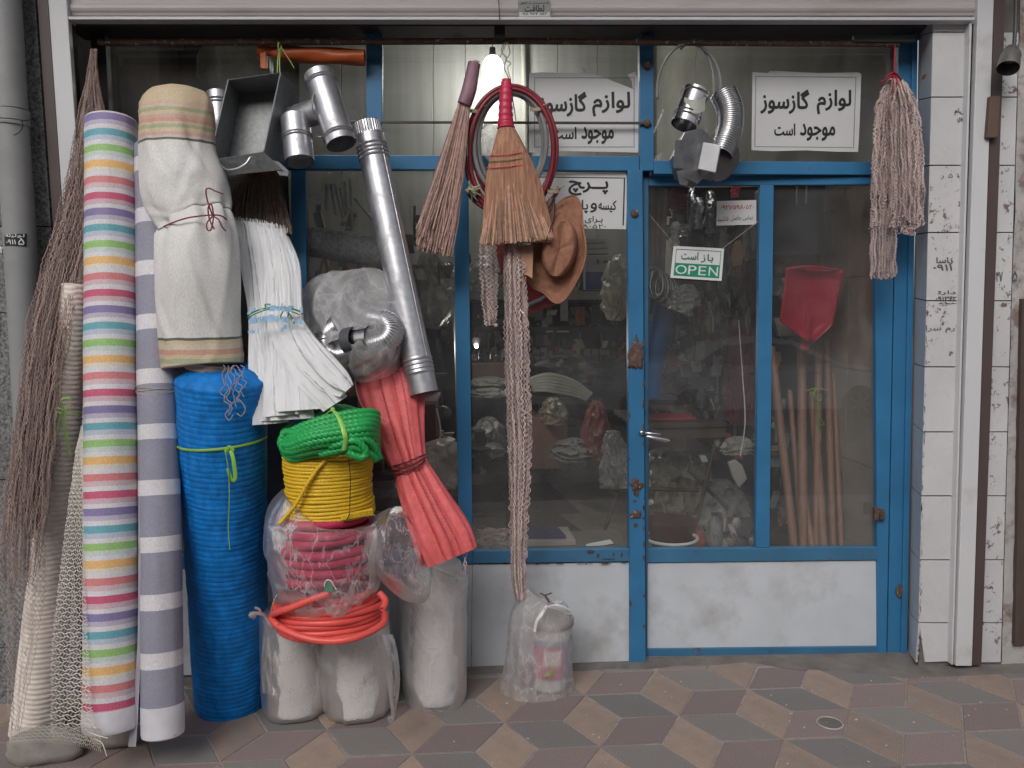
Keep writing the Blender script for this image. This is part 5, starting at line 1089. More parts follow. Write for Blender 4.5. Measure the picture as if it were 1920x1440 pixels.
# torn sign in the middle
t, at = paper('paper_sign', [(992, 137), (1197, 137), (1197, 286), (992, 286)], .0005, 'torn white Persian paper sign on the transom glass behind the hose rings', torn=[(0, 0), (.12, -.01), (.48, 0), (.50, -.07), (.53, 0), (.66, .04), (.95, .20), (.94, .1), (.90, .02), (.97, -.02), (1, .1), (1, 1), (.3, .98), (0, 1)])
lines(t, at, [(LAV, (.09, .24, .52, .54), .035), (LAV1, (.58, .24, .92, .54), .035), (MOJ, (.48, .68, .77, .89), .028), (AST, (.20, .68, .43, .83), .028)], M_ink)
mb = MB(); border(mb, at, .05, .06, .96, .93, 46, 32); link('dotted_border', mb, M_inkgrey, t, kind='stuff')
# lower sign
t, at = paper('paper_sign', [(1010, 325), (1177, 327), (1174, 430), (1008, 427)], .0005, 'framed white Persian paper sign on the window behind the straw hat')
GP = '\uFB7A\uFEAE\uFB58'
lines(t, at, [('\uFB7B\uFEAE\u0640\u0640\uFB58', (.34, .13, .78, .39), .03), ('\uFEEA\uFEB4\uFEF4\uFB90', (.68, .48, .88, .69), .022), ('\uFEED', (.59, .53, .66, .70), .022), ('\uFB8F\uFEF4\uFE98\uFEB3\uFEFC\uFB58', (.06, .48, .56, .72), .02), ('\uFBFC\uFE8D\uFEAE\u0640\uFE91', (.53, .77, .73, .90), .02), ('\uFEE5\uFE8E\uFEA4\uFE97\uFE8E\uFEB3', (.2, .77, .48, .90), .02), ('\u06F0\u06F9\u06F2\u06F7\u06F5\u06F9\u06F8\u06F0\u06F5\u06F2\u06F0', (.14, .92, .77, .99), .01)], M_ink)
mb = MB()
for a_, b_ in (((.02, .06), (.975, .075)), ((.957, .07), (.972, .93))): mb.add([at(a_[0], a_[1], -.0009), at(b_[0], a_[1], -.0009), at(b_[0], b_[1], -.0009), at(a_[0], b_[1], -.0009)], [(0, 1, 2, 3)])
link('black_border', mb, M_ink, t)
# small phone note on the door
yb = lambda u: dy(u)+.0005
t, at = paper('phone_note', [(1344, 377), (1418, 375), (1418, 421), (1343, 423)], [yb(1344), yb(1418), yb(1418), yb(1343)], 'small white note with a red phone number on the door glass', 'note')
lines(t, at, [('\u06F0\u06F9\u06F2\u06F7\u06F5\u06F9\u06F8\u06F0\u06F5\u06F2\u06F0', (.10, .18, .94, .36), .01)], M_inkred, 'red_number')
lines(t, at, [('\uFEAA\uFEF4\uFEB7\uFE8E\uFED3', (.02, .62, .30, .88), .0), ('\uFEDE\uFEBB\uFE8E\uFEA3', (.36, .58, .62, .86), .0), ('\uFEB1\uFE8E\uFEE4\uFE97', (.66, .62, .92, .84), .0)], M_ink)
# OPEN sign
q = [(1263, 461), (1358, 466), (1353, 527), (1257, 521)]; at = sheet_at(q, [yb(u)-.004 for u, v in q])
t = thing('open_sign', 'green and white OPEN sign in Persian and English hanging on the door glass', 'sign', at(.5, 1))
mb = MB(); c4 = [at(0, 0), at(1, 0), at(1, 1), at(0, 1)]; mb.hexa(c4, [p+V((0, .004, 0)) for p in c4]); link('board', mb, M_white, t, bevel=.001)
def rectat(mb, x0, y0, x1, y1, off): mb.add([at(x0, y0, off), at(x1, y0, off), at(x1, y1, off), at(x0, y1, off)], [(0, 1, 2, 3)])
mb = MB(); rectat(mb, .055, .52, .945, .92, -.0008); link('green_field', mb, M_inkgreen, t)
mb = MB(); rectat(mb, .055, .085, .945, .105, -.0008); rectat(mb, .055, .105, .067, .52, -.0008); rectat(mb, .933, .105, .945, .52, -.0008); link('green_outline', mb, M_inkgreen, t)
mb = MB(); ink(mb, '\uFEAF\uFE8E\uFE91', (.56, .20, .80, .47), lambda x, y: at(x, y, -.0014), .02); ink(mb, AST, (.17, .16, .50, .40), lambda x, y: at(x, y, -.0014), .02); link('persian_word', mb, M_inkteal, t)
mb = MB(); ink(mb, 'O', (.08, .58, .30, .86), lambda x, y: at(x, y, -.0016), .004); ink(mb, 'P', (.33, .58, .49, .86), lambda x, y: at(x, y, -.0016), .004); ink(mb, 'E', (.53, .58, .68, .86), lambda x, y: at(x, y, -.0016), .004); ink(mb, 'N', (.73, .58, .91, .86), lambda x, y: at(x, y, -.0016), .004); link('open_word', mb, M_white, t)
mb = MB(); mb.tube([at(.06, .02), P(1215, 400, .05)], .0012, 4); mb.tube([at(.95, .02), P(1422, 415, .02)], .0012, 4); link('string', mb, M_netp, t, kind='stuff')

# --- hose rings
M_hr = mat('dark_red_hose', (.20, .02, .03), .4); M_hg = mat('grey_clear_hose', (.20, .20, .20), .3, spec=.6); M_tie = mat('frayed_tie', (.42, .38, .26), .8)
t = thing('hose_rings', 'hanging oval rings of dark red and grey hose tied together behind the straw brooms', 'hose', P(960, 410, -.17))
def oval(cu, cv, ru, rv, Y, r, m_, name, a0=0, a1=360, n=80, tw=0):
    pts = [P(cu+ru*math.sin(rad(a))*(1+.02*math.sin(rad(a*2+tw))), cv-rv*math.cos(rad(a)), Y+.006*math.sin(rad(a*3+tw))) for a in [lerp(a0, a1, i/n) for i in range(n+(0 if a1-a0 >= 360 else 1))]]
    mb = MB(); mb.tube(pts, r, 10, closed=a1-a0 >= 360); link(name, mb, m_, t, smooth='all')
oval(958, 283, 86, 122, -.16, .0085, M_hr, 'red_hose'); oval(959, 284, 80, 117, -.175, .0085, M_hr, 'red_hose', tw=60); oval(962, 276, 76, 112, -.15, .0085, M_hr, 'red_hose', tw=120)
oval(957, 270, 68, 98, -.165, .0095, M_hg, 'grey_hose', tw=20); oval(958, 268, 62, 92, -.15, .0090, M_hg, 'grey_hose', tw=90)
oval(962, 340, 88, 62, -.15, .0085, M_hr, 'red_hose', 100, 250)
for u, v in ((893, 208), (1005, 205), (1037, 358)):
    mb = MB(); c = P(u, v, -.165)
    for k in range(3): mb.tube([c+V((math.cos(a_)*.022, math.sin(a_)*.02, (k-1)*.004+math.sin(a_)*.006)) for a_ in [i/16*6.283 for i in range(16)]], .0022, 5, closed=True)
    mb.tube([c, c+V((.03, -.02, .012)), c+V((.045, -.01, .02))], .0025, 4); link('tie', mb, M_tie, t)
mb = MB(); c = P(884, 357, -.185); rr = random.Random(2)
for k in range(16):
    d = V((rr.uniform(-1, 1), rr.uniform(-.6, .2), rr.uniform(-1, 1))).normalized(); e = c+d*rr.uniform(.02, .04); mb.tube([c, c+d*.015+V((0, -.01, 0)), e], .0035, 5)
mb.ball(c, .018, 10, 7, disp=lambda d: .3*nz(d.x*4, d.y*4, d.z*4)); link('frayed_knot', mb, M_tie, t, smooth=True)
mb = MB(); mb.tube(pxpath([(948, 78, -.125), (940, 95, -.15), (950, 110, -.16), (945, 125, -.16), (955, 150, -.16), (962, 190, -.17), (968, 230, -.17)], 40), .0022, 5)
mb.tube(pxpath([(952, 80, -.13), (956, 100, -.15), (948, 112, -.15), (958, 118, -.15), (952, 128, -.15), (958, 150, -.16)], 30), .0016, 4); mb.tube(pxpath([(928, 120, -.15), (938, 105, -.15), (946, 88, -.14), (952, 78, -.125)], 14), .0016, 4); link('hanging_wire', mb, mat('wire_grey', (.22, .22, .20), .6), t)
rows = [(925, 235, 14, -.13, .012), (920, 262, 24, -.13, .02), (930, 285, 22, -.13, .02), (945, 300, 10, -.13, .01)]; link('plastic_scrap', MB().loft(rows, 30, 24, bf), film('scrap_film', (.6, .6, .6), .3), t, smooth='all')
# --- main straw broom
M_straw = shades('straw', (.50, .29, .20), .7, (.55, 1.3)); M_redw = mat('red_wrap', (.50, .02, .07), .4, var=.15, bump=.3, bscale=60)
t = thing('straw_broom', 'wide straw broom with red wrapped neck hanging straight in front of the hose rings', 'broom', P(970, 465, -.26))
rows = [(950, 150, 8, -.22, .016), (949, 165, 11, -.225, .02), (948, 195, 12, -.23, .022), (948, 225, 13.5, -.235, .024), (949, 241, 16, -.24, .026)]
link('red_neck', MB().loft(rows, 24, 40, lambda th, q: .06*math.sin(q*60)), M_redw, t, smooth='all')
mb = MB(); rows = [(949, 238, 14, -.24, .02), (955, 290, 34, -.25, .026), (963, 360, 54, -.25, .028), (968, 420, 62, -.25, .026), (969, 455, 64, -.25, .02)]; mb.loft(rows, 40, 30, folds(30, .04, 0, 1)); link('straw_core', mb, mat('straw_core', (.38, .19, .12), .8, var=.5, vscale=30, stretch=(5, 5, .3)), t, smooth=True)
mb = MB(); bristles(mb, (937, 240, 963, 240, -.245), (901, 462, 1038, 450, -.255), 560, .0024, 11, .036, 1.6, 4); link('straws', mb, M_straw, t, kind='stuff')
mb = MB()
for v0, du, m in ((288, 33, 0), (299, 36, 1), (311, 40, 0)):
    mb.mi = m; pts = [(952+du*math.sin(a), v0-3*math.sin(a)+1.3*(i % 2), -.245-.034*math.cos(a)-.004) for i, a in enumerate([lerp(-1.5, 1.5, k/34) for k in range(35)])]; mb.tube([P(*p) for p in pts], .0017, 4)
link('stitching', mb, [mat('red_stitch', (.70, .06, .05), .5), mat('olive_stitch', (.25, .20, .08), .6)], t)
# --- second broom, tilted
M_straw2 = shades('pinkish_straw', (.42, .26, .22), .75, (.45, 1.3))
t = thing('straw_broom', 'narrow pinkish straw broom hanging tilted left of the hose rings', 'broom', P(820, 485, -.22))
rows = [(889, 118, 11, -.18, .018), (885, 140, 12, -.18, .02), (880, 165, 13, -.185, .022), (874, 185, 13, -.19, .024), (870, 196, 13, -.19, .024)]
link('taped_neck', MB().loft(rows, 22, 24, folds(9, .05, 0, 2)), mat('purple_tape', (.27, .14, .19), .55, var=.3, bump=.4, bscale=50), t, smooth='all')
mb = MB()
for k in range(14): mb.tube([P(889+R.uniform(-9, 9), 124, -.18+R.uniform(-.012, .012)), P(890+R.uniform(-11, 11), 114+R.uniform(-2, 4), -.18+R.uniform(-.012, .012))], .002, 4)
link('cut_ends', mb, M_straw2, t)
mb = MB(); bristles(mb, (860, 194, 882, 197, -.19), (779, 470, 848, 484, -.22), 300, .0021, 17, .026, 7, 16); link('straws', mb, M_straw2, t, kind='stuff')
# --- straw hat
M_hat = mat('brown_straw_hat', (.31, .145, .09), .85, var=.25, vscale=60, bump=.5, bscale=160, stretch=(1, 1, 1))
t = thing('straw_hat', 'brown straw hat hanging on its side beside the wide broom', 'hat', P(1045, 565, -.2))
# brim: saddle shaped disc seen obliquely; crown in front of it
def hat(x, y):       # x angle, y radius
    th = x*2*math.pi; ca, sa = math.cos(th), math.sin(th); ax_ = (.30, -.95)   # long axis in the photo plane (right, down): tilted
    brim = lerp(36, 1, y) if False else 0
    wv = 1+.07*math.sin(th*3+1)*y+.05*math.sin(th*5)*y; rl, rs = lerp(52, 104, y)*wv, lerp(30, 52, y)*wv; rl2 = rl*(1.0 if ca < 0 else .95)
    ex, ey = ca*rl2, sa*rs                     # along long axis (up-right), across
    u = 1047+ex*ax_[0]*.55+ey*.98; v = 468+ex*ax_[1]+ey*.14
    Yb_ = -.165-.050*y*y*(1-math.cos(2*th))/2*1.5+.014*y*math.sin(3*th+.5)+.05*y*y*(ca*.0+(sa < 0)*abs(sa))+.012*y+.02*math.sin(th*2)*y+.006*nz(ca*3, sa*3, y*4)
    return P(u, v, Yb_)
mb = MB(); mb.grid(hat, 72, 14); link('brim', mb, M_hat, t, smooth='all')
mb = MB(); mb.tube([hat(i/72, 1.0) for i in range(72)], .0035, 6, closed=True); link('brim_edge', mb, M_hat, t, smooth='all')
def crown(x, y):
    th = x*2*math.pi; ca, sa = math.cos(th), math.sin(th); k = math.sqrt(max(0, 1-y**2.6)); rl, rs = 56*lerp(.72, 1, k), 33*lerp(.62, 1, k)
    if y > .96: rl *= (1-y)*25*.8; rs *= (1-y)*25*.8
    ex, ey = ca*rl, sa*rs; dent = .03*math.exp(-(ey/11)**2)*(y > .7)*(y-.7)/.3
    u = 1049+ex*.17+ey; v = 466-ex*.98+ey*.14; return P(u, v, -.165-.082*y+dent+.004*nz(ca*2, sa*2, y*3))
mb = MB(); mb.grid(crown, 60, 24); link('crown', mb, M_hat, t, smooth='all')
mb = MB(); mb.tube(pxpath([(1040, 372, -.21), (1038, 410, -.26), (1020, 460, -.27)], 14), .0016, 4); mb.tube(pxpath([(1040, 365, -.17), (1032, 385, -.2), (1012, 410, -.22)], 10), .003, 5); link('chin_cord', mb, M_black, t)
t = thing('cardboard_tag', 'plain brown paper tag hanging between the wide broom and the straw hat', 'tag', P(990, 520, -.2))
mb = MB(); mb.prism([P(974, 462, -.215), P(1000, 458, -.215), P(998, 522, -.225), P(988, 516, -.222), P(977, 515, -.22)], V((0, .003, 0))); link('card', mb, mat('brown_card', (.42, .24, .15), .8), t)
mb = MB(); mb.tube([P(987, 462, -.217), P(985, 440, -.2)], .0015, 4); link('string', mb, M_netp, t)
t = thing('leather_strap', 'brown leather strap hanging from the red hose tie behind the broom', 'strap', P(1030, 430, -.19))
mb = MB(); mb.prism([P(1028, 372, -.18), P(1042, 370, -.18), P(1036, 440, -.19), P(1020, 432, -.19)], V((0, .004, 0))); link('strap', mb, mat('brown_leather', (.16, .085, .06), .5), t)
# --- long pale net, and the short one
t = thing('hanging_net', 'long pale pink cotton net hanging straight down to the bagged bucket', 'net', P(972, 1120, -.25))
rows = [(962, 440, 17, -.20), (965, 500, 20, -.21), (968, 600, 22, -.215), (970, 700, 23, -.22), (974, 800, 22, -.225), (974, 900, 19, -.23), (972, 1000, 15, -.235), (972, 1080, 13, -.24), (976, 1125, 9, -.245)]
mb = MB(); net(mb, rows, 26, 150, .0023, .018, 2.4, 21, .0); link('net', mb, M_netps, t, kind='stuff')
mb = MB()
rr = random.Random(8)
for k in range(46):
    f = rr.random(); q = crom(rows, 100)[int(f*96)]; sgn = rr.choice([-1, 1, 1]); pts = [(q[0]+sgn*q[2]*.8, q[1], q[3]-.015)]
    for a in range(1, 8): th = a/7*3.3; pts.append((q[0]+sgn*(q[2]*.8+6*math.sin(th)), q[1]+14*a/7+rr.uniform(-1, 1), q[3]-.015))
    mb.tube([P(*p) for p in pts], .0019, 3, caps=False)
link('loose_loops', mb, M_netp, t, kind='stuff')
t = thing('short_net', 'short tangled pale net hanging left of the long one, ending in knots', 'net', P(918, 612, -.12))
mb = MB(); net(mb, [(915, 440, 15, -.12), (916, 500, 16, -.12), (918, 560, 14, -.125), (920, 612, 10, -.13)], 13, 44, .0021, .012, 2.6, 31, .12)
for u, v in ((912, 606), (930, 610), (927, 590)): mb.ball(P(u, v, -.13), .008, 8, 6)
link('net', mb, M_netps, t, kind='stuff')
# --- string mop at the right
t = thing('string_mop', 'pale string mop tied with red tape hanging in front of the right door post', 'mop', P(1680, 525, -.2))
rows = [(1679, 148, 12, -.16), (1680, 175, 30, -.18), (1682, 215, 42, -.19), (1684, 300, 46, -.20), (1684, 380, 48, -.205), (1680, 430, 48, -.205), (1662, 470, 32, -.20), (1656, 522, 24, -.2)]
mb = MB(); net(mb, rows[:6], 60, 110, .0025, .03, 2.6, 41, .14); net(mb, [(1680, 150, 9, -.15), (1680, 200, 30, -.16), (1684, 300, 40, -.165), (1684, 425, 42, -.17)], 44, 100, .0026, .012, 2.2, 47, .05); net(mb, [(1664, 170, 10, -.17), (1660, 300, 24, -.195), (1657, 420, 24, -.20), (1655, 525, 24, -.20)], 36, 110, .0025, .02, 2.4, 43, .06); link('strings', mb, M_netps, t, kind='stuff')
mb = MB(); rr = random.Random(5)
for k in range(26):
    u0 = rr.choice([rr.uniform(1632, 1680), rr.uniform(1685, 1722)]); v0 = 508 if u0 < 1680 else 425; w_ = rr.uniform(3, 6); mb.tube([P(u0+w_*math.sin(a_), v0+7-w_*1.6*math.cos(a_), -.21+rr.uniform(-.01, .01)) for a_ in [i/10*6.283 for i in range(10)]], .0021, 3, closed=True)
link('end_loops', mb, M_netp, t, kind='stuff')
mb = MB(); mb.tube(pxpath([(1678, 84, -.12), (1677, 110, -.14), (1676, 140, -.17)], 10), .003, 5)
for pts in ([(1676, 140, -.19), (1664, 148, -.2), (1650, 154, -.2)], [(1676, 138, -.19), (1674, 160, -.21), (1668, 182, -.215)], [(1678, 138, -.19), (1683, 160, -.21), (1685, 176, -.215)], [(1660, 146, -.195), (1676, 136, -.2), (1690, 150, -.195)]): mb.tube(pxpath(pts, 8), .0065, 6, flat=.5)
link('red_tape', mb, mat('red_tape', (.40, .02, .05), .5), t, smooth=True)
# --- tin elbows at the right of the transom
M_tin2 = mat('brushed_tin', (.27, .27, .28), .38, metal=.9, var=.35, vscale=14, bump=.2, bscale=12, bdist=.004)
t = thing('tin_elbow_set', 'cluster of bright tin duct elbows and a faceted box hanging above the door', 'pipe fitting', P(1320, 350, -.16))
A = P(1282, 235, -.20); B = P(1305, 172, -.17); 
mb = flue(A, B, .050, [.2, .3, .9]); link('left_elbow', mb, M_shiny, t, smooth=True)
mb = MB(); mb.lathe(lerp(B, A, .06), lerp(B, A, .0), [(0, .0515), (1, .0515)], 30, caps=False); link('rim', mb, M_shiny, t, smooth=True)
e_ = pxpath([(1356, 176, -.13), (1368, 205, -.15), (1368, 240, -.17), (1358, 270, -.19), (1350, 290, -.2)], 220)
mb = MB(); mb.tube(e_, lambda q: .052-.006*q, 34, caps=False, mod=lambda th, L: 1+.05*abs(math.sin(L*math.pi/.009))); mb.tube(e_[:60], .046, 30, caps=False); mb.tube(e_[58:62], .046, 30); link('ribbed_elbow', mb, M_shiny, t, smooth='all')
def facet(name, pts, Y, dep, m_):
    mb = MB(); mb.prism([P(u, v, Y+(u-pts[0][0])*k_) for u, v in pts], V((.01, dep, 0))); link(name, mb, m_, t, bevel=.003)
k_ = .0004; facet('faceted_box', [(1283, 247), (1316, 240), (1340, 262), (1336, 318), (1308, 345), (1272, 330), (1262, 292)], -.235, .10, M_tin2)
k_ = .0016; facet('side_panel', [(1266, 262), (1314, 262), (1306, 318), (1262, 316)], -.262, .03, M_tin2)
k_ = -.0012; facet('bright_face', [(1318, 266), (1352, 272), (1342, 324), (1308, 317)], -.262, .03, mat('pale_tin', (.62, .62, .64), .3, metal=.6))  # this face takes a paler tin than the rest of the box
k_ = .001; facet('lower_flap', [(1268, 320), (1300, 322), (1288, 349), (1274, 346)], -.25, .03, M_tin2)
mb = MB(); mb.lathe(P(1338, 296, -.15), P(1345, 293, -.20), [(0, .09), (.3, .094), (.9, .088), (1, .02)], 44); link('round_cover', mb, M_shiny, t, smooth=True)
mb = MB(); mb.grid(lambda x, y: P(lerp(1283, 1322, x), lerp(182, 208, y)+5*math.sin(x*3.14), -.2215-.022*math.sin(x*3.14)), 8, 4); link('paper_label', mb, M_paper_old, t, smooth=True)
mb = MB(); mb.tube(pxpath([(1308, 84, -.12), (1302, 130, -.15), (1304, 172, -.17)], 12), .0012, 4); link('hanging_wire', mb, M_tool, t)
t = thing('clear_hose_loop', 'thin grey hose looped over the rail above the tin elbows', 'hose', P(1290, 250, -.12)); oval(1292, 170, 60, 88, -.11, .006, M_hg, 'hose', -100, 95)
oval(1297, 172, 42, 92, -.10, .005, M_hg, 'hose', -30, 95)
# --- bag with a bucket at the foot of the wall
t = thing('bagged_bucket', 'clear plastic bag tied with white tape holding a paint bucket, standing on the pavement', 'bag', G(1008, 1318)+V((0, .1, 0)))
yb_ = G(1008, 1316).y+.115
A = V((P(1030, 1290, yb_).x, yb_, .012)); B = V((A.x+.012, yb_, P(1030, 1165, yb_).z)); rb = .083
link('bucket', MB().lathe(A, B, [(0, rb*.86), (.02, rb*.9), (1, rb)], 40), mat('white_bucket', (.55, .55, .56), .35), t, smooth=True)
mb = MB(); mb.lathe(B-V((0, 0, .012)), B+V((0, 0, .02)), [(0, rb*1.03), (.15, rb*1.07), (.8, rb*1.07), (1, rb*1.02)], 40); link('lid', mb, mat('grey_lid', (.33, .30, .29), .5), t, smooth=True)
mb = MB(); m_lab = [mat('dusky_pink_label', (.42, .10, .14), .4), mat('pale_label', (.55, .45, .46), .4), mat('blue_grey_label', (.20, .24, .32), .4)]
def cyl(th0, th1, z0, z1, mi, rr_=1.012):
    mb.mi = mi; n_ = 14; vs = []
    for i in range(n_+1):
        th = rad(lerp(th0, th1, i/n_))
        for z in (z0, z1): c = lerp(A, B, z); q = rb*lerp(.88, 1, z)*rr_; vs.append(c+V((math.sin(th)*q, -math.cos(th)*q, 0)))
    mb.add(vs, [(2*i, 2*i+2, 2*i+3, 2*i+1) for i in range(n_)])
cyl(-60, 35, .2, .72, 0, 1.04); cyl(-25, 25, .42, .66, 1, 1.05); cyl(35, 85, .2, .72, 2, 1.04); cyl(-60, 85, .72, .80, 2, 1.04)
link('label', mb, m_lab, t)
mb = MB(); mb.ball(A+V((-.085, -.02, .05)), .04, 16, 10, disp=lambda d: .3*nz(d.x*2, d.y*2, d.z*2), sc3=(.8, .8, 1.2)); link('packet', mb, mat('dark_packet', (.10, .05, .06), .4), t, smooth=True)
mb = MB(); rr = random.Random(3)
for k in range(30): x, y = rr.uniform(-.10, .07), rr.uniform(-.075, .03); d = V((rr.uniform(-.03, .03), rr.uniform(-.02, .02), rr.uniform(.0, .03))); c = A+V((x, y, .012)); mb.tube([c, c+d*.5+V((0, 0, .01)), c+d], .004, 5)
link('scraps', mb, mat('pale_scraps', (.5, .48, .46), .7), t)
rows = [(1015, 1118, 22, yb_, .03), (1012, 1126, 44, yb_, .06), (1012, 1150, 58, yb_, .095), (1012, 1200, 62, yb_, .108), (1010, 1250, 66, yb_, .115), (1008, 1290, 72, yb_, .118), (1008, 1306, 73, yb_, .112), (1008, 1312, 60, yb_, .09)]
def bgf(th, q): return .08*(max(0, ridge(math.cos(th)*1.7+7, math.sin(th)*1.7, q*2.6)-.3)-.15)+.06*nz(math.cos(th)*3, math.sin(th)*3, q*6)
link('bag', MB().loft(rows, 76, 70, bgf), film('bucket_bag_film', (.80, .76, .77), .38, bscale=16, bump=.8), t, smooth='all')
mb = MB(); yf_ = yb_-.12
mb.tube(pxpath([(1024, 1138, yf_+.03), (1016, 1150, yf_-.01), (1006, 1165, yf_-.015), (1002, 1184, yf_-.012)], 14), .0065, 6, flat=.35, start=V((1, 0, 0))); mb.tube(pxpath([(1024, 1138, yf_+.02), (1045, 1134, yf_), (1066, 1142, yf_+.01), (1072, 1150, yf_+.02), (1060, 1150, yf_-.005), (1040, 1142, yf_-.005), (1024, 1139, yf_)], 30), .0055, 6, flat=.35); mb.ball(P(1024, 1139, yf_+.005), .009, 10, 6); link('white_tape', mb, M_white, t, smooth=True)
mb = MB(); mb.tube(pxpath([(1014, 1112, yb_-.02), (1022, 1116, yb_-.04), (1034, 1112, yb_-.03)], 8), .003, 5); mb.tube(pxpath([(1022, 1116, yb_-.04), (1030, 1130, yb_-.06)], 5), .004, 5); link('brown_scrap', mb, M_rust, t)
mb = MB()
for d in ((-8, 6), (7, -10), (10, 4), (-2, 10)): mb.tube([P(1029, 1262, yf_-.008), P(1029+d[0]*.6, 1262+d[1]*.7, yf_-.014), P(1029+d[0], 1262+d[1], yf_-.008)], .0035, 5, flat=.5)
link('green_tie', mb, M_lime, t)
# --- gooseneck lamp at the far right
t = thing('wall_lamp', 'small dusty metal bell lamp hanging against the wall at the top right edge', 'lamp', P(1898, 130, -.24))
mb = MB(); mb.lathe(P(1898, 88, -.27), P(1890, 128, -.31), [(0, .010), (.1, .024), (.4, .034), (.8, .038), (1, .038)], 28, caps=False); mb.ball(P(1896, 105, -.29), .034, 20, 12, sc3=(1, 1, .8)); link('shade', mb, mat('dusty_steel', (.25, .24, .23), .42, metal=.7), t, smooth=True)
mb = MB(); mb.tube(pxpath([(1905, -30, -.24), (1904, 40, -.25), (1901, 90, -.27)], 12), .007, 8); link('stem', mb, M_steel_dark, t, smooth=True)
def cr(amp=.22, f=1.6, seed=0):
    return lambda th, q: amp*(2.2*max(0, ridge(math.cos(th)*f+seed, math.sin(th)*f, q*4.2+seed)-.3)-.6)+amp*.5*nz(math.cos(th)*5, math.sin(th)*5, q*11+seed)
# ================================================================== things inside the shop, seen through the glass
Yb = 3.55
M_dk = mat('dark_shelf_wood', (.05, .042, .038), .6, var=.3); M_cardb = mat('cardboard', (.22, .14, .10), .85, var=.12, vscale=5)
sh_ = thing('back_shelves', 'dark shelf unit against the back wall with a white top shelf board', 'shelf', P(1020, 880, 4.0))
link('back_panel', MB().slab([(560, 566), (1200, 566), (1200, 880), (560, 880)], 4.12, 4.15), mat('black_shelf_back', (.035, .034, .034), .7), sh_)
link('shelf_board', MB().slab([(560, 546), (1200, 546), (1200, 562), (560, 562)], 3.6, 4.1), mat('white_shelf_board', (.40, .40, .38), .5), sh_)
for v in (613, 677, 745, 800): link('shelf_board', MB().slab([(560, v), (1200, v), (1200, v+5), (560, v+5)], 3.7, 4.1), M_dk, sh_)
for u in (570, 720, 868, 1180): link('upright', MB().slab([(u, 562), (u+8, 562), (u+8, 885), (u, 885)], 3.68, 3.72), M_dk, sh_)
rr = random.Random(77)
def bx(name, u0, v0, u1, v1, Y, col, lab, cat='box', depth=.12, rough=.6, group=None, lid=False):
    a = P(u0, v1, Y); b = P(u1, v0, Y); t = single(name, MB().box(a.x, b.x, Y, Y+depth, a.z, b.z), mat('m_'+name+'_%d_%d' % (u0, v0), col, rough, var=.15), lab, cat, group, bevel=.004); return t
GR = 'small packets on the dark back shelves'
items = [(1000, 655, 1012, 675, (.35, .36, .36)), (1014, 652, 1026, 675, (.40, .40, .42)), (1028, 658, 1036, 675, (.3, .32, .34)), (1040, 650, 1056, 663, (.35, .05, .04)), (1040, 664, 1056, 676, (.38, .10, .08)), (1075, 645, 1088, 676, (.62, .42, .03)), (1096, 654, 1108, 676, (.30, .30, .31)), (1110, 654, 1122, 676, (.32, .32, .33)), (1128, 660, 1140, 676, (.10, .10, .11)), (1146, 655, 1156, 676, (.14, .13, .12)), (745, 600, 770, 612, (.2, .2, .2)), (780, 596, 800, 612, (.12, .12, .12)), (810, 590, 842, 612, (.24, .25, .24))]
labs = ['grey packet first in the row on the shelf right of the long net', 'pale tall packet second in the row beside the long net', 'thin greyish packet third in the row beside the long net', 'red tin stacked uppermost on the middle back shelf', 'red tin beneath the other red tin on the back shelf', 'yellow box standing on the middle back shelf', 'left one of two small square grey boxes right of the yellow box', 'right one of two small square grey boxes right of the yellow box', 'dark box at the right end of the middle shelf', 'dark narrow box nearest the blue door post', 'low dark box on the shelf left of the blue post', 'blackish box beside the stove pipe end on the shelf', 'grey wide box next to the blue post on the shelf']
for (u0, v0, u1, v1, c_), l_ in zip(items, labs): bx('shelf_box', u0, v0, u1, v1, 3.75, c_, l_, depth=.1)
# silver packets row, left part
for k in range(6):
    u = 886+k*11; rows = [(u, 656+rr.uniform(-3, 3), 4, 3.75, .02), (u, 665, 6, 3.75, .03), (u, 676, 6, 3.75, .03)]
    single('silver_packet', MB().loft(rows, 14, 8, lambda th, q: .2*nz(th, q*4, k)), bpy.data.materials['bright_tin'], ['leftmost', 'second', 'third', 'fourth', 'fifth', 'rightmost'][k]+' shiny silver packet of the row on the shelf under the small lamp', 'packet', 'silver packets under the small lamp', smooth=True)
# hanging small goods on the upper dark panel
for (u, v, w, h, col, lab) in ((1058, 580, 7, 22, (.42, .43, .42), 'white narrow card pack hanging under the hat'), (1088, 592, 9, 17, (.34, .13, .06), 'orange brown pack hanging on the dark panel'), (1010, 590, 8, 10, (.16, .16, .15), 'small grey pack hanging beside the red dustpan'), (1030, 600, 6, 8, (.25, .24, .23), 'pale blister pack hanging right of the red dustpan'), (1120, 590, 10, 18, (.08, .08, .09), 'black tool pack hanging near the blue post')):
    t = thing('hanging_pack', lab, 'packet', P(u, v+h, 3.6)); mb = MB(); mb.rect(u-w, v-h, u+w, v+h, 3.6, 3.63); link('card', mb, mat('pack_%d' % u, col, .5, var=.4, vscale=20), t, bevel=.003); mb = MB(); mb.tube([P(u, v-h, 3.6), P(u, v-h-12, 3.6)], .003, 4); link('hook', mb, M_black, t)
mb = MB(); mb.slab([(1024, 620.5), (1067, 620.5), (1067, 623), (1024, 623)], 3.65, 3.69); single('price_strip', mb, M_white, 'thin white strip on the edge of the upper dark shelf', 'strip')
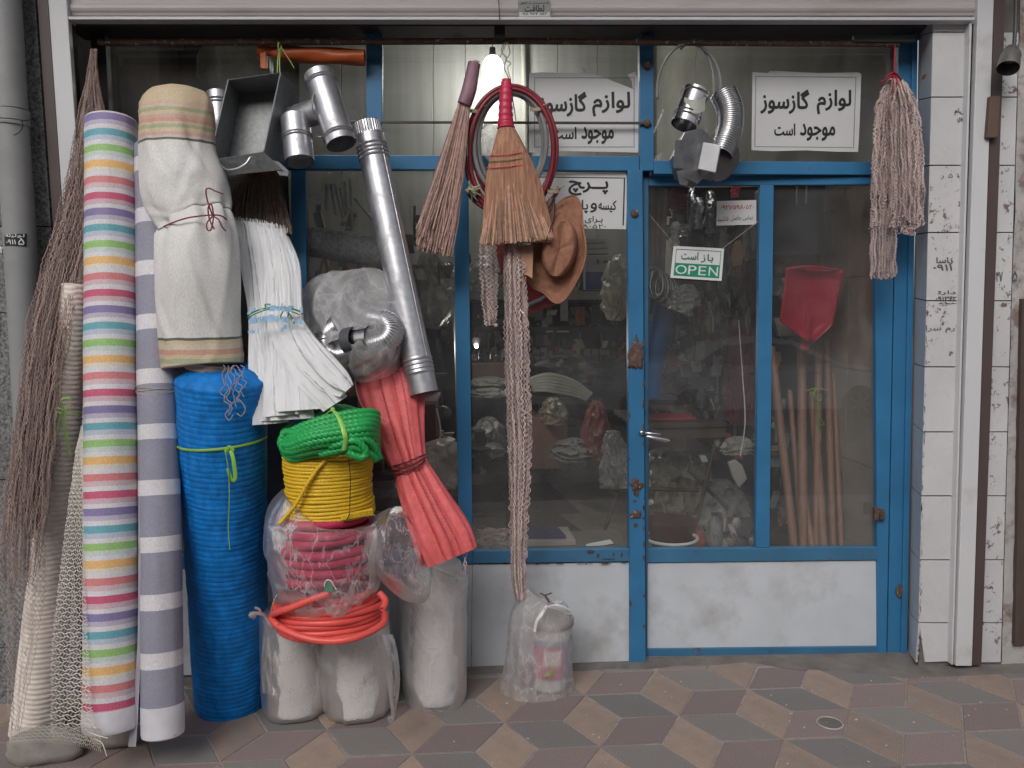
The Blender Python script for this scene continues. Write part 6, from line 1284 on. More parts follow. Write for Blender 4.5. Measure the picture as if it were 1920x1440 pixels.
# upper shelf: boxes, blue box, bags
bx('white_box', 1098, 446, 1136, 455, 3.5, (.42, .43, .42), 'long white box on top of the pile beside the hat'); bx('white_box', 1098, 457, 1140, 466, 3.5, (.38, .39, .39), 'second long white box of the pile beside the hat'); bx('white_box', 1098, 468, 1142, 477, 3.5, (.42, .42, .40), 'lowest long white box lying on the blue box')
t = thing('blue_white_box', 'box fading from white to blue with a small fish drawing behind the hat', 'box', P(1122, 543, 3.45)); a = P(1098, 543, 3.45); b = P(1146, 479, 3.45)
link('body', MB().box(a.x, b.x, 3.45, 3.6, a.z, b.z), mat('pale_grey_box', (.38, .39, .42), .4), t, bevel=.004)
link('blue_band', MB().box(a.x+.001, b.x-.001, 3.446, 3.45, a.z+.002, lerp(a.z, b.z, .52)), mat('blue_box_band', (.06, .09, .26), .4), t)
mb = MB(); mb.ball(P(1135, 491, 3.446), 1, 12, 8, sc3=(.026, .003, .014)); mb.prism([P(1126, 491, 3.443), P(1118, 485, 3.443), P(1119, 497, 3.443)], V((0, .003, 0))); link('fish_drawing', mb, M_ink, t, smooth=True)
for nm, (u, v, w, h, Y, col, body, lab) in {'hanging_bag': (1152, 545, 24, 56, 2.6, (.50, .48, .36), .5, 'yellowish clear bag hanging beside the blue post above the shelf'), 'hanging_bag.b': (806, 545, 36, 70, 1.6, (.42, .42, .38), .35, 'greyish translucent bag hanging right of the stove pipe'), 'white_bag': (905, 515, 30, 35, 3.2, (.60, .60, .60), .75, 'white plastic bag on the shelf right of the blue post'), 'white_bag.b': (1160, 500, 20, 22, 3.0, (.62, .62, .60), .8, 'white rolled bag at the shelf end near the blue post'), 'white_bag.c': (838, 520, 20, 26, 3.1, (.60, .60, .60), .75, 'white bag pile just left of the blue post on the shelf')}.items():
    rows = [(u-w*.1, v-h, w*.3, Y, .04), (u, v-h*.5, w*.8, Y, .10), (u, v, w, Y, .12), (u+w*.1, v+h*.6, w*.95, Y, .12), (u, v+h, w*.5, Y, .06)]
    single(nm.split('.')[0], MB().loft(rows, 60, 48, cr(.24, 1.5, u*.1)), film('f_'+nm, col, body, bscale=8), lab, 'bag', smooth='all')
# red dustpan under the hat
t = thing('red_dustpan', 'bright red plastic dustpan with a grey handle hanging under the hat', 'dustpan', P(1000, 590, .5))
mb = MB(); mb.prism([P(925, 455, .42), P(950, 545, .42), P(985, 592, .42), P(1046, 570, .42), (P(1040, 558, .42)), P(1000, 500, .42), P(960, 440, .42)], V((0, .03, 0))); link('pan', mb, mat('red_plastic', (.40, .015, .035), .35), t, bevel=.004)
mb = MB(); mb.tube([P(985, 574, .40), P(1014, 561, .40), P(1022, 556, .40)], .009, 8); link('handle', mb, mat('grey_handle', (.35, .36, .38), .4), t, smooth=True)
# centre: cardboard, sacks, tarpaulin, bags on the floor
_ls = [0]
def lump(name, rows, m_, lab, cat, f=None, n=60, m=48, **k):
    _ls[0] += 1.7; return single(name, MB().loft(rows, n, m, f or cr(.26, 1.5, _ls[0])), m_, lab, cat, smooth=35, **k)
def hl(u0, v0, u1, v1, Y, d, lobes=3):      # a low heap: rows from top to foot
    uc_ = (u0+u1)/2; w = (u1-u0)/2; return [(uc_, v0, w*.25, Y, d*.25), (uc_, lerp(v0, v1, .15), w*.6, Y, d*.6), (uc_, lerp(v0, v1, .45), w*.92, Y, d*.95), (uc_, lerp(v0, v1, .8), w, Y, d), (uc_, v1, w*.95, Y, d)]
M_dkcloth = mat('black_tarpaulin', (.02, .021, .022), .5, bump=.5, bscale=10, bdist=.01); M_greycl = mat('grey_cloth', (.25, .25, .24), .8, bump=.5, bscale=14, bdist=.01)
lump('tarpaulin_heap', hl(990, 664, 1140, 730, 3.3, .25), M_dkcloth, 'black tarpaulin heap behind the stack of pale sacks', 'tarpaulin')
bx('cardboard_box', 886, 682, 950, 712, 3.3, (.20, .10, .06), 'brown cardboard box on the shelf beneath the small lamp', depth=.2)
for k, (u0, v0, u1, v1) in enumerate(((884, 706, 952, 722), (886, 720, 946, 742))):
    lump('folded_sack', hl(u0, v0, u1, v1, 3.1, .14), mat('pale_sack_%d' % k, (.50, .51, .48), .8, bump=.6, bscale=12, bdist=.01), ['upper folded pale sack under the cardboard box left of the long net', 'lower folded pale sack left of the long net'][k], 'sack')
for k in range(6):
    pts = pxpath([(992+k*2, 712+k*4, 2.9), (1030, 702+k*6, 2.9-.01*k), (1075, 714+k*5.5, 2.9), (1110-k*2, 738+k*2.4, 2.9)], 24); mb = MB(); mb.tube(pts, lambda q: .035-.015*q, 10, flat=.5, mod=lambda th, L: 1+.2*nz(th*2, L*6, 3)); single('sack_sheaf', mb, mat('greenish_sack', (.48, .50, .43), .7, bump=.4, bscale=20) if k == 0 else bpy.data.materials['greenish_sack'], ['topmost', 'second', 'third', 'fourth', 'fifth', 'lowest'][k]+' folded pale sack of the curved stack on the bench behind the long net', 'sack', 'pale sacks stacked in the middle of the shop', smooth=True)
mb = MB(); mb.slab([(990, 745), (1130, 748), (1130, 760), (990, 757)], 2.9, 3.2); single('bench', mb, M_dk, 'dark bench carrying the curved stack of sacks', 'bench')
lump('goods_bag', hl(1012, 745, 1062, 792, 2.8, .16), film('goods_bag_film', (.6, .55, .45), .4, bscale=22, bump=1), 'clear crackling bag with golden goods on the cardboard box', 'bag')
mb = MB()
for k in range(12): c = P(rr.uniform(1024, 1048), rr.uniform(752, 782), 2.8); mb.ball(c, .025, 8, 6, disp=lambda d: .3*nz(d.x*3, d.y*3, k))
single('golden_goods', mb, mat('golden_foil', (.45, .30, .12), .25, metal=.6), 'small golden goods filling the clear bag on the cardboard box', 'packets', smooth=True)
t = bx('cardboard_box', 992, 782, 1064, 880, 2.75, (.30, .17, .135), 'large brown cardboard box on the floor behind the long net', depth=.4)
lump('rag_pile', hl(1038, 822, 1112, 858, 2.6, .2), M_greycl, 'grey rag pile on the floor right of the large cardboard box', 'rags')
lump('orange_bag', [(1118, 752, 8, 2.6, .05), (1118, 780, 18, 2.6, .12), (1116, 830, 24, 2.6, .15), (1118, 862, 24, 2.6, .15)], film('orange_bag_film', (.42, .07, .03), .75), 'dark orange plastic bag standing near the folding stand', 'bag')
lump('crumpled_bag', hl(884, 782, 948, 850, 2.7, .22), film('grey_bag_film', (.42, .42, .42), .45, bscale=10, bump=.9), 'crumpled translucent bag heap on the floor left of the long net', 'bag')
bx('black_case', 890, 808, 910, 830, 2.45, (.015, .015, .015), 'small black case lying on the crumpled bag heap', 'case', depth=.06)
t = thing('paint_bucket', 'dark splashed paint bucket on the floor beside the blue post', 'bucket', P(900, 888, 2.4)); mb = MB(); mb.lathe(P(900, 886, 2.4), P(900, 843, 2.4), [(0, .055), (1, .068)], 24); link('bucket', mb, mat('splashed_bucket', (.06, .06, .065), .5, dirt=((.35, .35, .35), .52, .6, 14)), t, smooth=True)
mb = MB(); mb.lathe(P(900, 844, 2.4), P(900, 840, 2.4), [(0, .072), (1, .072)], 24); link('rim', mb, M_black, t)
# left room: cabinet, white sacks, boards
t = thing('wooden_cabinet', 'dark reddish wooden cabinet with grey top behind the coral sacks', 'cabinet', P(810, 840, 1.2)); a = P(745, 840, 1.2); b = P(816, 758, 1.2)
link('body', MB().box(a.x, b.x, 1.2, 1.65, .01, b.z), mat('mahogany', (.045, .018, .018), .4, var=.3), t, bevel=.004); link('top', MB().box(a.x-.01, b.x+.01, 1.18, 1.7, b.z+.001, b.z+.02), mat('grey_top', (.22, .21, .2), .5), t)
mb = MB(); mb.tube(pxpath([(818, 765, 1.15), (824, 790, 1.15), (826, 815, 1.15), (820, 832, 1.15)], 14), .005, 6); link('cable', mb, M_white, t)
lump('white_block_sack', [(812, 828, 24, .55, .04), (815, 838, 36, .55, .10), (822, 870, 42, .55, .12), (824, 905, 44, .55, .12), (824, 915, 44, .55, .12)], film('white_sack_film', (.6, .58, .56), .7), 'white filled plastic sack behind the coral sacks', 'sack')
bx('styrofoam_block', 740, 905, 858, 945, .5, (.50, .48, .46), 'pale foam block under the white sack beside the blue post', 'block', depth=.3, rough=.8)
bx('wooden_ledge', 590, 930, 860, 962, .3, (.07, .06, .055), 'dark wooden ledge behind the window sill', 'ledge', depth=.2)
bx('picture_frame', 812, 632, 842, 678, 3.3, (.13, .14, .13), 'dim framed picture leaning behind the stove pipe', 'picture', depth=.03)
for k in range(4):
    u = 618+k*34; mb = MB(); mb.slab([(u, 490), (u+15, 490), (u+14+k*3, 560), (u-2, 560)], .5, .53); single('wooden_board', mb, mat('old_board_%d' % k, (.16+.03*k, .10+.01*k, .07), .8, var=.3), ['narrow old board behind the duct bag, leftmost', 'old board behind the duct bag, second from the left', 'old board behind the duct bag, third from the left', 'reddish board behind the stove pipe'][k], 'board')
bx('dark_backing', 585, 560, 850, 905, 1.9, (.045, .042, .042), 'added dark backing filling the room behind the rope stack', 'backdrop', depth=.5)  # dark block added to stand in for the gloom of the room
bx('dark_backing', 215, 330, 540, 1000, 1.0, (.045, .042, .042), 'large added dark backing behind the fabric rolls', 'backdrop', depth=.5)  # added dark block, keeps the gaps between the rolls in shade
bx('darkening_board', 160, 40, 400, 330, 1.3, (.035, .032, .032), 'added dark brown panel darkening the upper left of the shop', 'panel', depth=.1)  # dark panel added so the upper left of the room reads unlit
bx('reflection_sheet', 275, 95, 395, 300, 1.2, (.10, .10, .105), 'grey sheet standing in for glass reflections behind the cream bundle', 'panel', depth=.03)  # reflected grey panels, built as a sheet of that colour
# countless small stock on shelves, hooks and the floor
rc = random.Random(99); ccols = [(.07, .07, .075), (.20, .20, .20), (.26, .25, .24), (.55, .55, .55), (.36, .08, .06), (.10, .13, .17), (.22, .17, .10), (.05, .09, .07), (.30, .22, .15), (.34, .34, .30)]
cms = [mat('small_stock_%d' % k, c_, .55, var=.4, vscale=14) for k, c_ in enumerate(ccols)]
def clutter(name, regions, lab):
    mb = MB()
    for (u0, v0, u1, v1, Y0, Y1, n_, s0, s1) in regions:
        for k in range(n_):
            Y = rc.uniform(Y0, Y1); c = P(rc.uniform(u0, u1), rc.uniform(v0, v1), Y); mb.mi = rc.choice([0, 0, 0, 1, 1, 2, 2, 3, 4, 5, 6, 7, 8, 9]); s = rc.uniform(s0, s1)
            w, d, h = s*rc.uniform(.3, 1), s*.4, s*rc.uniform(.3, 1.3); tl = rc.uniform(-.5, .5)
            if rc.random() < .45:
                q = [c+V((x*w+z*tl*h, y*d, z*h)) for y in (-1, 1) for x, z in ((-1, 1), (1, 1), (1, -1), (-1, -1))]; mb.hexa(q[:4], q[4:])
            elif rc.random() < .5: mb.ball(c, 1, 9, 6, disp=lambda dd: .35*nz(dd.x*3, dd.y*3, k), sc3=(w, d, h))
            else: mb.tube([c+V((-w*tl, 0, h*1.4)), c+V((w*tl*.3, -d*.3, 0)), c+V((w*tl, 0, -h*1.4))], s*.16, 6)
    mb.mi = 0; return single(name, mb, cms, lab, 'stock', kind='stuff')
clutter('shelf_stock', [(730, 575, 1175, 610, 3.62, 3.75, 60, .02, .06), (880, 625, 1175, 650, 3.65, 3.75, 34, .02, .05), (880, 655, 1175, 675, 3.72, 3.8, 60, .02, .05), (740, 640, 850, 676, 3.6, 3.75, 30, .02, .06), (740, 700, 850, 742, 3.5, 3.75, 30, .03, .07), (880, 500, 1175, 544, 3.62, 3.9, 60, .04, .10), (600, 500, 850, 544, 3.6, 3.9, 50, .04, .10), (950, 765, 1175, 798, 3.7, 3.9, 30, .03, .08)], 'crowded small boxes, tins and packets on the back shelves')
clutter('hung_stock', [(1218, 380, 1420, 450, .9, 1.25, 70, .015, .04), (1218, 540, 1420, 700, .9, 1.25, 170, .015, .05), (1215, 700, 1300, 745, 1.3, 1.6, 24, .02, .05), (1300, 700, 1420, 860, .9, 1.2, 60, .02, .06), (1450, 480, 1470, 1000, .6, .75, 30, .02, .05), (1455, 520, 1560, 640, .6, .75, 20, .02, .06)], 'dense jumble of small tools and packets hung behind the door glass')
clutter('floor_stock', [(600, 500, 850, 900, 1.5, 1.85, 90, .03, .09), (1000, 860, 1130, 880, 2.6, 3.3, 16, .03, .08), (1225, 950, 1410, 1020, .5, 1.1, 50, .015, .05), (590, 400, 850, 545, 1.2, 1.7, 34, .02, .06)], 'jumble of goods standing on the shop floor in the dark')
# floor rugs, window ledge goods
for k, (q, col, lab) in enumerate((([(885, 906), (1030, 906), (1090, 962), (885, 962)], (.10, .09, .08), 'worn patterned rug on the floor behind the long net'), ([(885, 966), (1040, 958), (1120, 1015), (885, 1030)], (.075, .07, .062), 'dark rug lying nearest the window'))):
    pts = [G(u, v, .010+.004*k) for u, v in q]; n_, m_ = 24, 10
    mb = MB(); mb.grid(lambda x, y: lerp(lerp(pts[0], pts[1], x), lerp(pts[3], pts[2], x), y)+V((0, 0, .004*nz(x*6, y*6, k))), n_, m_); rm_ = mat('rug_%d' % k, col, .95, var=.6, vscale=26, bump=.6, bscale=60, stretch=(1, 3, 1)); single('rug', mb, rm_, lab, 'rug', smooth='all')
bx('window_ledge', 590, 1024, 1178, 1040, .03, (.12, .11, .105), 'inner ledge board along the bottom of the fixed windows', 'ledge', depth=.25)
t = thing('net_pile', 'low heap of brown netting on the ledge behind the lower window', 'net', P(915, 1028, .12)); mb = MB(); rr2 = random.Random(9)
for k in range(150):
    u0, v0 = rr2.uniform(872, 955), rr2.uniform(995, 1026); Y0 = .05+(1026-v0)/400; pts = []
    for a_ in range(7): pts.append(P(u0+9*math.sin(a_*1.3+k), v0+6*math.cos(a_*1.1+k*2), Y0+.01*math.sin(a_+k)))
    mb.tube(path(pts, 10), .0022, 3, caps=False)
link('netting', mb, M_netp, t, kind='stuff')
t = thing('book_box', 'flat pale box with a dark blue booklet on top behind the lower window', 'box', P(1030, 1025, .2)); q = [P(985, 1013, .06), P(1080, 1013, .06), P(1080, 1026, .06), P(985, 1026, .06)]
mb = MB(); mb.hexa(q, [p+V((-.01, .22, 0)) for p in q]); link('box', mb, mat('pale_box', (.36, .30, .27), .7), t, bevel=.003)
q = [P(985, 1012.5, .07), P(1062, 1012, .07)]; mb = MB(); a, b = q[0]+V((0, .01, .002)), q[1]+V((0, .01, .002)); mb.add([a, b, b+V((-.02, .15, 0)), a+V((0, .15, 0)), a+V((0, 0, .012)), b+V((0, 0, .012)), b+V((-.02, .15, .012)), a+V((0, .15, .012))], [(0, 3, 2, 1), (4, 5, 6, 7), (0, 1, 5, 4), (1, 2, 6, 5), (2, 3, 7, 6), (3, 0, 4, 7)]); link('booklet', mb, mat('dark_blue_booklet', (.05, .055, .13), .2, dirt=((.4, .4, .45), .66, .7, 30)), t)
mb = MB(); mb.slab([(1100, 1022), (1145, 1013), (1151, 1019), (1098, 1028)], .04, .055); single('white_strip', mb, M_white, 'white plastic strip lying on the ledge at the blue door post', 'strip')
# folding stand and its bag, seen left of the door post
M_tube = mat('brown_steel_tube', (.06, .045, .04), .45, var=.2)
t = thing('folding_table', 'folding table on brown steel legs carrying a scale behind the door', 'table', P(1270, 1000, 1.0))
q = [P(1195, 782, .9), P(1375, 790, .9)]; za = q[0].z; mb = MB(); mb.box(q[0].x-.02, q[1].x-.04, .88, 1.5, za-.06, za-.035); link('tabletop', mb, M_darkwood, t, bevel=.004)
mb = MB(); mb.box(q[0].x-.02, q[1].x-.04, .9, .92, za-.12, za-.062); link('apron', mb, M_darkwood, t)
for pts in ([(1180, 835, .95), (1155, 930, .95), (1125, 1022, .92)], [(1145, 917, .95), (1178, 960, .95), (1250, 1010, .95)], [(1145, 916, .93), (1215, 917, .93), (1310, 919, .93)], [(1340, 835, .95), (1318, 930, .95), (1300, 1010, .92)], [(1290, 880, .97), (1340, 930, .97), (1395, 985, .97)]):
    mb = MB(); mb.tube([P(*p) for p in pts], .011, 8); link('leg', mb, M_tube, t, smooth=True)
t = thing('shop_scale', 'red and grey shop scale with keypad on the folding table', 'scale', P(1265, 812, .95)); z0 = za-.034
xl, xr = P(1212, 800, .95).x, P(1305, 800, .95).x
mb = MB(); mb.hexa([V((xl+.01, 1.2, z0+.06)), V((xr-.01, 1.2, z0+.06)), V((xr, .95, z0+.018)), V((xl, .95, z0+.018))], [V((xl+.01, 1.2, z0)), V((xr-.01, 1.2, z0)), V((xr, .95, z0)), V((xl, .95, z0))]); link('body', mb, mat('dull_red_plastic', (.42, .05, .06), .4), t, bevel=.006)
mb = MB()
for k, (f0, f1) in enumerate(((.06, .28), (.33, .58), (.62, .92))):
    mb.mi = k; n0 = lambda f, g: lerp(V((xl, .95, z0+.018)), V((xr, .95, z0+.018)), f)+V((0, .25*g, .042*g))+V((0, -.001, .002)); mb.add([n0(f0, .9), n0(f1, .9), n0(f1, .35), n0(f0, .35)], [(0, 1, 2, 3)])
link('display', mb, [M_black, mat('dark_display', (.03, .05, .05), .2), mat('grey_keypad', (.22, .22, .22), .5)], t)
mb = MB(); mb.box(xl-.01, xr-.03, 1.22, 1.45, z0+.085, z0+.095); link('pan', mb, bpy.data.materials['dusty_steel'], t, bevel=.003); mb = MB(); mb.box(xl+.08, xr-.12, 1.26, 1.4, z0, z0+.084); link('column', mb, M_dk, t)
for k, (u0, v0, u1, v1, col, lab) in enumerate(((1234, 704, 1262, 742, (.42, .42, .41), 'white cylinder roll on the table behind the scale'), (1264, 700, 1290, 740, (.38, .38, .37), 'white paper roll on the table next to the taller one'))):
    mb = MB(); mb.lathe(P((u0+u1)/2, v1, 1.5), P((u0+u1)/2, v0, 1.5), [(0, (u1-u0)/2*S(1.5)), (1, (u1-u0)/2*S(1.5))], 22); single('paper_roll', mb, mat('roll_m%d' % k, col, .7), lab, 'roll', smooth=True)
bx('black_tray', 1232, 738, 1300, 760, 1.4, (.02, .02, .02), 'black tray under the white rolls on the table', 'tray', depth=.2)
lump('folded_paper', hl(1262, 640, 1345, 702, 1.8, .12), mat('greyish_paper_bag', (.30, .30, .29), .8, bump=.4, bscale=12), 'pile of grey white bags behind the table', 'bag')
lump('red_bag', hl(1226, 672, 1292, 704, 1.35, .1), film('salmon_film', (.45, .12, .09), .8), 'salmon red plastic bag lying on the table by the blue roll', 'bag')
lump('clear_bag', [(1150, 808, 10, 1.0, .04), (1150, 830, 18, 1.0, .07), (1158, 870, 30, 1.0, .1), (1166, 905, 36, 1.0, .12)], film('stand_bag_film', (.5, .5, .48), .38, bump=.9), 'clear plastic bag hanging from the folding table leg beside the door post', 'bag')
for k, (u, w) in enumerate(((1245, 32), (1295, 30))):
    lump('filled_sack', [(u, 842, w*.4, 1.3, .05), (u, 858, w, 1.3, .12), (u, 900, w*1.1, 1.3, .14), (u, 950, w*1.05, 1.3, .14)], film('beige_sack_film%d' % k, (.34, .32, .25), .85), ['beige filled bag under the table, left one', 'beige filled bag under the table, right one'][k], 'bag')
t = thing('basin', 'dark red plastic basin with a pale rim on the floor just behind the door', 'basin', P(1262, 1022, .5)); mb = MB(); mb.lathe(P(1258, 1030, .55), P(1258, 975, .55), [(0, .09), (.9, .125), (1, .13)], 36); link('basin', mb, mat('maroon_plastic', (.075, .028, .03), .4), t, smooth=True)
mb = MB(); c = P(1258, 1008, .45); mb.tube([c+V((math.cos(a_)*.125, math.sin(a_)*.125, 0)) for a_ in [i/40*6.283 for i in range(40)]], .008, 8, closed=True); link('rim', mb, M_white, t, smooth=True)
t = thing('water_bottle', 'clear plastic bottle with a dark cap standing behind the door glass', 'bottle', P(1340, 1022, .35)); mb = MB(); A, B = P(1340, 1022, .35), P(1340, 962, .35); mb.lathe(A, B, [(0, .033), (.05, .037), (.5, .037), (.72, .034), (.85, .016), (.93, .014)], 24); link('bottle', mb, film('bottle_film', (.4, .42, .42), .22), t, smooth=True); mb = MB(); mb.lathe(lerp(A, B, .93), B, [(0, .016), (1, .016)], 14); link('cap', mb, M_black, t)
lump('dark_rags', hl(1300, 900, 1405, 1024, 1.2, .2), M_greycl, 'dark heap of rags on the floor behind the door mullion', 'rags')
# hanging stock behind the left door pane
t = thing('blue_tarp_roll', 'rolled blue tarpaulin leaning inside just right of the door post', 'tarpaulin', P(1222, 740, .8)); mb = MB(); mb.tube([P(1216, 745, .8), P(1228, 660, .8), P(1250, 568, .85)], lambda q: .058+.006*math.sin(q*9), 24); link('roll', mb, mat('blue_tarp', (.02, .15, .42), .35, bump=.3, bscale=30), t, smooth=True)
M_stick = mat('broomstick_wood', (.25, .13, .085), .55, var=.25, vscale=8, stretch=(6, 6, .4))
for k, (u0, v0, u1, v1) in enumerate(((1222, 350, 1224, 520), (1234, 350, 1230, 530), (1246, 352, 1240, 540))):
    mb = MB(); mb.tube([P(u0, v0, .7+.03*k), P(u1, v1, .75+.03*k)], .016, 10); single('wooden_pole', mb, mat('pale_handle', (.22, .18, .15), .6) if k == 0 else bpy.data.materials['pale_handle'], ['leftmost wooden handle standing at the top left of the door glass', 'middle wooden handle at the top left of the door glass', 'rightmost wooden handle at the top left of the door glass'][k], 'handle', smooth=True)
lump('red_cloth', [(1265, 340, 20, .9, .03), (1262, 360, 24, .9, .05), (1258, 390, 26, .9, .04)], mat('dark_red_cloth', (.20, .02, .03), .8, bump=.4, bscale=14), 'dark red cloth hanging at the top left of the door glass', 'cloth')
for k, (u, v, h, w, lab) in enumerate(((1296, 388, 36, 8, 'tall shiny silver fitting hanging left of the others behind the door'), (1310, 400, 30, 9, 'silver fitting hanging in the middle behind the door'), (1332, 398, 40, 10, 'silver fitting partly behind the phone note'), (1280, 432, 12, 18, 'squat silver packet hanging above the OPEN sign'), (1266, 440, 24, 9, 'pale blister pack hanging at the left above the OPEN sign'), (1378, 358, 12, 8, 'small red and silver pack above the phone note'))):
    rows = [(u, v-h, w*.7, .35, .01), (u+1, v-h*.4, w, .35, .025), (u-1, v+h*.2, w*.8, .35, .02), (u, v+h, w, .35, .015)]
    single('silver_fitting', MB().loft(rows, 18, 26, lambda th, q: .35*nz(math.cos(th)*3, q*9, k)), [M_shiny, M_galv, M_shiny, M_shiny, M_paper_old, mat('red_pack', (.5, .06, .08), .4)][k], lab, 'fitting', smooth=True)
rr3 = random.Random(15); cols = [(.06, .10, .06), (.10, .10, .09), (.03, .05, .035), (.14, .12, .09), (.05, .045, .04), (.16, .16, .15)]
gms = [mat('hung_goods_%d' % k, c_, .5, var=.3) for k, c_ in enumerate(cols)]
n_h = 0
for k in range(44):
    u = rr3.uniform(1300, 1415); v = rr3.uniform(430, 620); Y = rr3.uniform(.5, 1.2); mb = MB(); L_ = rr3.uniform(12, 34); w = rr3.uniform(3, 8)
    if 1245 < u < 1362 and 455 < v < 530 and k % 2: u = rr3.uniform(1366, 1415)
    mb.loft([(u, v-L_, w*.3, Y, .006), (u+rr3.uniform(-2, 2), v-L_*.4, w, Y, .02), (u+rr3.uniform(-3, 3), v+L_*.5, w*.8, Y, .02), (u, v+L_, w*.4, Y, .008)], 10, 8, lambda th, q: .3*nz(th, q*5, k)); single('hung_tool', mb, gms[k % 6], ['small dark green tool or packet hanging in the crowded stock behind the door', 'small grey green tool or packet hanging in the crowded stock behind the door', 'small blackish green tool or packet hanging in the crowded stock behind the door', 'small tan tool or packet hanging in the crowded stock behind the door', 'small brown black tool or packet hanging in the crowded stock behind the door', 'small light grey tool or packet hanging in the crowded stock behind the door'][k % 6], 'tool', 'small tools hung behind the door glass', smooth=True)
t = thing('wooden_brush', 'wooden brush handle hanging below the phone note', 'brush', P(1384, 510, .45)); mb = MB(); mb.prism([P(1379, 452, .42), P(1389, 450, .42), (P(1396, 475, .42)), P(1390, 500, .42), P(1375, 505, .42), P(1372, 482, .42)], V((0, .02, 0))); link('handle', mb, mat('tan_wood', (.32, .19, .10), .5), t, bevel=.003); mb = MB(); mb.prism([P(1371, 500, .42), P(1390, 497, .42), P(1386, 518, .42), P(1366, 515, .42)], V((0, .02, 0))); link('bristle_block', mb, M_darkwood, t)
for k in range(4):
    mb = MB(); c = P(1226+k*9, 530+k*7, .6+.04*k); mb.tube([c+V((math.cos(a_)*.045, -.01*k+.02*math.sin(a_), math.sin(a_)*.075)) for a_ in [i/34*6.283 for i in range(34)]], .010, 10, closed=True); single('spring_ring', mb, mat('ring_steel', (.30, .30, .31), .3, metal=.8) if k == 0 else bpy.data.materials['ring_steel'], ['leftmost', 'second', 'third', 'rightmost'][k]+' grey flexible hose ring of the row at the left edge of the door glass', 'hose', 'hose rings at the left of the door glass', smooth=True)
lump('shiny_film', [(1265, 545, 8, .5, .02), (1280, 560, 30, .5, .04), (1270, 585, 20, .5, .04)], film('bright_film', (.55, .55, .56), .45, bump=1, gloss=.9), 'crumpled shiny plastic hanging under the OPEN sign', 'bag')
t = thing('red_netting', 'dark red mesh bags hanging beside the door mullion', 'netting', P(1385, 800, .9)); mb = MB(); net(mb, [(1385, 600, 16, .8), (1388, 650, 30, .85), (1388, 720, 32, .85), (1385, 800, 26, .85)], 34, 50, .0035, .03, 1.4, 61, .2); link('mesh', mb, mat('dark_red_net', (.17, .03, .045), .8), t, kind='stuff')
t = thing('hanging_adapter', 'white plug adapter hanging on a thin cable near the door mullion', 'adapter', P(1382, 905, .5)); mb = MB(); mb.tube(pxpath([(1385, 600, .6), (1392, 700, .55), (1397, 790, .5), (1388, 855, .5)], 30), .0028, 5); link('cable', mb, M_white, t); mb = MB(); mb.prism([P(1366, 868, .5), P(1380, 862, .5), P(1392, 872, .5), P(1402, 898, .5), P(1386, 916, .5), P(1374, 896, .5)], V((0, .03, 0))); link('adapter', mb, mat('offwhite_plastic', (.36, .34, .31), .5), t, bevel=.006)
lump('pale_bag', hl(1355, 818, 1412, 850, .7, .05), film('pale_bag_film', (.5, .48, .45), .7), 'pale bag hanging above the white adapter', 'bag')
# right pane: red shovel blade, broomsticks, wires, heater
t = thing('red_shovel', 'red plastic snow shovel blade standing upside down on wooden broomsticks', 'shovel', P(1515, 645, .32))
bl = [(1475, 502), (1512, 499), (1583, 506), (1560, 612), (1520, 640), (1463, 600)]
def Ysh(u, v): return .26+.035*math.cos((u-1520)/60*1.5)-.0
mb = MB(); n_ = 18; vs = []
for j in range(n_+1):
    y = j/n_; v = lerp(502, 640, y); uL = lerp(1475, 1463, min(1, y/.72)) if y < .72 else lerp(1463, 1515, (y-.72)/.28); uR = lerp(1583, 1560, min(1, y/.78)) if y < .78 else lerp(1560, 1526, (y-.78)/.22)
    for i in range(n_+1): x = i/n_; u = lerp(uL, uR, x); rib = -.012*math.exp(-((u-1514)/4)**2)*(y > .45); edge = -.012*(y < .06); vs.append(P(u, v+3*x*(1-y), .30-.045*(2*x-1)**2+rib+edge))
fs = [(j*(n_+1)+i, j*(n_+1)+i+1, (j+1)*(n_+1)+i+1, (j+1)*(n_+1)+i) for j in range(n_) for i in range(n_)]; mb.add(vs, fs); o = link('blade', mb, mat('red_shovel_plastic', (.38, .012, .04), .3, var=.06), t, smooth='all'); md = o.modifiers.new('solid', 'SOLIDIFY'); md.thickness = .004; md.offset = 1
mb = MB(); mb.tube(pxpath([(1476, 504, .26), (1520, 500, .255), (1582, 508, .262)], 20), .007, 8); link('rolled_lip', mb, bpy.data.materials['red_shovel_plastic'], t, smooth=True)
mb = MB(); mb.tube([P(1517, 590, .29), P(1508, 655, .30)], lambda q: .016+.004*q, 14); link('socket', mb, bpy.data.materials['red_shovel_plastic'], t, smooth=True)
for k, (u0, v0, u1, v1, r_) in enumerate(((1447, 655, 1490, 1035, .019), (1503, 650, 1506, 1035, .021), (1481, 735, 1506, 1035, .013), (1524, 740, 1545, 1035, .020), (1535, 650, 1530, 1035, .018), (1550, 640, 1562, 1035, .017), (1500, 880, 1524, 1035, .017), (1563, 700, 1578, 1035, .013))):
    mb = MB(); mb.tube([P(u0, v0, .46+.02*(k % 3)), P(u1, v1, .22+.025*(k % 3))], r_, 14); mb.ball(P(u0, v0, .46+.02*(k % 3)), r_, 12, 8); single('broomstick', mb, M_stick, ['leftmost leaning wooden broomstick behind the right door pane', 'thick wooden broomstick directly below the red shovel', 'short thin wooden stick beside the leftmost broomstick', 'wooden broomstick with a lime ribbon tied at its top', 'straight broomstick behind the ribboned one', 'broomstick right of the ribboned one', 'short stick in front at the bottom of the sticks', 'thin rightmost stick near the tiled wall'][k], 'stick', smooth=True)
mb = MB()
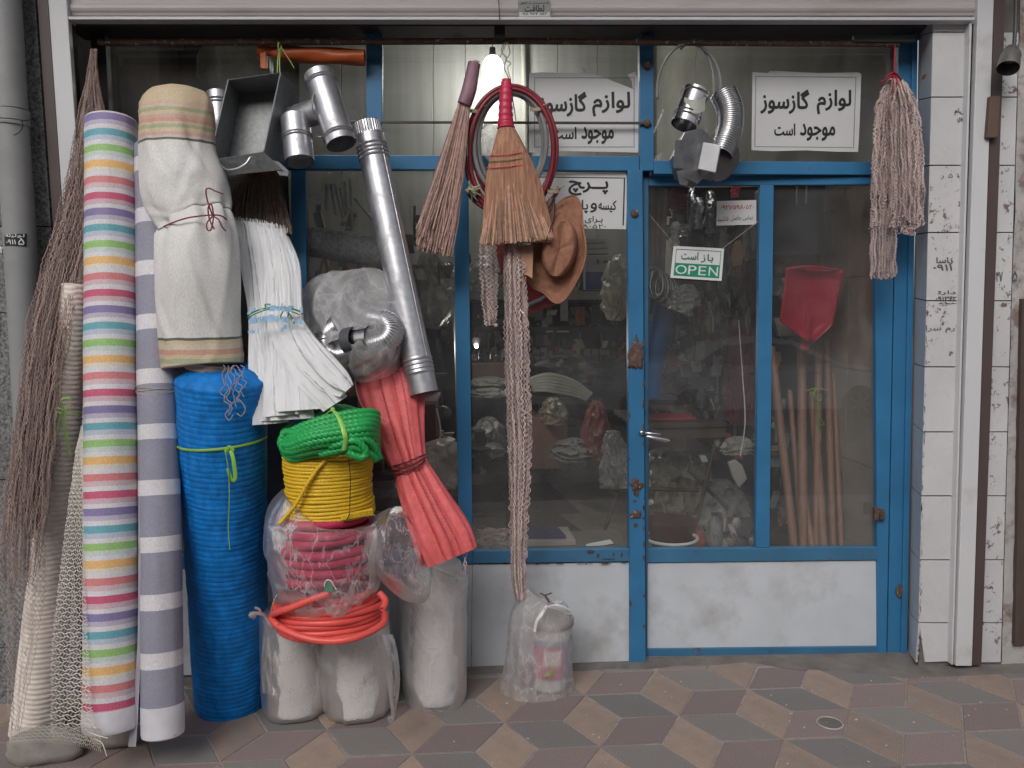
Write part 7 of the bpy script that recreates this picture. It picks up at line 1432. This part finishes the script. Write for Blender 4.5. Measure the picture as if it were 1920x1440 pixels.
for pts in ([(1512, 733, .40), (1530, 728, .38), (1552, 732, .40)], [(1530, 728, .38), (1526, 738, .37), (1532, 752, .37), (1540, 748, .37), (1536, 736, .37)], [(1534, 750, .37), (1535, 790, .36), (1539, 830, .36)], [(1536, 782, .36), (1545, 795, .355), (1538, 797, .355)]): mb.tube(pxpath(pts, 10), .006, 6, flat=.4)
single('lime_ribbon', mb, M_lime, 'lime green ribbon tied round the broomsticks', 'ribbon', smooth=True)
t = thing('wall_heater', 'dark grey gas heater unit hanging high behind the right door pane', 'heater', P(1505, 480, 1.4)); a, b = P(1452, 400, 1.4), P(1560, 390, 1.4)
link('body', MB().slab([(1446, 345), (1560, 345), (1556, 480), (1440, 480)], .62, .86), mat('grey_heater', (.055, .055, .06), .5), t, bevel=.01); link('side_panel', MB().slab([(1562, 392), (1582, 392), (1572, 470), (1558, 480)], .45, .6), mat('brown_side', (.09, .08, .075), .5), t, bevel=.005)
for u in (1494, 1512): mb = MB(); mb.tube([P(u, 330, .6), P(u, 384, .6)], .008, 10); link('pipe', mb, M_shiny, t, smooth=True)
bx('dark_backing', 1445, 505, 1530, 1000, .8, (.045, .042, .042), 'added dark backing behind the broomsticks', 'backdrop', depth=.4)  # added dark block, shade of the room put into its colour
bx('dark_backing', 1320, 640, 1440, 1000, 1.25, (.045, .042, .042), 'added dark backing behind the crowded tools', 'backdrop', depth=.4)  # another dark block added for the unlit depth of the room
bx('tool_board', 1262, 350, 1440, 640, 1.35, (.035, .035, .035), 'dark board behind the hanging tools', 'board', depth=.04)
t = thing('hanging_wire', 'thin pale wire strung across the inside of the right door pane', 'wire', P(1520, 480, .8)); mb = MB(); mb.tube(pxpath([(1637, 90, .9), (1625, 130, .9), (1640, 180, .9), (1628, 230, .9), (1634, 300, .9), (1612, 370, .9), (1570, 420, .9), (1540, 455, .9), (1510, 470, .9), (1475, 500, .9), (1466, 530, .9), (1490, 545, .9)], 80), .003, 5); link('wire', mb, mat('grey_wire', (.22, .21, .18), .6), t); mb = MB(); mb.prism([P(1514, 452, .88), P(1522, 450, .88), P(1524, 478, .88), P(1516, 476, .88)], V((0, .01, 0))); link('wooden_peg', mb, M_wood, t)
# round dark lid high up
t = thing('round_lamp_shade', 'round dark pan bottom just showing under the lintel right of centre', 'pan', P(1145, 68, .8)); mb = MB(); mb.ball(P(1145, 30, .8), .125, 28, 12, sc3=(1, 1, .75)); link('pan', mb, M_steel_dark, t, smooth=True)

# ================================================================== parked car across the road (seen as the dim reflection)
M_car = mat('white_car_paint', (.72, .72, .74), .3, var=.02, coat=.3); M_tyre = mat('tyre_rubber', (.02, .02, .021), .8); M_rim = mat('alloy_rim', (.45, .45, .46), .3, metal=.8); M_cg = mat('car_window_glass', (.02, .022, .025), .08)
YC = -10.2
def mr(u, v): p = P(u, v, -YC); return p.x, p.z
xr_, zr_ = mr(1195, 768); xf_, _ = mr(1493, 768); zg = -.47; wr = .31
t = thing('parked_car', 'white saloon car parked across the road, seen reflected in the shop glass', 'car', V(((xr_+xf_)/2, YC-.8, zg)))
xc = (xr_+xf_)/2; wb = xf_-xr_; sx_ = wb/2.6
prof = [(-2.05, .30), (-2.10, .62), (-2.02, .95), (-1.45, 1.02), (-.85, 1.38), (-.2, 1.45), (.35, 1.40), (1.05, .98), (1.75, .86), (2.05, .70), (2.12, .45), (2.05, .26), (1.66, .22), (.94, .22), (-.94, .22), (-1.66, .22)]
W_ = .82; mb = MB(); vs = []; n_ = len(prof)
for k, (yy_, ins) in enumerate(((0, .06), (-.10, 0), (-.75, -.0), (-1.5, 0), (-1.64+.1, .0), (-1.64, .06))):
    for x, z in prof:
        tz = max(0, (z-.95)/.5); vs.append(V((xc+x*sx_*(1-ins*.3), YC+yy_-(tz*.22 if k <= 1 else -tz*.22 if k >= 4 else 0), zg+z-(ins*.4 if z > .6 else -ins*.4))))
mb.add(vs, [(k*n_+i, k*n_+(i+1) % n_, (k+1)*n_+(i+1) % n_, (k+1)*n_+i) for k in range(5) for i in range(n_)]+[tuple(range(n_-1, -1, -1)), tuple(5*n_+i for i in range(n_))])
link('body', mb, M_car, t, smooth=35)
for wpts in ([(-1.30, 1.02), (-.80, 1.32), (-.28, 1.37), (-.28, 1.0)], [(-.20, 1.0), (-.20, 1.37), (.30, 1.33), (.85, 1.0)]):
    mb = MB(); q = [V((xc+x*sx_, YC+.012-max(0, (z-.95)/.5)*.22, zg+z)) for x, z in wpts]; mb.prism(q, V((0, -.02, 0))); link('window', mb, M_cg, t)
for x_ in (xr_, xf_):
    for yy_ in (.02, -1.46):
        w_ = thing('wheel', '', '', (0, 0, 0), parent=t)
        c0, c1 = V((x_, YC+yy_, zg+wr)), V((x_, YC+yy_-.2, zg+wr)); mb = MB(); mb.lathe(c0, c1, [(0, wr*.66), (.02, wr*.95), (.15, wr), (.85, wr), (1, wr*.9)], 30); link('tyre', mb, M_tyre, w_, smooth=True)
        mb = MB(); mb.lathe(c0+V((0, .012, 0)), c0-V((0, .03, 0)), [(0, .05), (.3, .07), (1, .07)], 20)
        for k in range(7): a_ = k/7*6.283; d = V((math.cos(a_), 0, math.sin(a_))); mb.tube([c0+d*.05+V((0, .008, 0)), c0+d*wr*.64+V((0, .004, 0))], .022, 6)
        link('rim', mb, M_rim, w_, smooth=True)
for x_, nm, col in ((-2.02, 'tail_light', (.35, .01, .015)), (1.98, 'headlight', (.6, .6, .62))):
    for yy_ in (-.12, -1.50): mb = MB(); mb.box(xc+x_*sx_-.07, xc+x_*sx_+.07, YC+yy_-.12, YC+yy_+.115, zg+.70 if x_ < 0 else zg+.62, zg+.86 if x_ < 0 else zg+.76); link(nm, mb, mat('car_'+nm, col, .2) if 'car_'+nm not in bpy.data.materials else bpy.data.materials['car_'+nm], t, bevel=.02)
for dx in (-.35, .6): mb = MB(); mb.box(xc+dx*sx_-.09, xc+dx*sx_+.09, YC-.0, YC+.03, zg+.84, zg+.87); link('door_handle', mb, M_black, t)
